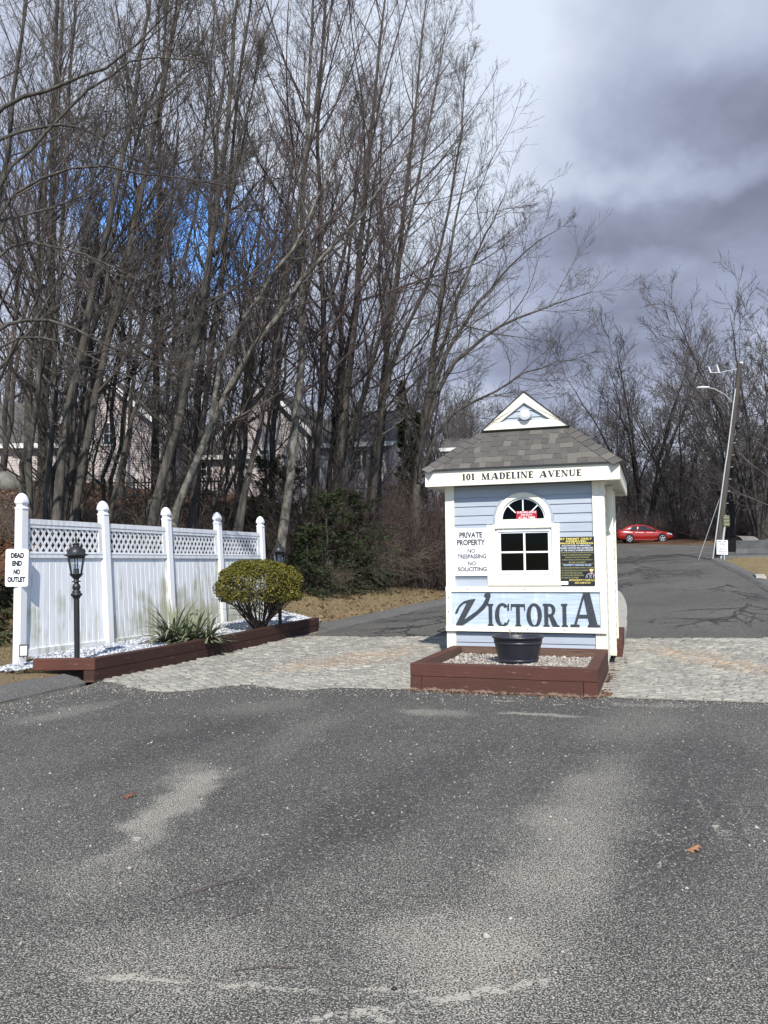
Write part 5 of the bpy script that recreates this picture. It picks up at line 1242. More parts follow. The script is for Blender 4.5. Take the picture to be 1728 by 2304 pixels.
hero('thick bare trunk behind the last fence post with a pale side stem', Z([(370, 1850), (440, 1500), (490, 1000), (500, 500), (500, 0)])+[(690, 300), (700, 60)], 24, .165, 23, 'barkpale', extra=5, lv1=28, c=(7, 6, 2), twig='twigred')
hero('slanting bare stem in front of the pink gable house', Z([(100, 1850), (200, 1450), (300, 1000), (330, 600), (390, 300)])+[(660, 520), (700, 300), (740, 80)], 23, .08, 24, extra=4, twig='twigred', **K_)
hero('dark double trunk right of the pink gable, above the evergreens', Z([(560, 1700), (630, 1200), (625, 600), (605, 0)])+[(715, 300), (730, 60)], 27, .15, 25, 'barkdark', extra=5, twig='twigred', forks=[(.4, Z([(690, 500), (760, 200)])+[(800, 440), (830, 200)], .08)], **K_)
hero('tall thick trunk in the middle of the grove, rising over the evergreen shrubs', Z([(700, 1680), (760, 1200), (800, 800), (845, 400), (880, 0)])+[(830, 300), (860, 60)], 29.5, .20, 26, 'bark', extra=5, lv1=36, c=(7, 6, 3), twig='twigred')
hero('bare limb tree slanting right between the two tallest trunks', Z([(750, 1400), (880, 1050), (960, 850), (1010, 650), (1080, 380)])+[(905, 560), (950, 380), (985, 200)], 30, .11, 27, extra=3, **K_)
hero('tall brown trunk right of the house window, tapering to a fine crown', Z([(920, 1660), (980, 1200), (1020, 800), (1080, 400), (1130, 0)])+[(925, 320), (950, 100)], 31.5, .185, 28, 'bark', extra=4, lv1=36, c=(7, 6, 3), twig='twigred')
hero('dark bare trunk leaning right, its branches at the edge of the sky', Z([(950, 1550), (1000, 1000), (1180, 560), (1330, 300), (1420, 0)])+[(1025, 380), (1045, 220)], 28, .12, 29, 'barkdark', extra=2, lv1=30, c=(7, 6, 3), l1=(.2, .07))
hero('wide spreading oak at the right end of the grove with limbs reaching over the kiosk', [(935, 1180), (945, 1010), (960, 900), (985, 760), (1000, 640), (1020, 520), (1045, 420)], 29, .22, 30, 'bark', extra=1.2, lv1=17, c=(7, 6, 2), l1=(.36, .20), a1=(62, 42), trop=(.05, .03, .02), l2=(.5, .36),
     forks=[(.38, [(985, 860), (1040, 790), (1110, 740), (1200, 700), (1290, 670), (1335, 655)], .12), (.45, [(1010, 770), (1070, 690), (1140, 600), (1200, 550), (1250, 520)], .11), (.5, [(1020, 700), (1060, 590), (1110, 500), (1140, 430)], .10), (.3, [(1000, 930), (1080, 900), (1160, 850), (1240, 815), (1290, 810)], .09)])
hero('leaning bare tree cut off by the left edge of the picture', [(-45, 1120), (-30, 700), (0, 400), (40, 150), (60, 0)], 17, .12, 31, extra=3, lv1=28, c=(7, 6, 2), l1=(.26, .12), bias=(.5, 0, 0))
# long near-horizontal limbs entering from the left edge belong to this tree
hero('bare tree at the left edge whose long low limbs cross in front of the grove', [(-120, 1150), (-110, 800), (-90, 450), (-60, 200)], 15.5, .15, 32, extra=3, lv1=10, c=(6, 5, 3), tmin=.5,
     forks=[(.33, [(0, 713), (75, 712), (180, 742), (260, 770), (330, 815), (410, 850)], .05), (.38, [(0, 528), (90, 545), (170, 560), (280, 600), (350, 660)], .045), (.45, [(0, 440), (130, 385), (250, 370), (420, 400), (520, 420)], .045), (.62, [(0, 300), (80, 290), (160, 270), (260, 330), (360, 390)], .045), (.55, [(0, 390), (120, 290), (230, 160), (330, 120), (470, 140)], .045), (.72, [(0, 230), (150, 190), (280, 130), (350, 60), (420, 0)], .05), (.3, [(0, 748), (120, 760), (240, 815), (340, 870)], .03)])
print('hero tris', tri_total[0])

# copies for the woods beyond -------------------------------------------------
def proto(name, seed, H, rad, kind, twig, lean=0, rmin=.007, multi=1, spread=.12, **kw):
    r = np.random.RandomState(seed); trunks, radii = [], []
    for k in range(multi):
        a = r.rand()*6.28; sp_ = (spread*r.uniform(.4, 1.15) if multi > 1 else .02)*H; top = (math.cos(a)*sp_+lean, math.sin(a)*sp_, H*r.uniform(.85, 1)); mid = (top[0]*.35, top[1]*.35, H*.45)
        trunks.append(densify([(math.cos(a)*.1*(multi > 1), math.sin(a)*.1*(multi > 1), -.3), mid, top], 12, r, .06)); tt = np.linspace(0, 1, 12); rr_ = rad*(1-tt)**.8*.95+.015; rr_[0] *= 1.35; radii.append(rr_)
    o = empty(name, (0, 0, 0)); link('trunk', trunk_mesh(trunks, radii, MAT[kind]), o)
    V, F = make_crown(seed, trunks, radii, rmin=rmin, **kw); tri_total[0] += len(F)*2
    link('crown', np_mesh('crown', V, F, MAT[twig]), o); return o
protos = {
 'a': proto('bare_tree', 201, 19, .15, 'bark', 'twig', .8, lv1=34, c=(6, 4, 2), l1=(.24, .1)),
 'b': proto('bare_tree', 202, 18, .11, 'barkdark', 'twigred', 1.0, multi=2, lv1=22, c=(6, 4, 2)),
 'far': proto('bare_tree', 203, 17, .17, 'barkdark', 'twigfar', 0, rmin=.0115, multi=4, lv1=16, c=(6, 5, 3), l1=(.34, .17), tmin=.12, a1=(48, 34), trop=(.05, .04, .03), l2=(.5, .32)),
 'far2': proto('bare_tree', 204, 16, .13, 'barkdark', 'twigfar', .3, rmin=.0115, lv1=30, c=(6, 5, 3), l1=(.32, .16), tmin=.15, a1=(60, 36), trop=(.05, .04, .03), l2=(.5, .32)),
 'vase': proto('bare_tree', 206, 17, .14, 'barkdark', 'twigfar', 0, rmin=.011, multi=8, spread=.36, lv1=15, c=(6, 6, 3), l1=(.32, .19), tmin=.2, a1=(45, 36), trop=(.04, .03, .02), l2=(.5, .34)),
 'thin': proto('sapling', 205, 7.5, .028, 'bark', 'twig', .5, rmin=.0045, lv1=22, c=(5, 3, 2), l1=(.34, .12), tmin=.1),
}
used = set()
def put(kind, x, y, rz, sc_, label, group, cat='tree', lean=(0, 0)):
    p = protos[kind]
    if kind in used: o = copy_tree(p)
    else: o = p; used.add(kind)
    o.location = (x, y, gz(x, y)-.05); o.rotation_euler = (lean[0], lean[1], rz); o.scale = (sc_[0], sc_[0], sc_[1]) if isinstance(sc_, tuple) else (sc_,)*3
    o['label'] = label; o['group'] = group; o['category'] = cat
    return o
r = random.Random(21)
# second row of the grove, seen between the near stems
rows_ = [(-40, 27, 'a', 'beyond the left edge tree'), (30, 31, 'b', 'in front of the low grey roof at the left edge'), (88, 28, 'a', 'just right of the first fence post'), (150, 33, 'b', 'by the left corner of the gabled pink house'), (215, 29, 'a', 'in front of the gable peak of the pink house'),
  (300, 32, 'b', 'right of the gable of the pink house'), (340, 29, 'a', 'left of the dark straight trunk'), (420, 31, 'b', 'in front of the long grey roof and its dormer'), (470, 28.5, 'a', 'between the long roof and the third fence post'), (560, 33, 'b', 'left of the second pink gable'),
  (640, 30, 'a', 'in front of the second pink gable'), (765, 31, 'b', 'over the evergreen shrubs'), (880, 34, 'a', 'right of the tall brown trunk, by the cedar'), (975, 37, 'b', 'low in the gap left of the kiosk roof')]
for px, Y, kd, ph in rows_:
    if ph.split()[0] == 'beyond' or 'left corner' in ph or 'gable peak' in ph or 'dormer' in ph or 'left of the dark' in ph: continue
    p = at(px, 1150, Y); sc_ = r.uniform(.86, 1.05)*(1 if px < 870 else .74)
    put(kd, p[0]-.6, Y, r.uniform(-.6, .6), sc_, 'bare second row tree standing '+ph, 'bare trees filling the grove')
# woods behind the houses
for k in range(11):
    px = -80+k*108+r.uniform(-24, 24); Y = r.uniform(54, 68); p = at(px, 1150, Y)
    put(r.choice(['far', 'far2']), p[0], Y, r.uniform(0, 6), r.uniform(.5, .72)*(1 if px < 850 else .85), 'distant bare tree in the wood behind the pink houses', 'distant trees behind the houses')
for k in range(36):
    px = r.uniform(20, 920); Y = 21.5+max(0, (px-250)/70)+r.uniform(0, 3); p = at(px, 1200, Y)
    put('thin', p[0], Y, r.uniform(-.8, .8), r.uniform(.7, 1.9), 'thin bare sapling in the undergrowth behind the fence', 'saplings behind the fence', 'sapling', (r.uniform(-.1, .1), r.uniform(-.05, .2)))
# right hand side
def far(px, Y, sc_, label, kind='far', rz=0): p = at(px, 1215, Y); return put(kind, p[0], Y, rz, sc_, label, 'bare trees beyond the road')
far(1452, 76, (1.15, 1.06), 'big vase shaped bare tree rising behind the red car', 'vase', 1.2)
far(1418, 79, (.7, .8), 'bare tree with a slanting trunk directly behind the roof of the red car', 'far2', 3.2)
far(1385, 82, (.75, .74), 'bare tree just right of the kiosk roof, left of the red car', 'far2', .4)
far(1335, 88, (.8, .78), 'distant bare tree half hidden by the kiosk roof', 'vase', 2.2)
far(1535, 72, (.85, .80), 'reddish bare tree left of the utility pole', 'vase', 4.0)
far(1578, 76, (.75, .86), 'tall twiggy tree directly behind the utility pole', 'far2', 2.5)
far(1500, 84, (.7, .66), 'lower bare tree between the vase shaped tree and the pole', 'far2', 5.2)
far(1710, 60, (1.0, 1.08), 'tallest bare tree at the right edge of the picture', 'vase', .2)
far(1735, 66, (.95, 1.0), 'twiggy bare tree behind the tallest one at the right edge', 'far2', 4.4)
far(1660, 70, (.9, .9), 'rounded bare crown right of the pole top', 'vase', 3.1)
far(1650, 63, (.8, .84), 'bare tree right behind the utility pole, above the concrete barrier', 'far', 5.0)
far(1755, 54, (1.0, 1.08), 'bare tree cut off by the right edge of the picture', 'far2', 1.4)
far(1625, 82, (.8, .8), 'bare tree far behind the speed limit sign', 'far2', .9)
for k in range(34):
    px = 1285+k*15+r.uniform(-9, 9); Y = r.uniform(84, 112); p = at(px, 1215, Y)
    put(r.choice(['far2', 'far', 'vase']), p[0], Y, r.uniform(0, 6), r.uniform(.42, .62), 'thin distant bare tree in the woodland edge beyond the parking lot', 'woodland edge beyond the lot')
for k in range(13):
    px = 985+k*28+r.uniform(-7, 7); Y = r.uniform(60, 80); p = at(px, 1215, Y)
    put(r.choice(['far2', 'far', 'vase']), p[0], Y, r.uniform(0, 6), r.uniform(.48, .66), 'distant bare tree behind the kiosk roof', 'distant trees behind the kiosk')

# ------------------------------------------------------------------ brush, evergreens
def thicket(seed, W_, H_, n, mat, name='stems', droop=-.12, rmin=.0035, m_=7, up0=1.2):
    r = np.random.RandomState(seed); N = n
    a = r.rand(N)*6.28; d0 = np.sqrt(r.rand(N))*W_*.35
    P0 = np.stack([np.cos(a)*d0, np.sin(a)*d0, np.zeros(N)-.05], -1)
    D = np.stack([np.cos(a)*r.rand(N)*.9, np.sin(a)*r.rand(N)*.9, np.full(N, up0)], -1)+r.randn(N, 3)*.25; D /= np.linalg.norm(D, axis=1)[:, None]
    L = H_*r.uniform(.5, 1.35, N); Q = np.empty((N, m_, 3)); Q[:, 0] = P0
    for s in range(1, m_):
        D = D+np.array([0, 0, droop*s/m_*2])+r.randn(N, 3)*.16; D /= np.linalg.norm(D, axis=1)[:, None]; Q[:, s] = Q[:, s-1]+D*(L/(m_-1))[:, None]
    Q[:, :, 2] = np.maximum(Q[:, :, 2], -.05)
    RR = np.linspace(2.4, 1, m_)[None]*rmin*np.ones((N, 1))
    C = spawn(r, Q, RR, L, 4, .3, 1, 45, 40, .3, .25, 3, .7, -.02, .2, rmin*.8, .7)
    V1, F1 = tubes(Q, RR, 3); V2, F2 = tubes(C[0], C[1], 3)
    return np_mesh(name, np.concatenate([V1, V2]), np.concatenate([F1, F2+len(V1)]), mat)
MAT['briar'] = simple('briar_stem', (.135, .100, .086), (.06, .044, .04), .9, .85, .1)
MAT['briarpale'] = simple('pale_briar_stem', (.215, .175, .14), (.10, .08, .066), .9, .85, .1)
B1 = thicket(1, 2.2, 2.3, 520, MAT['briar']); B2 = thicket(2, 2.4, 1.9, 520, MAT['briarpale'], droop=-.2); B3 = thicket(3, 2.0, 2.9, 420, MAT['briar'], droop=-.08)
def bush(me, px, Y, sc_, label, group='leafless brush along the grass strip', name='brush', dz=0, rz=None):
    p = at(px, 1300, Y); o = link(name, me, None, (p[0], Y, gz(p[0], Y)+dz), (0, 0, r.uniform(0, 6) if rz is None else rz), (sc_, sc_, sc_) if not isinstance(sc_, tuple) else sc_); tag(o, label, 'bush', group); return o
B5 = thicket(5, 3.0, 2.2, 130, MAT['briar'], droop=-.04, rmin=.007); B4 = thicket(4, 2.4, 1.5, 90, MAT['briarpale'], droop=-.05)
bush(B2, 850, 28.5, 1.0, 'pale arching leafless brush at the grass edge, the middle mound')
bush(B1, 905, 29.5, 1.1, 'reddish leafless brush at the grass edge just left of the kiosk')
bush(B1, 960, 29.5, 1.25, 'tall reddish leafless brush directly behind the left corner of the kiosk')
bush(B2, 795, 27.4, .85, 'low pale leafless brush at the foot of the dark evergreen')
bush(B2, 720, 25.2, .6, 'small pale brush at the foot of the left evergreens')
bush(B1, 775, 28.5, 1.0, 'reddish brush standing between the two evergreens')
bush(B3, 690, 27.5, 1.1, 'tall brown brush behind the lamp post hidden by the bush')
bush(B3, 925, 31, 1.35, 'dark tangled vines hanging beside the tall cedar')
bush(B3, 1000, 32, 1.3, 'brown thicket hidden mostly behind the kiosk')
bush(B3, 870, 31, 1.1, 'brown thicket above the pale brush, under the house window')
for k in range(17):
    px = -20+k*46+r.uniform(-10, 10); Y = 21.0+max(0, px-150)*.0095+r.uniform(0, 5)
    bush(B4, px, Y, r.uniform(.6, 1.1), 'leafless undergrowth between the trunks on the leafy bank', 'undergrowth on the bank')
for k in range(16):
    px = 1330+k*26+r.uniform(-8, 8); Y = 71+r.uniform(0, 6) if px < 1600 else 64+r.uniform(0, 4)
    bush(B5, px, Y, r.uniform(.8, 1.2), 'leafless brush at the far edge of the parking lot', 'brush beyond the parking lot')
# evergreens
def evergreen(seed, H_, W_, nb, drop=.1, cone=False, mat='needle', nl=30, ls=.036):
    r = np.random.RandomState(seed); tr_ = densify([(0, 0, -.2), (.05, 0, H_*.5), (0, .05, H_)], 8, r, .04); rr_ = np.linspace(.06, .012, 8)
    P, RR, L = spawn(r, np.array([tr_]), np.array([rr_]), np.array([H_]), nb, .04, .98, 95 if not cone else 75, 55 if not cone else 35, W_/H_, W_/H_*(.35 if not cone else .15), 6, .35, -.02+drop*.1, .10, .006)
    C, CR, CL = spawn(r, P, RR, L, 9, .15, 1, 55, 40, .38, .22, 4, .6, -.03, .12, .004)
    Pt = C.reshape(-1, 4, 3); seg = r.randint(0, 3, (len(Pt), nl)); f = r.rand(len(Pt), nl)
    i = np.arange(len(Pt))[:, None]; X = Pt[i, seg]*(1-f)[..., None]+Pt[i, seg+1]*f[..., None]; X = X.reshape(-1, 3)+r.randn(len(Pt)*nl, 3)*.028
    tw_ = tubes(P, RR, 4), tubes(C, CR, 3)
    V = np.concatenate([tw_[0][0], tw_[1][0]]); F = np.concatenate([tw_[0][1], tw_[1][1]+len(tw_[0][0])])
    return np_mesh('branches', V, F, MAT['twig']), leaf_mesh('foliage', X, r.uniform(.6, 1.4, len(X))*ls, MAT[mat], seed, .5, 3.2), trunk_mesh([tr_], [rr_], MAT['barkdark'])
EV = [evergreen(31, 3.6, 1.9, 46), evergreen(32, 2.4, 1.7, 40), evergreen(33, 8.0, 1.0, 90, cone=True, nl=18, ls=.06)]
def ev(k, px, Y, sc_, label, name='evergreen_shrub', cat='evergreen', rz=0, group=None, zp=1250):
    p = at(px, zp, Y); o = empty(name, (p[0], Y, gz(p[0], Y)), rz); o.scale = sc_ if isinstance(sc_, tuple) else (sc_,)*3; tag(o, label, cat, group)
    link('branches', EV[k][0], o); link('foliage', EV[k][1], o); link('trunk', EV[k][2], o); return o
G = 'evergreen shrubs under the grove'
ev(0, 735, 25.2, .85, 'broad dark evergreen in front of the pink house, catching the sun at its top', group=G)
ev(0, 805, 27, .85, 'loose dark evergreen right of the broad one, beside the pale brush', rz=2.1, group=G)
ev(1, 690, 24.5, .8, 'low dark evergreen behind the clipped round bush', rz=1.0, group=G)
ev(1, 765, 25.6, .5, 'small evergreen touching the grass edge', rz=4.0, group=G)
ev(0, 650, 28, .85, 'dark evergreen behind the last fence posts', rz=3.3, group=G)
ev(1, 815, 26.6, .45, 'lowest evergreen sprig, at the corner of the pale brush', rz=5.0, group=G)
ev(0, 600, 28, .9, 'shaded evergreen under the left side of the pink gable', rz=.7, group=G)
ev(2, 912, 34, .95, 'tall narrow cedar left of the kiosk', 'cedar_tree', 'tree', rz=.5)
ev(2, 940, 36, .8, 'shorter narrow cedar touching the tall one', 'cedar_tree', 'tree', rz=2.5)
ev(1, 985, 31, 1.0, 'dark evergreen beside the left corner of the kiosk', rz=.2, group=G)
ev(2, 150, 44, .8, 'dark pine rising over the grey roof at the left', 'pine_tree', 'tree', rz=1.5)
# ivy at the left edge of the fence
n = 5200; rr2 = np.random.RandomState(12); P = np.c_[rr2.uniform(-9.6, -6.2, n), rr2.uniform(14.6, 18.6, n)]
P = P[((P[:, 0]+7.6)*-.82+(P[:, 1]-16)*.573) > -.5]; P = np.c_[P, T0(P[:, 0], P[:, 1])+rr2.rand(len(P))*.28]
o = link('ivy_ground_cover', leaf_mesh('ivy_ground_cover', P, rr2.rand(len(P))*.05+.05, MAT['ivy'], 5, .6, 1.1)); tag(o, kind='stuff', label='dark green ivy and vines at the foot of the bank left of the fence')

# clipped bush --------------------------------------------------------------
bx_, by_ = -2.50, 16.2
cb_o = empty('clipped_bush', (bx_, by_, .45)); tag(cb_o, 'clipped round yellow green bush on bare stems in front of the last fence panel', 'bush')
rr3 = np.random.RandomState(44); N = 21000
d = rr3.randn(N, 3); d /= np.linalg.norm(d, axis=1)[:, None]; d[:, 2] = np.where(d[:, 2] < -.45, -d[:, 2], d[:, 2])
rad_ = (1-.22*rr3.rand(N)**1.8)
lump = 1+.05*np.sin(d[:, 0]*9+1)*np.cos(d[:, 1]*8)+.04*np.sin(d[:, 2]*11+d[:, 0]*5)
d2 = np.sign(d)*np.abs(d)**.88
P = d2*rad_[:, None]*lump[:, None]*np.array([.86, .80, .56])*1.0+np.array([0, 0, .69])
und = (P[:, 2] < .42) & (rr3.rand(N) < .55); P = P[~und]
link('foliage', leaf_mesh('foliage', P, rr3.rand(len(P))*.020+.020, MAT['boxwood'], 6, .9, 1.5), cb_o)
st0 = []
a = rr3.rand(46)*6.28; 
P0 = np.stack([np.cos(a)*.10*rr3.rand(46), np.sin(a)*.10*rr3.rand(46), np.full(46, -.15)], -1); D = np.stack([np.cos(a)*rr3.uniform(.2, 1.0, 46), np.sin(a)*rr3.uniform(.2, 1.0, 46), np.full(46, 1.)], -1); D /= np.linalg.norm(D, axis=1)[:, None]
Q = np.empty((46, 7, 3)); Q[:, 0] = P0
for s_ in range(1, 7):
    D = D+rr3.randn(46, 3)*.10; D /= np.linalg.norm(D, axis=1)[:, None]; Q[:, s_] = Q[:, s_-1]+D*.165
RR = np.linspace(.022, .006, 7)[None]*rr3.uniform(.6, 1.1, (46, 1)); C = spawn(rr3, Q, RR, np.full(46, 1.), 9, .35, 1, 50, 40, .42, .3, 4, .6, .03, .15, .003)
V1, F1 = tubes(Q, RR, 5); V2, F2 = tubes(C[0], C[1], 3)
link('stems', np_mesh('stems', np.concatenate([V1, V2]), np.concatenate([F1, F2+len(V1)]), simple('dark_stem', (.06, .045, .035), (.03, .024, .02), 6)), cb_o)

# yucca -----------------------------------------------------------------------
yu = empty('yucca_plant', (-3.46, 14.1, .28)); yu.scale = (.88, .88, .92); tag(yu, 'spiky green yucca clump against the second and third fence panels', 'yucca')
rr4 = np.random.RandomState(9); Vs, Fs = [], []; nb = 0; leafs = []
for cx_, cy_, nl_, hh in ((-.26, .0, 74, .86), (.16, .05, 66, .76), (.0, -.08, 44, .56), (.44, .02, 44, .60), (-.42, -.05, 30, .5)):
    for k in range(nl_):
        a = rr4.rand()*6.28; el = R(rr4.uniform(0, 74)); L = hh*rr4.uniform(.75, 1.2); wd_ = rr4.uniform(.026, .040)
        D = np.array([math.cos(a)*math.cos(el), math.sin(a)*math.cos(el), math.sin(el)]); side = np.array([-math.sin(a), math.cos(a), 0]); p = np.array([cx_, cy_, .0])+D*.03
        pts = []
        ns_g = 7; dr = rr4.uniform(.03, .20)
        for s_ in range(ns_g):
            t = s_/(ns_g-1); w_ = wd_*(1-t**2.2)*(.55+.9*min(t*3, 1)*.5); nup = np.cross(D, side)
            pts += [p-side*w_, p-nup*w_*.35, p+side*w_]; D = D+np.array([0, 0, -dr*(1.0+t)]); D /= np.linalg.norm(D); p = p+D*L/(ns_g-1); p[2] = max(p[2], .01)
        leafs.append(np.array(pts))
fq = np.array([(3*s+j, 3*s+j+1, 3*s+j+4, 3*s+j+3) for s in range(6) for j in range(2)])
for L_ in leafs: link('leaf', np_mesh('leaf', L_, fq, MAT['yucca']), yu)
m = MB(); m.lathe([(.0, 0), (.10, 0), (.09, .05), (0, .07)], 10, (-.1, 0, 0)); m.build('root_crown', MAT['twig'], yu)

# ------------------------------------------------------------------ leaf litter, grass
n = 30000; rr5 = np.random.RandomState(3); P = np.c_[rr5.uniform(-20, 3, n), rr5.uniform(14.5, 36, n)]; q = (P[:, 0]+7.6)*-.82+(P[:, 1]-16)*.573
P = P[(q > .5) & (q < 16)]; P = np.c_[P, T0(P[:, 0], P[:, 1])+rr5.rand(len(P))*.07+.02]
o = link('leaf_litter', leaf_mesh('leaf_litter', P, rr5.rand(len(P))*.06+.07, MAT['litter'], 4, .45, 1.3)); tag(o, kind='stuff')
def grass(name, n, xr_, yr_, cond, seed, h=.05, label=None):
    r = np.random.RandomState(seed); P = np.c_[r.uniform(*xr_, n), r.uniform(*yr_, n)]; P = P[cond(P[:, 0], P[:, 1])]; n = len(P)
    z = T0(P[:, 0], P[:, 1]); a = r.rand(n)*6.28; w_ = .006+.000*n; H_ = h*r.uniform(.4, 1.3, n); lx = r.randn(n)*.03; ly = r.randn(n)*.03
    V = np.stack([np.c_[P[:, 0]-np.cos(a)*w_, P[:, 1]-np.sin(a)*w_, z], np.c_[P[:, 0]+np.cos(a)*w_, P[:, 1]+np.sin(a)*w_, z], np.c_[P[:, 0]+lx, P[:, 1]+ly, z+H_]], 1).reshape(-1, 3)
    o = link(name, np_mesh(name, V, np.arange(3*n).reshape(n, 3), MAT['blade'])); tag(o, kind='stuff', label=label); return o
qf = lambda x, y: (x+7.6)*-.82+(y-16)*.573
grass('winter_grass', 90000, (-4, 5), (17.5, 34), lambda x, y: (x < xl(y)-.35) & (qf(x, y) < .6) & (x > -3.6+(y-19)*.1), 1)
grass('winter_grass', 60000, (11, 26), (18, 41), lambda x, y: (x > xr(y)+.3) & (y < 41), 2)
grass('winter_grass', 22000, (-9, -4.2), (8.5, 16), lambda x, y: (x < xl(y)-.7) & (qf(x, y) < .8) & ((x+5.9)*.95-(y-13.1)*.37 < .15), 3, .035)
n = 2600; P = np.c_[rr5.uniform(-2.5, 4, n), rr5.uniform(18, 33, n)]; P = P[(P[:, 0] < xl(P[:, 1])-.3) & (qf(P[:, 0], P[:, 1]) < 1.2)]
P = np.c_[P, T0(P[:, 0], P[:, 1])+.04]; o = link('verge_leaves', leaf_mesh('verge_leaves', P, rr5.rand(len(P))*.06+.03, MAT['litter'], 8, .3)); tag(o, kind='stuff')
n = 1400; P = np.c_[rr5.uniform(-8, -4.2, n), rr5.uniform(8.5, 13.4, n)]; P = P[(P[:, 0] < xl(P[:, 1])-.4)]
P = np.c_[P, T0(P[:, 0], P[:, 1])+.01]; o = link('dirt_crumbs', leaf_mesh('dirt_crumbs', P, rr5.rand(len(P))*.02+.008, MAT['litter'], 7, .3)); tag(o, kind='stuff')
# gritty gravel scattered on the asphalt and along its edges
n = 5200; P = np.c_[rr5.uniform(-7, 6, n), rr5.uniform(2.3, 13, n)]; P = P[(P[:, 0] > xl(P[:, 1])+.2)]
nn_ = 2200; ed = np.c_[rr5.uniform(-4.0, 6, nn_), np.zeros(nn_)]; ed[:, 1] = ynear(ed[:, 0])-np.abs(rr5.randn(nn_))*.35; P = np.concatenate([P, ed])
nn_ = 900; t = rr5.rand(nn_); ed = np.c_[-4.0+2.55*t+np.abs(rr5.randn(nn_))*.12, 11.25+6.7*t]; P = np.concatenate([P, ed])
t = rr5.rand(900); ed = np.c_[-4.0-.9*t+np.abs(rr5.randn(900))*.4, 11.0-3.0*t]; P = np.concatenate([P, ed])
P = np.c_[P, T0(P[:, 0], P[:, 1])+.004]
o = link('loose_grit', scatter_mesh('loose_grit', P, rr5.gamma(3, .0016, len(P))+.002, MAT['pebble'], 9, flat=.6)); tag(o, kind='stuff')

# fallen leaves and sticks on the asphalt ------------------------------------------
def dry_leaf(x, y, rz, s, mat, label):
    o = empty('fallen_leaf', (x, y, gz(x, y)+.006), rz); tag(o, label, 'leaf')
    P = [(-.5, 0), (-.38, .10), (-.30, .05), (-.22, .26), (-.12, .24), (-.10, .10), (0, .10), (.05, .34), (.16, .30), (.14, .12), (.26, .12), (.38, .26), (.44, .14), (.5, 0)]
    P = P+[(x_, -y_*.9) for x_, y_ in reversed(P[1:-1])]
    m = MB(); vs = [(x_*s, y_*s, (.10*abs(y_)*-1.0+.05+.05*math.sin(x_*6))*s*1.8) for x_, y_ in P]; n_ = len(vs)
    sp = [(x_*s, 0, (.13+.05*math.sin(x_*6))*s*1.5) for x_ in (-.3, 0, .3)]
    m.add(vs+sp, [(0, 1, 2, n_), (0, n_, n_-2, n_-1)]+[(2, 3, 4, 5, n_), (5, 6, n_+1, n_), (6, 7, 8, 9, n_+1), (9, 10, n_+2, n_+1), (10, 11, 12, 13, n_+2)]+[(n_, n_-5, n_-4, n_-3, n_-2), (n_, n_+1, n_-6, n_-5), (n_+1, n_-9, n_-8, n_-7, n_-6), (n_+1, n_+2, n_-10, n_-9), (n_+2, 13, 14, 15, 16)])
    m.build('blade', MAT[mat], o); m = MB(); m.tube([(-.7*s, .02*s, .02), (-.45*s, 0, .03*s+.01), (.4*s, 0, .12*s)], .0016, 4); m.build('stalk', MAT['twig'], o)
dry_leaf(1.69, 4.55, .3, .105, 'oakleaf', 'curled orange brown oak leaf on the asphalt at the right')
dry_leaf(-1.78, 5.68, .6, .10, 'redleaf', 'dark red brown leaf lying on the asphalt at the left')
dry_leaf(-.62, 13.9, .2, .10, 'oakleaf', 'orange leaf on the left paving between the bed and the kiosk')
for k, (a, b, lab) in enumerate([((-1.05, 3.95), (-.72, 4.22), 'forked dark twig on the asphalt, left of the centre'), ((-.72, 3.75), (-.55, 3.85), 'small straight twig beside the forked twig on the asphalt'), ((-.62, 3.28), (-.36, 3.29), 'thin reddish stick lying crosswise on the lower asphalt')]):
    o = empty('fallen_twig', (a[0], a[1], .004)); tag(o, lab, 'twig'); m = MB(); d = (b[0]-a[0], b[1]-a[1])
    m.tube([(0, 0, 0), (d[0]*.5, d[1]*.5+.01, .012), (d[0], d[1], .004)], [.0022, .0026, .0018], 5)
    if k == 0: m.tube([(d[0]*.35, d[1]*.3, .008), (d[0]*.7, d[1]*.62+.02, .01), (d[0]*.98, d[1]*1.0, .006)], .0016, 4); m.tube([(d[0], d[1], .004), (d[0]+.03, d[1]-.06, .006)], .0018, 4)
    m.build('stem', MAT['twigred'], o)
for k, (x, y, s, lab, mt) in enumerate([(.02, 3.13, .012, 'dark pebble on the asphalt near the bottom centre', 'black'), (.42, 3.55, .020, 'pale round pebble on the asphalt right of the centre', 'concrete')]):
    me = scatter_mesh('pebble', np.array([[0, 0, .006]]), np.array([s]), MAT[mt], k+3, flat=.7); o = link('pebble', me, None, (x, y, 0)); tag(o, lab, 'pebble')

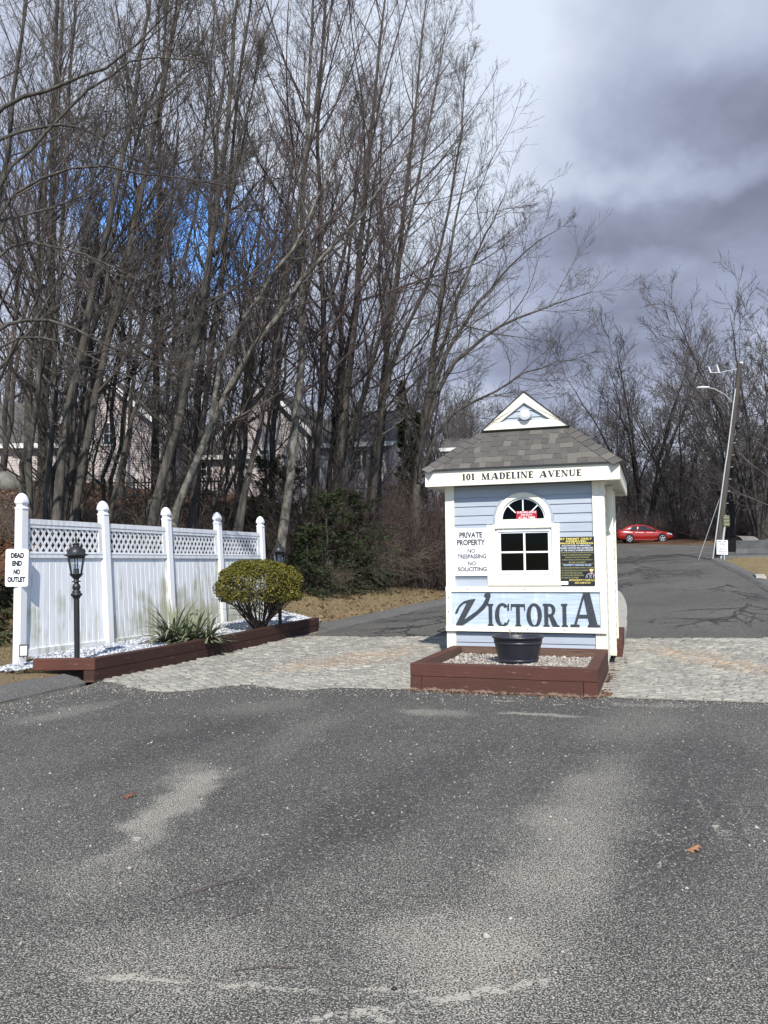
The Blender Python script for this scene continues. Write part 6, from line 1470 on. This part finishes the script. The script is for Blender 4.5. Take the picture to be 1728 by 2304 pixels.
# dark branching ribbons lying on the two lanes -----------------------------------
def branch_ribbons(name, seeds, seed, spread, n_, wd, label):
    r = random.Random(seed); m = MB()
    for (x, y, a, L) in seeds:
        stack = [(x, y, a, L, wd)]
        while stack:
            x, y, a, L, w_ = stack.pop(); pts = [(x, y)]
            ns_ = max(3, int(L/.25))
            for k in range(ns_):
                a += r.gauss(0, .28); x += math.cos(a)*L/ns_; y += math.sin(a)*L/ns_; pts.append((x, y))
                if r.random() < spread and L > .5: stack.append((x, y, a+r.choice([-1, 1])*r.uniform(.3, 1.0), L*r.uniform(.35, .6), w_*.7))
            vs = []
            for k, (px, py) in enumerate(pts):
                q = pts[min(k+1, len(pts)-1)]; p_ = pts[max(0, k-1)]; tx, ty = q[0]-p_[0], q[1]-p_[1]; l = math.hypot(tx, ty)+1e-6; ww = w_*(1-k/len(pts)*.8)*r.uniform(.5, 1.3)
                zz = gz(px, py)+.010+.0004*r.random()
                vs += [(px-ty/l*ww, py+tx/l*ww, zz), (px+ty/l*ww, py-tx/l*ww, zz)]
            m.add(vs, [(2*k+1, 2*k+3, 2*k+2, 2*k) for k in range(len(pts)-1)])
    o = m.build(name, MAT['dark_ribbon']); tag(o, label, kind='structure'); return o
def gpx(x, y):
    r_ = ray(x, y); t = 10.
    for _ in range(200):
        p = (r_[0]*t, r_[1]*t); h = CAMZ+r_[2]*t-gz(*p)
        if h < .002: break
        t += max(.02, h*1.5)
    return p
def gl(pts): return [gpx(*p) for p in pts]
def seeds(lines):
    out_ = []
    for L in lines:
        g_ = gl(L)
        for a, b in zip(g_, g_[1:]): out_.append((a[0], a[1], math.atan2(b[1]-a[1], b[0]-a[0]), math.hypot(b[0]-a[0], b[1]-a[1])))
    return out_
branch_ribbons('dark_ribbons', seeds([[(1395, 1253), (1420, 1268), (1440, 1283), (1470, 1299)], [(1395, 1330), (1420, 1318), (1450, 1302), (1475, 1300)], [(1440, 1283), (1525, 1283)], [(1400, 1322), (1440, 1292)], [(1410, 1250), (1550, 1256), (1590, 1258)]]), 5, .5, 3, .038, None)
branch_ribbons('dark_ribbons', seeds([[(1635, 1315), (1660, 1335), (1690, 1360), (1728, 1385)], [(1650, 1330), (1700, 1340), (1740, 1350)], [(1680, 1358), (1728, 1405)], [(1700, 1372), (1740, 1372)], [(1590, 1395), (1660, 1400)]]), 6, .6, 3, .03, None)
branch_ribbons('dark_ribbons', seeds([[(1000, 1400), (920, 1415), (860, 1430), (800, 1436)], [(1000, 1385), (930, 1408), (880, 1420)], [(1000, 1415), (900, 1432)], [(990, 1376), (900, 1395), (840, 1402)], [(940, 1430), (860, 1440)]]), 7, .65, 3, .035, None)
branch_ribbons('dark_ribbons', seeds([[(1420, 1444), (1520, 1440), (1620, 1443), (1728, 1442)], [(1540, 1441), (1600, 1439)]]), 8, .2, 2, .05, None)
# parking bay lines -------------------------------------------------------------
def pline(a, b, wd, label):
    A_, B_ = gpx(*a), gpx(*b); d = Vector((B_[0]-A_[0], B_[1]-A_[1], 0)); n_ = Vector((-d.y, d.x, 0)).normalized()*wd; m = MB(); vs = []
    for k in range(9):
        q = Vector((A_[0], A_[1], 0))+d*k/8
        for s_ in (-1, 1): w2 = q+n_*s_; vs.append((w2.x, w2.y, gz(w2.x, w2.y)+.014))
    m.add(vs, [(2*k, 2*k+2, 2*k+3, 2*k+1) for k in range(8)]); o = m.build('bay_line', MAT['line']); tag(o, kind='structure')
for a, b in [((1422, 1226), (1575, 1224)), ((1466, 1231), (1600, 1229)), ((1507, 1237), (1578, 1236)), ((1542, 1244), (1727, 1242))]: pline(a, b, .06, None)

# ------------------------------------------------------------------ houses
def clap(m, P0, ux, L, z0, z1, nrm, pitch=.115, cut=None):
    """clapboard wall: saw profile rows; cut(z)->(a,b) gives the span of the row"""
    z = z0
    while z < z1-1e-3:
        h = min(pitch, z1-z); a, b = (0, L) if cut is None else cut(z+h*.5)
        if b > a+.02:
            q = lambda s, d, zz: (P0[0]+ux[0]*s+nrm[0]*d, P0[1]+ux[1]*s+nrm[1]*d, zz)
            m.add([q(a, .022, z), q(b, .022, z), q(b, .0, z+h), q(a, .0, z+h), q(a, -.02, z), q(b, -.02, z)], [(0, 1, 2, 3), (4, 5, 1, 0)])
        z += h
def add_window(o, x, z, w_, h, y, light=True):
    m = MB(); 
    for b in [(x-.08, x, y-.04, y+.03, z-.08, z+h+.08), (x+w_, x+w_+.08, y-.04, y+.03, z-.08, z+h+.08), (x, x+w_, y-.04, y+.03, z-.08, z), (x, x+w_, y-.04, y+.03, z+h, z+h+.08), (x+w_/2-.015, x+w_/2+.015, y-.025, y+.02, z, z+h), (x, x+w_, y-.025, y+.02, z+h/2-.02, z+h/2+.02)]: m.box(*b)
    f = m.build('window', MAT['housetrim'], o); m = MB(); m.box(x, x+w_, y-.012, y-.004, z, z+h); m.build('pane', MAT['carglass'], f)
def house(name, loc, rz, label, wx, wz, gable=None, roof_h=2.2, depth=8, ridge='x', wins=(), base=-2.5, over=.35, shut=()):
    """front wall in local XZ at y=0 facing -y. gable: peak height for a gable-front; otherwise eave-front with ridge along x"""
    o = empty(name, loc, rz); tag(o, label, 'house'); m = MB()
    x0, x1 = wx
    if gable:
        ap = (gable-wz)/((x1-x0)/2)
        def cut(z):
            if z <= wz: return (0, x1-x0)
            d = (z-wz)/ap; return (d, x1-x0-d)
        clap(m, (x0, 0), (1, 0), x1-x0, base, gable-.02, (0, -1), cut=cut)
        wallb = MB(); wallb.prism([(x0, base), (x1, base), (x1, wz), ((x0+x1)/2, gable-.03), (x0, wz)], .03, depth)
    else:
        clap(m, (x0, 0), (1, 0), x1-x0, base, wz, (0, -1)); wallb = MB(); wallb.box(x0, x1, .03, depth, base, wz)
    clap(m, (x1, 0), (0, 1), depth, base, wz, (1, 0)); clap(m, (x0, depth), (0, -1), depth, base, wz, (-1, 0))
    wallb.build('wall', MAT['pink'], o); m.build('siding', MAT['pink'], o)
    rf = MB()
    if gable:
        xm = (x0+x1)/2; k = (gable-wz)/((x1-x0)/2)
        for sg in (-1, 1):
            xe = (x0 if sg < 0 else x1)+sg*over; ze = wz-over*k
            rf.hexa([(xe, -over, ze+.02), (xm, -over, gable+.02), (xm, depth+over, gable+.02), (xe, depth+over, ze+.02), (xe, -over, ze+.16), (xm, -over, gable+.18), (xm, depth+over, gable+.18), (xe, depth+over, ze+.16)] if sg < 0 else
                    [(xm, -over, gable+.02), (xe, -over, ze+.02), (xe, depth+over, ze+.02), (xm, depth+over, gable+.02), (xm, -over, gable+.18), (xe, -over, ze+.16), (xe, depth+over, ze+.16), (xm, depth+over, gable+.18)])
        r_o = rf.build('roof', MAT['houseroof'], o)
        for sg in (-1, 1):
            xe = (x0 if sg < 0 else x1)+sg*over; ze = wz-over*k
            t = MB(); t.prism([(xe, ze-.12), (xm, gable-.12), (xm, gable+.15), (xe, ze+.15)], -over-.04, -over-.005); t.build('rake_board', MAT['housetrim'], o)
    else:
        zr_ = wz+roof_h; yd = depth/2; k = roof_h/yd
        for a, b in ((-over, yd), (depth+over, yd)):
            ze = wz-over*k
            q = [(x0-over, a, ze), (x1+over, a, ze), (x1+over, b, zr_), (x0-over, b, zr_)]
            if a > b: q = [q[1], q[0], q[3], q[2]]
            rf.hexa(q+[(p[0], p[1], p[2]+.16) for p in q])
        r_o = rf.build('roof', MAT['houseroof'], o)
        for x_ in (x0, x1):
            t = MB(); t.add([(x_, 0, wz), (x_, depth, wz), (x_, yd, zr_-.02)], [(0, 1, 2)]); t.build('gable_end', MAT['pink'], o)
        t = MB(); t.box(x0-over, x1+over, -over-.03, -over, wz-over*k-.06, wz-over*k+.16); t.build('gutter', MAT['housetrim'], o)
        # visible shingle courses as thin raised strips
    for cx_ in (x0, x1-.1): t = MB(); t.box(cx_, cx_+.1, -.045, .0, base, wz); t.build('corner_board', MAT['housetrim'], o)
    for (x, z, w_, h) in wins: add_window(o, x, z, w_, h, -.025)
    for (x, z, w_, h) in shut: t = MB(); t.box(x, x+w_, -.06, -.025, z, z+h); t.build('shutter', MAT['shutter'], o)
    return o, r_o
# distances and sizes surveyed from the photograph
house('pink_house', (-18.5, 36.5, 6.2), R(2), 'low pink house with a wide grey roof at the left edge, above the bank', (-3, 3.9), 1.05, None, 2.5, 8, wins=[(1.9, .05, .45, .6)])
ho, ro = house('pink_house', (-12.9, 37.5, 6.0), R(-6), 'pink gabled house with white rake boards left of centre behind the trunks', (-2.75, 2.7), 1.9, 4.35, depth=9, wins=[(-.2, 1.3, .5, 1.0)])
house('pink_house', (-8.6, 40.5, 6.0), R(-4), 'low pink house wing with a long grey roof and white gutter', (-3.2, 3.1), 1.15, None, 2.05, 7, wins=[(-.6, .1, .5, .7)])
house('pink_house', (-5.9, 40, 5.2), R(-14), 'pink and white gable end house above the evergreens', (-2.15, 2.2), 3.1, 5.35, depth=8, wins=[(-.3, 1.2, .5, .9), (.9, .2, .45, .8)])
house('pink_house', (-1.2, 38, 5.0), R(-10), 'pink house wing with one dark shuttered window right of the tall trunks', (-1.9, 1.6), 2.35, None, 2.0, 7, wins=[(-.25, 1.05, .38, .9)], shut=[(.22, 1.05, .16, .9)])
house('pink_house', (5.6, 52, 6.4), R(-10), 'pale house mostly hidden behind the left slope of the kiosk roof', (-1.6, 4.6), 2.6, None, 1.1, 7, wins=[(.2, .9, .5, .9), (2.6, .9, .5, .9)])
chm = empty('white_dormer', (-10.6, 38.4, 9.0), R(-4)); tag(chm, 'white trimmed dormer band on the long roof between the two gables', 'dormer')
m = MB(); m.box(-1.0, 1.0, 0, 1.2, -.6, .0); m.build('wall', MAT['housetrim'], chm); m = MB(); m.box(-1.15, 1.15, -.2, 1.3, .001, .12); m.build('roof', MAT['houseroof'], chm)
pf = empty('picket_fence', (-9.4, 33.5, gz(-9.4, 33.5)), R(-3)); tag(pf, 'weathered picket railing in front of the low pink house', 'fence')
m0 = MB(); m0.box(-.03, .03, -.012, .012, 0, .95); pm = m0.mesh('picket', MAT['poleWood'])
for k in range(34): link('picket', pm, pf, (-2.6+k*.155, 0, .02))
for z in (.25, .78): m = MB(); m.box(-2.7, 2.6, .013, .05, z, z+.08); m.build('rail', MAT['poleWood'], pf)
def boulder(x, y, s, label):
    m = bpy.data.meshes.new('boulder'); rr = np.random.RandomState(int(s*100)); mb_ = MB(); mb_.lathe([(0, -.5), (.6, -.4), (.95, 0), (.85, .35), (.5, .6), (0, .68)], 14)
    mb_.v = [tuple((Vector(v)*(1+.14*math.sin(v[0]*4+v[2]*3)+.06*rr.randn()))*s) for v in mb_.v]; o = mb_.build('boulder', MAT['rock'], None, loc=(x, y, gz(x, y))); tag(o, label, 'boulder')
p = at(20, 1050, 31); boulder(p[0], 31, .9, 'grey boulder at the left edge below the pink house')
p = at(505, 1160, 24); boulder(p[0], 24, .8, 'grey boulder behind the fourth fence post')

# ------------------------------------------------------------------ utility pole
pb = at(1609, 1261, 38.2); ptp = at(1665, 818, 38.2)
up_o = empty('utility_pole', (pb[0], pb[1], gz(pb[0], pb[1]))); tag(up_o, 'leaning weathered wooden utility pole with a white conduit', 'utility pole')
B0 = Vector((0, 0, -.2)); T1 = Vector((ptp[0]-pb[0], 0, ptp[2]-gz(pb[0], pb[1]))); 
def on(t, dx=0, dy=0): return B0+(T1-B0)*t+Vector((dx, dy, 0))
m = MB(); m.tube([on(0, .06), on(.3), on(.65), on(1)], [.165, .15, .13, .11], 14); m.build('pole', MAT['poleWood'], up_o)
m = MB(); m.tube([on(0, -.24, -.12), on(.03, -.20, -.14), on(.5, -.15, -.13), on(.54, -.13, -.13), on(.87, -.12, -.12)], [.030]*5, 10); m.build('conduit', MAT['metal'], up_o)
m = MB(); m.tube([on(0, .17, -.14), on(.22, .16, -.15)], .05, 10); m.build('conduit', MAT['metal'], up_o)
m = MB(); m.box(-.12, .12, -.16, 0, -.1, .32); m.build('ground_box', MAT['black'], up_o, loc=on(.0, 0, -.17))
m = MB(); m.tube([on(.80, -.08), on(.845, -.55), on(.875, -1.1), on(.878, -1.42)], .022, 8); m.build('lamp_arm', MAT['metal'], up_o)
m = MB(); m.lathe([(0, -.06), (.10, -.055), (.16, 0), (.13, .06), (0, .09)], 16); m.xf(Matrix.Diagonal((2.2, 1, .8, 1))); m.build('lamp_head', MAT['whitemetal'], up_o, loc=on(.879, -1.62))
m = MB(); m.tube([on(.975, .0), on(.955, -.92)], .02, 6); m.build('cross_bracket', MAT['metal'], up_o)
for dx, h in ((-.95, .38), (-1.35, .30)):
    m = MB(); m.tube([on(.955, dx), on(.955, dx-.02)+Vector((-.08, 0, h))], [.04, .035], 8); m.build('insulator', MAT['whitemetal'], up_o)
m = MB(); m.tube([on(.955, -1.4), on(.955, -.9)], .03, 6); m.build('insulator_bar', MAT['metal'], up_o)
m = MB(); m.lathe([(0, -.05), (.08, -.04), (.08, .06), (0, .09)], 10, tuple(on(1.0, .06))); m.build('pole_cap', MAT['whitemetal'], up_o)
m = MB(); m.lathe([(0, -.13), (.12, -.10), (.14, 0), (.1, .1), (0, .13)], 10, tuple(on(.68, .28))); m.build('splice_case', MAT['black'], up_o)
m = MB(); 
for k in range(9): q = on(.12+.06*k, .14); m.tube([q, q+Vector((.12, -.02, .01))], .012, 5)
m.build('step', MAT['metal'], up_o); up_o.children[-1]['kind'] = 'stuff'
gc = empty('meter_cabinet', Vector(pb)+Vector((0, 0, gz(pb[0], pb[1])-pb[2]))+on(.212, .19, -.18)); tag(gc, 'mossy green notice board strapped to the utility pole', 'notice board')
m = MB(); m.box(-.16, .16, -.04, .02, -.26, .26); m.build('panel', MAT['moss'], gc, .01)
for z in (-.16, .0, .16): m = MB(); m.box(-.12, .12, -.047, -.041, z-.04, z+.04); m.build('label_plate', simple('faded_plate', (.24, .26, .18), (.14, .15, .10), 20), gc)
wp = Vector((pb[0], pb[1], gz(pb[0], pb[1])))
for k, (t, tgt, lab) in enumerate([(.72, (26, 30, 11.5), 'black overhead wire running from the pole up to the right edge'), (.685, (27, 33, 9.0), 'lower black overhead wire from the splice case to the right edge')]):
    a = wp+on(t, .15); b = Vector(tgt); pts = [a+(b-a)*i/12+Vector((0, 0, -.5*4*(i/12)*(1-i/12))) for i in range(13)]
    m = MB(); m.tube(pts, .018, 5); o = m.build('overhead_wire', MAT['black']); tag(o, lab, 'wire')
gy_ = wp+on(.36, -.1); g0 = Vector(at(1603, 1225, 37.5)); q0 = Vector((g0.x-.25, 38.6, 0)); q0.z = gz(q0.x, q0.y)
m = MB(); m.tube([q0, gy_], .014, 5); o = m.build('guy_wire', MAT['metal']); tag(o, 'thin metal guy wire beside the left side of the utility pole', 'wire')
# speed limit sign on the pole
sg_o = empty('speed_limit_sign', wp+on(.083, .12, -.26), 0, (0, R(2), 0)); tag(sg_o, 'white SPEED LIMIT 15 sign at the foot of the utility pole', 'sign')
m = MB(); m.box(-.26, .26, -.008, .008, -.34, .34); m.build('panel', MAT['signwhite'], sg_o)
m = MB()
for t, a, b, z0, z1 in [('SPEED LIMIT', -.21, .21, .235, .30), ('15', -.09, .09, .09, .20), ('VEHICLE', -.12, .12, -.07, -.01), ('PARKING IN', -.19, .20, -.15, -.09), ('DESIGNATED', -.20, .20, -.23, -.17), ('SPACES ONLY', -.18, .18, -.31, -.25)]: 
    m = MB(); text_line(m, t, a, b, z0, z1, -.0095, .03); m.build('lettering', MAT['ink'], sg_o)
m = MB(); m.tube([(.12, .03, -1.0), (.10, .03, .34)], .03, 8); m.build('post', MAT['metal'], sg_o)
# concrete barriers
def barrier(x, y, rz, label):
    o = empty('concrete_barrier', (x, y, gz(x, y)-.05), rz); tag(o, label, 'barrier', 'concrete barriers at the right')
    m = MB(); prof = [(-.3, 0), (.3, 0), (.3, .12), (.13, .38), (.09, .86), (-.09, .86), (-.13, .38), (-.3, .12)]; vs = [(-1.5, y_, z) for y_, z in prof]+[(1.5, y_, z) for y_, z in prof]
    m.add(vs, [tuple(range(8)), tuple(reversed(range(8, 16)))]+[(k, k+8, (k+1) % 8+8, (k+1) % 8) for k in range(8)]); m.build('body', MAT['barrier'], o, .02)
    for s_ in (-1, 1): m = MB(); m.box(s_*.75-.12, s_*.75+.12, -.305, .305, -.01, .08); m.build('drain_slot', MAT['dark'], o)
p = at(1728, 1215, 46); barrier(p[0]-.1, 46.3, R(-38), 'shade-darkened concrete barrier at the right edge, nearer of the two')
barrier(p[0]+2.2, 44.2, R(-45), 'concrete barrier cut off by the right edge of the picture')
p = at(1672, 1205, 50); o = empty('culvert_pipe', (p[0], 50, gz(p[0], 50)+.35), R(35)); tag(o, 'short dark pipe lying behind the concrete barrier', 'pipe')
m = MB(); m.tube([(-.9, 0, 0), (.9, 0, 0)], .62, 20, cap=False); m.build('outer_wall', MAT['rock'], o); m = MB(); m.tube([(-.89, 0, 0), (.88, 0, 0)], .54, 20, cap=True); m.build('hollow', MAT['dark'], o)

# ------------------------------------------------------------------ red car
ca = at(1420, 1220, 66.0); cb2 = at(1491, 1219, 66.0)
car = empty('red_sedan', (0, 0, 0)); tag(car, 'red four door sedan parked at the far edge of the lot, facing right', 'car')
hd = R(-7); WB = 2.6
# local: x forward, y left(+), wheels right side faces the camera (-y)
cz = gz(ca[0], 66.4); car.location = (ca[0]-.0, 66.9, cz+.02); car.rotation_euler = (0, 0, hd)
car.scale = (1.0, 1.0, 1.0)
def loft(secs, closed=True):
    m = MB(); k = len(secs[0]); vs = [p for s_ in secs for p in s_]
    fs = [(i*k+j, i*k+j+1, (i+1)*k+j+1, (i+1)*k+j) for i in range(len(secs)-1) for j in range(k-1)]
    m.add(vs, fs, True); m.add(secs[0], [tuple(range(k))]); m.add(secs[-1], [tuple(reversed(range(k)))]); return m
prof = [(-.98, .50, .84, .66), (-.93, .36, .98, .76), (-.72, .26, 1.03, .84), (-.35, .22, 1.05, .875), (.3, .20, .99, .885), (1.3, .20, .96, .89), (2.0, .20, .95, .885), (2.5, .22, .93, .875), (2.95, .24, .86, .85), (3.25, .27, .76, .79), (3.45, .33, .66, .68), (3.54, .42, .56, .50)]
secs = []
for x, zb_, zt_, hw in prof:
    sgn = []
    for s_ in (1,):
        pts = [(x, -hw*.80, zb_), (x, -hw*.97, zb_+.08), (x, -hw, zb_+(zt_-zb_)*.45), (x, -hw*.985, zb_+(zt_-zb_)*.72), (x, -hw*.93, zt_-.05), (x, -hw*.80, zt_), (x, 0, zt_+.03), (x, hw*.80, zt_), (x, hw*.93, zt_-.05), (x, hw*.985, zb_+(zt_-zb_)*.72), (x, hw, zb_+(zt_-zb_)*.45), (x, hw*.97, zb_+.08), (x, hw*.80, zb_)]
    secs.append(pts)
bo = loft(secs).build('body', MAT['carred'], car)
gh2 = [(-.62, .98, .98, .70, .68), (-.10, .96, 1.30, .76, .62), (.30, .95, 1.44, .78, .57), (.75, .95, 1.475, .79, .56), (1.25, .95, 1.45, .79, .56), (1.75, .94, 1.28, .78, .60), (2.45, .90, .91, .74, .70)]
secs = [[(x, -hb, zb_), (x, -hb*.98, zb_+(zt_-zb_)*.3), (x, -(hb+ht)/2*1.02, zb_+(zt_-zb_)*.75), (x, -ht, zt_), (x, 0, zt_+.03), (x, ht, zt_), (x, (hb+ht)/2*1.02, zb_+(zt_-zb_)*.75), (x, hb*.98, zb_+(zt_-zb_)*.3), (x, hb, zb_)] for x, zb_, zt_, hb, ht in gh2]
loft(secs).build('cabin', MAT['carred'], car)
def sidewin(pts, name='window'):
    for sg in (-1,):
        m = MB(); f = lambda x, z: (x, sg*(.842-.19*max(0, z-.98)/.5), z); m.add([f(*p) for p in pts], [tuple(range(len(pts)))]); m.build(name, MAT['carglass'], car)
sidewin([(.02, 1.01), (.62, .99), (.66, 1.34), (.34, 1.33), (.14, 1.2)]); sidewin([(.72, .99), (1.98, .98), (1.72, 1.16), (1.36, 1.33), (1.1, 1.37), (.76, 1.36)])
m = MB(); m.add([(-.62, -.60, 1.0), (-.62, .60, 1.0), (.22, .50, 1.435), (.22, -.50, 1.435)], [(3, 2, 1, 0)]); m.build('rear_window', MAT['carglass'], car)
m = MB(); m.add([(2.44, -.62, .945), (2.44, .62, .945), (1.35, .50, 1.47), (1.35, -.50, 1.47)], [(0, 1, 2, 3)]); m.build('windscreen', MAT['carglass'], car)
for xw in (0, WB):
    for sg in (-1, 1):
        we = empty('wheel', (xw, sg*.80, .315)); we.parent = car
        m = MB(); m.tube([(0, -.11*1, 0), (0, .11, 0)], .318, 24); m.build('tyre', MAT['tyre'], we)
        m = MB()
        m.tube([(0, sg*.108, 0), (0, sg*.118, 0)], .225, 24); 
        m.build('rim_well', MAT['tyre'], we)
        m = MB(); 
        for k in range(5):
            a = k*2*math.pi/5+.3; c, s = math.cos(a), math.sin(a); m.tube([(c*.03, sg*.122, s*.03), (c*.215, sg*.122, s*.215)], [.035, .05], 5)
        for k in range(24):
            a, a2 = k*2*math.pi/24, (k+1)*2*math.pi/24; m.tube([(math.cos(a)*.225, sg*.121, math.sin(a)*.225), (math.cos(a2)*.225, sg*.121, math.sin(a2)*.225)], .014, 4, cap=False)
        m.tube([(0, sg*.11, 0), (0, sg*.14, 0)], .05, 10); m.build('rim', MAT['rim'], we)
        m = MB(); m.tube([(xw, sg*.80, .33), (xw, sg*.893, .33)], .375, 24); m.build('wheel_arch', MAT['dark'], car) if sg < 0 else None
m = MB(); m.box(.35, 2.2, -.90, -.86, .19, .27); m.build('sill', MAT['carred'], car)
m = MB(); m.box(-.96, -.86, -.83, -.45, .72, .90); m.build('tail_light', MAT['lens_red'], car, .02); m = MB(); m.box(-.96, -.86, .45, .83, .72, .90); m.build('tail_light', MAT['lens_red'], car, .02)
m = MB(); m.box(-1.0, -.97, -.26, .26, .70, .84); m.build('number_plate', MAT['signwhite'], car)
m = MB(); m.box(-1.02, -.78, -.70, .70, 1.03, 1.06); m.build('spoiler', MAT['carred'], car, .01)
m = MB(); m.prism([(3.0, .66), (3.35, .58), (3.38, .66), (3.05, .78)], -.86, -.70); m.build('headlight', MAT['lens'], car)
m = MB(); m.box(1.93, 2.12, -1.0, -.85, .95, 1.08); m.build('mirror', MAT['black'], car, .03)
for x in (.28, 1.18): m = MB(); m.box(x, x+.16, -.905, -.885, .82, .85); m.build('door_handle', MAT['carred'], car)
m = MB()
for x in (.68, 1.95): m.box(x, x+.012, -.893, -.884, .3, .95)
m.build('door_seam', MAT['black'], car)
print('total tris', sum(len(me.loops)-2*len(me.polygons) for me in bpy.data.meshes if me.users))
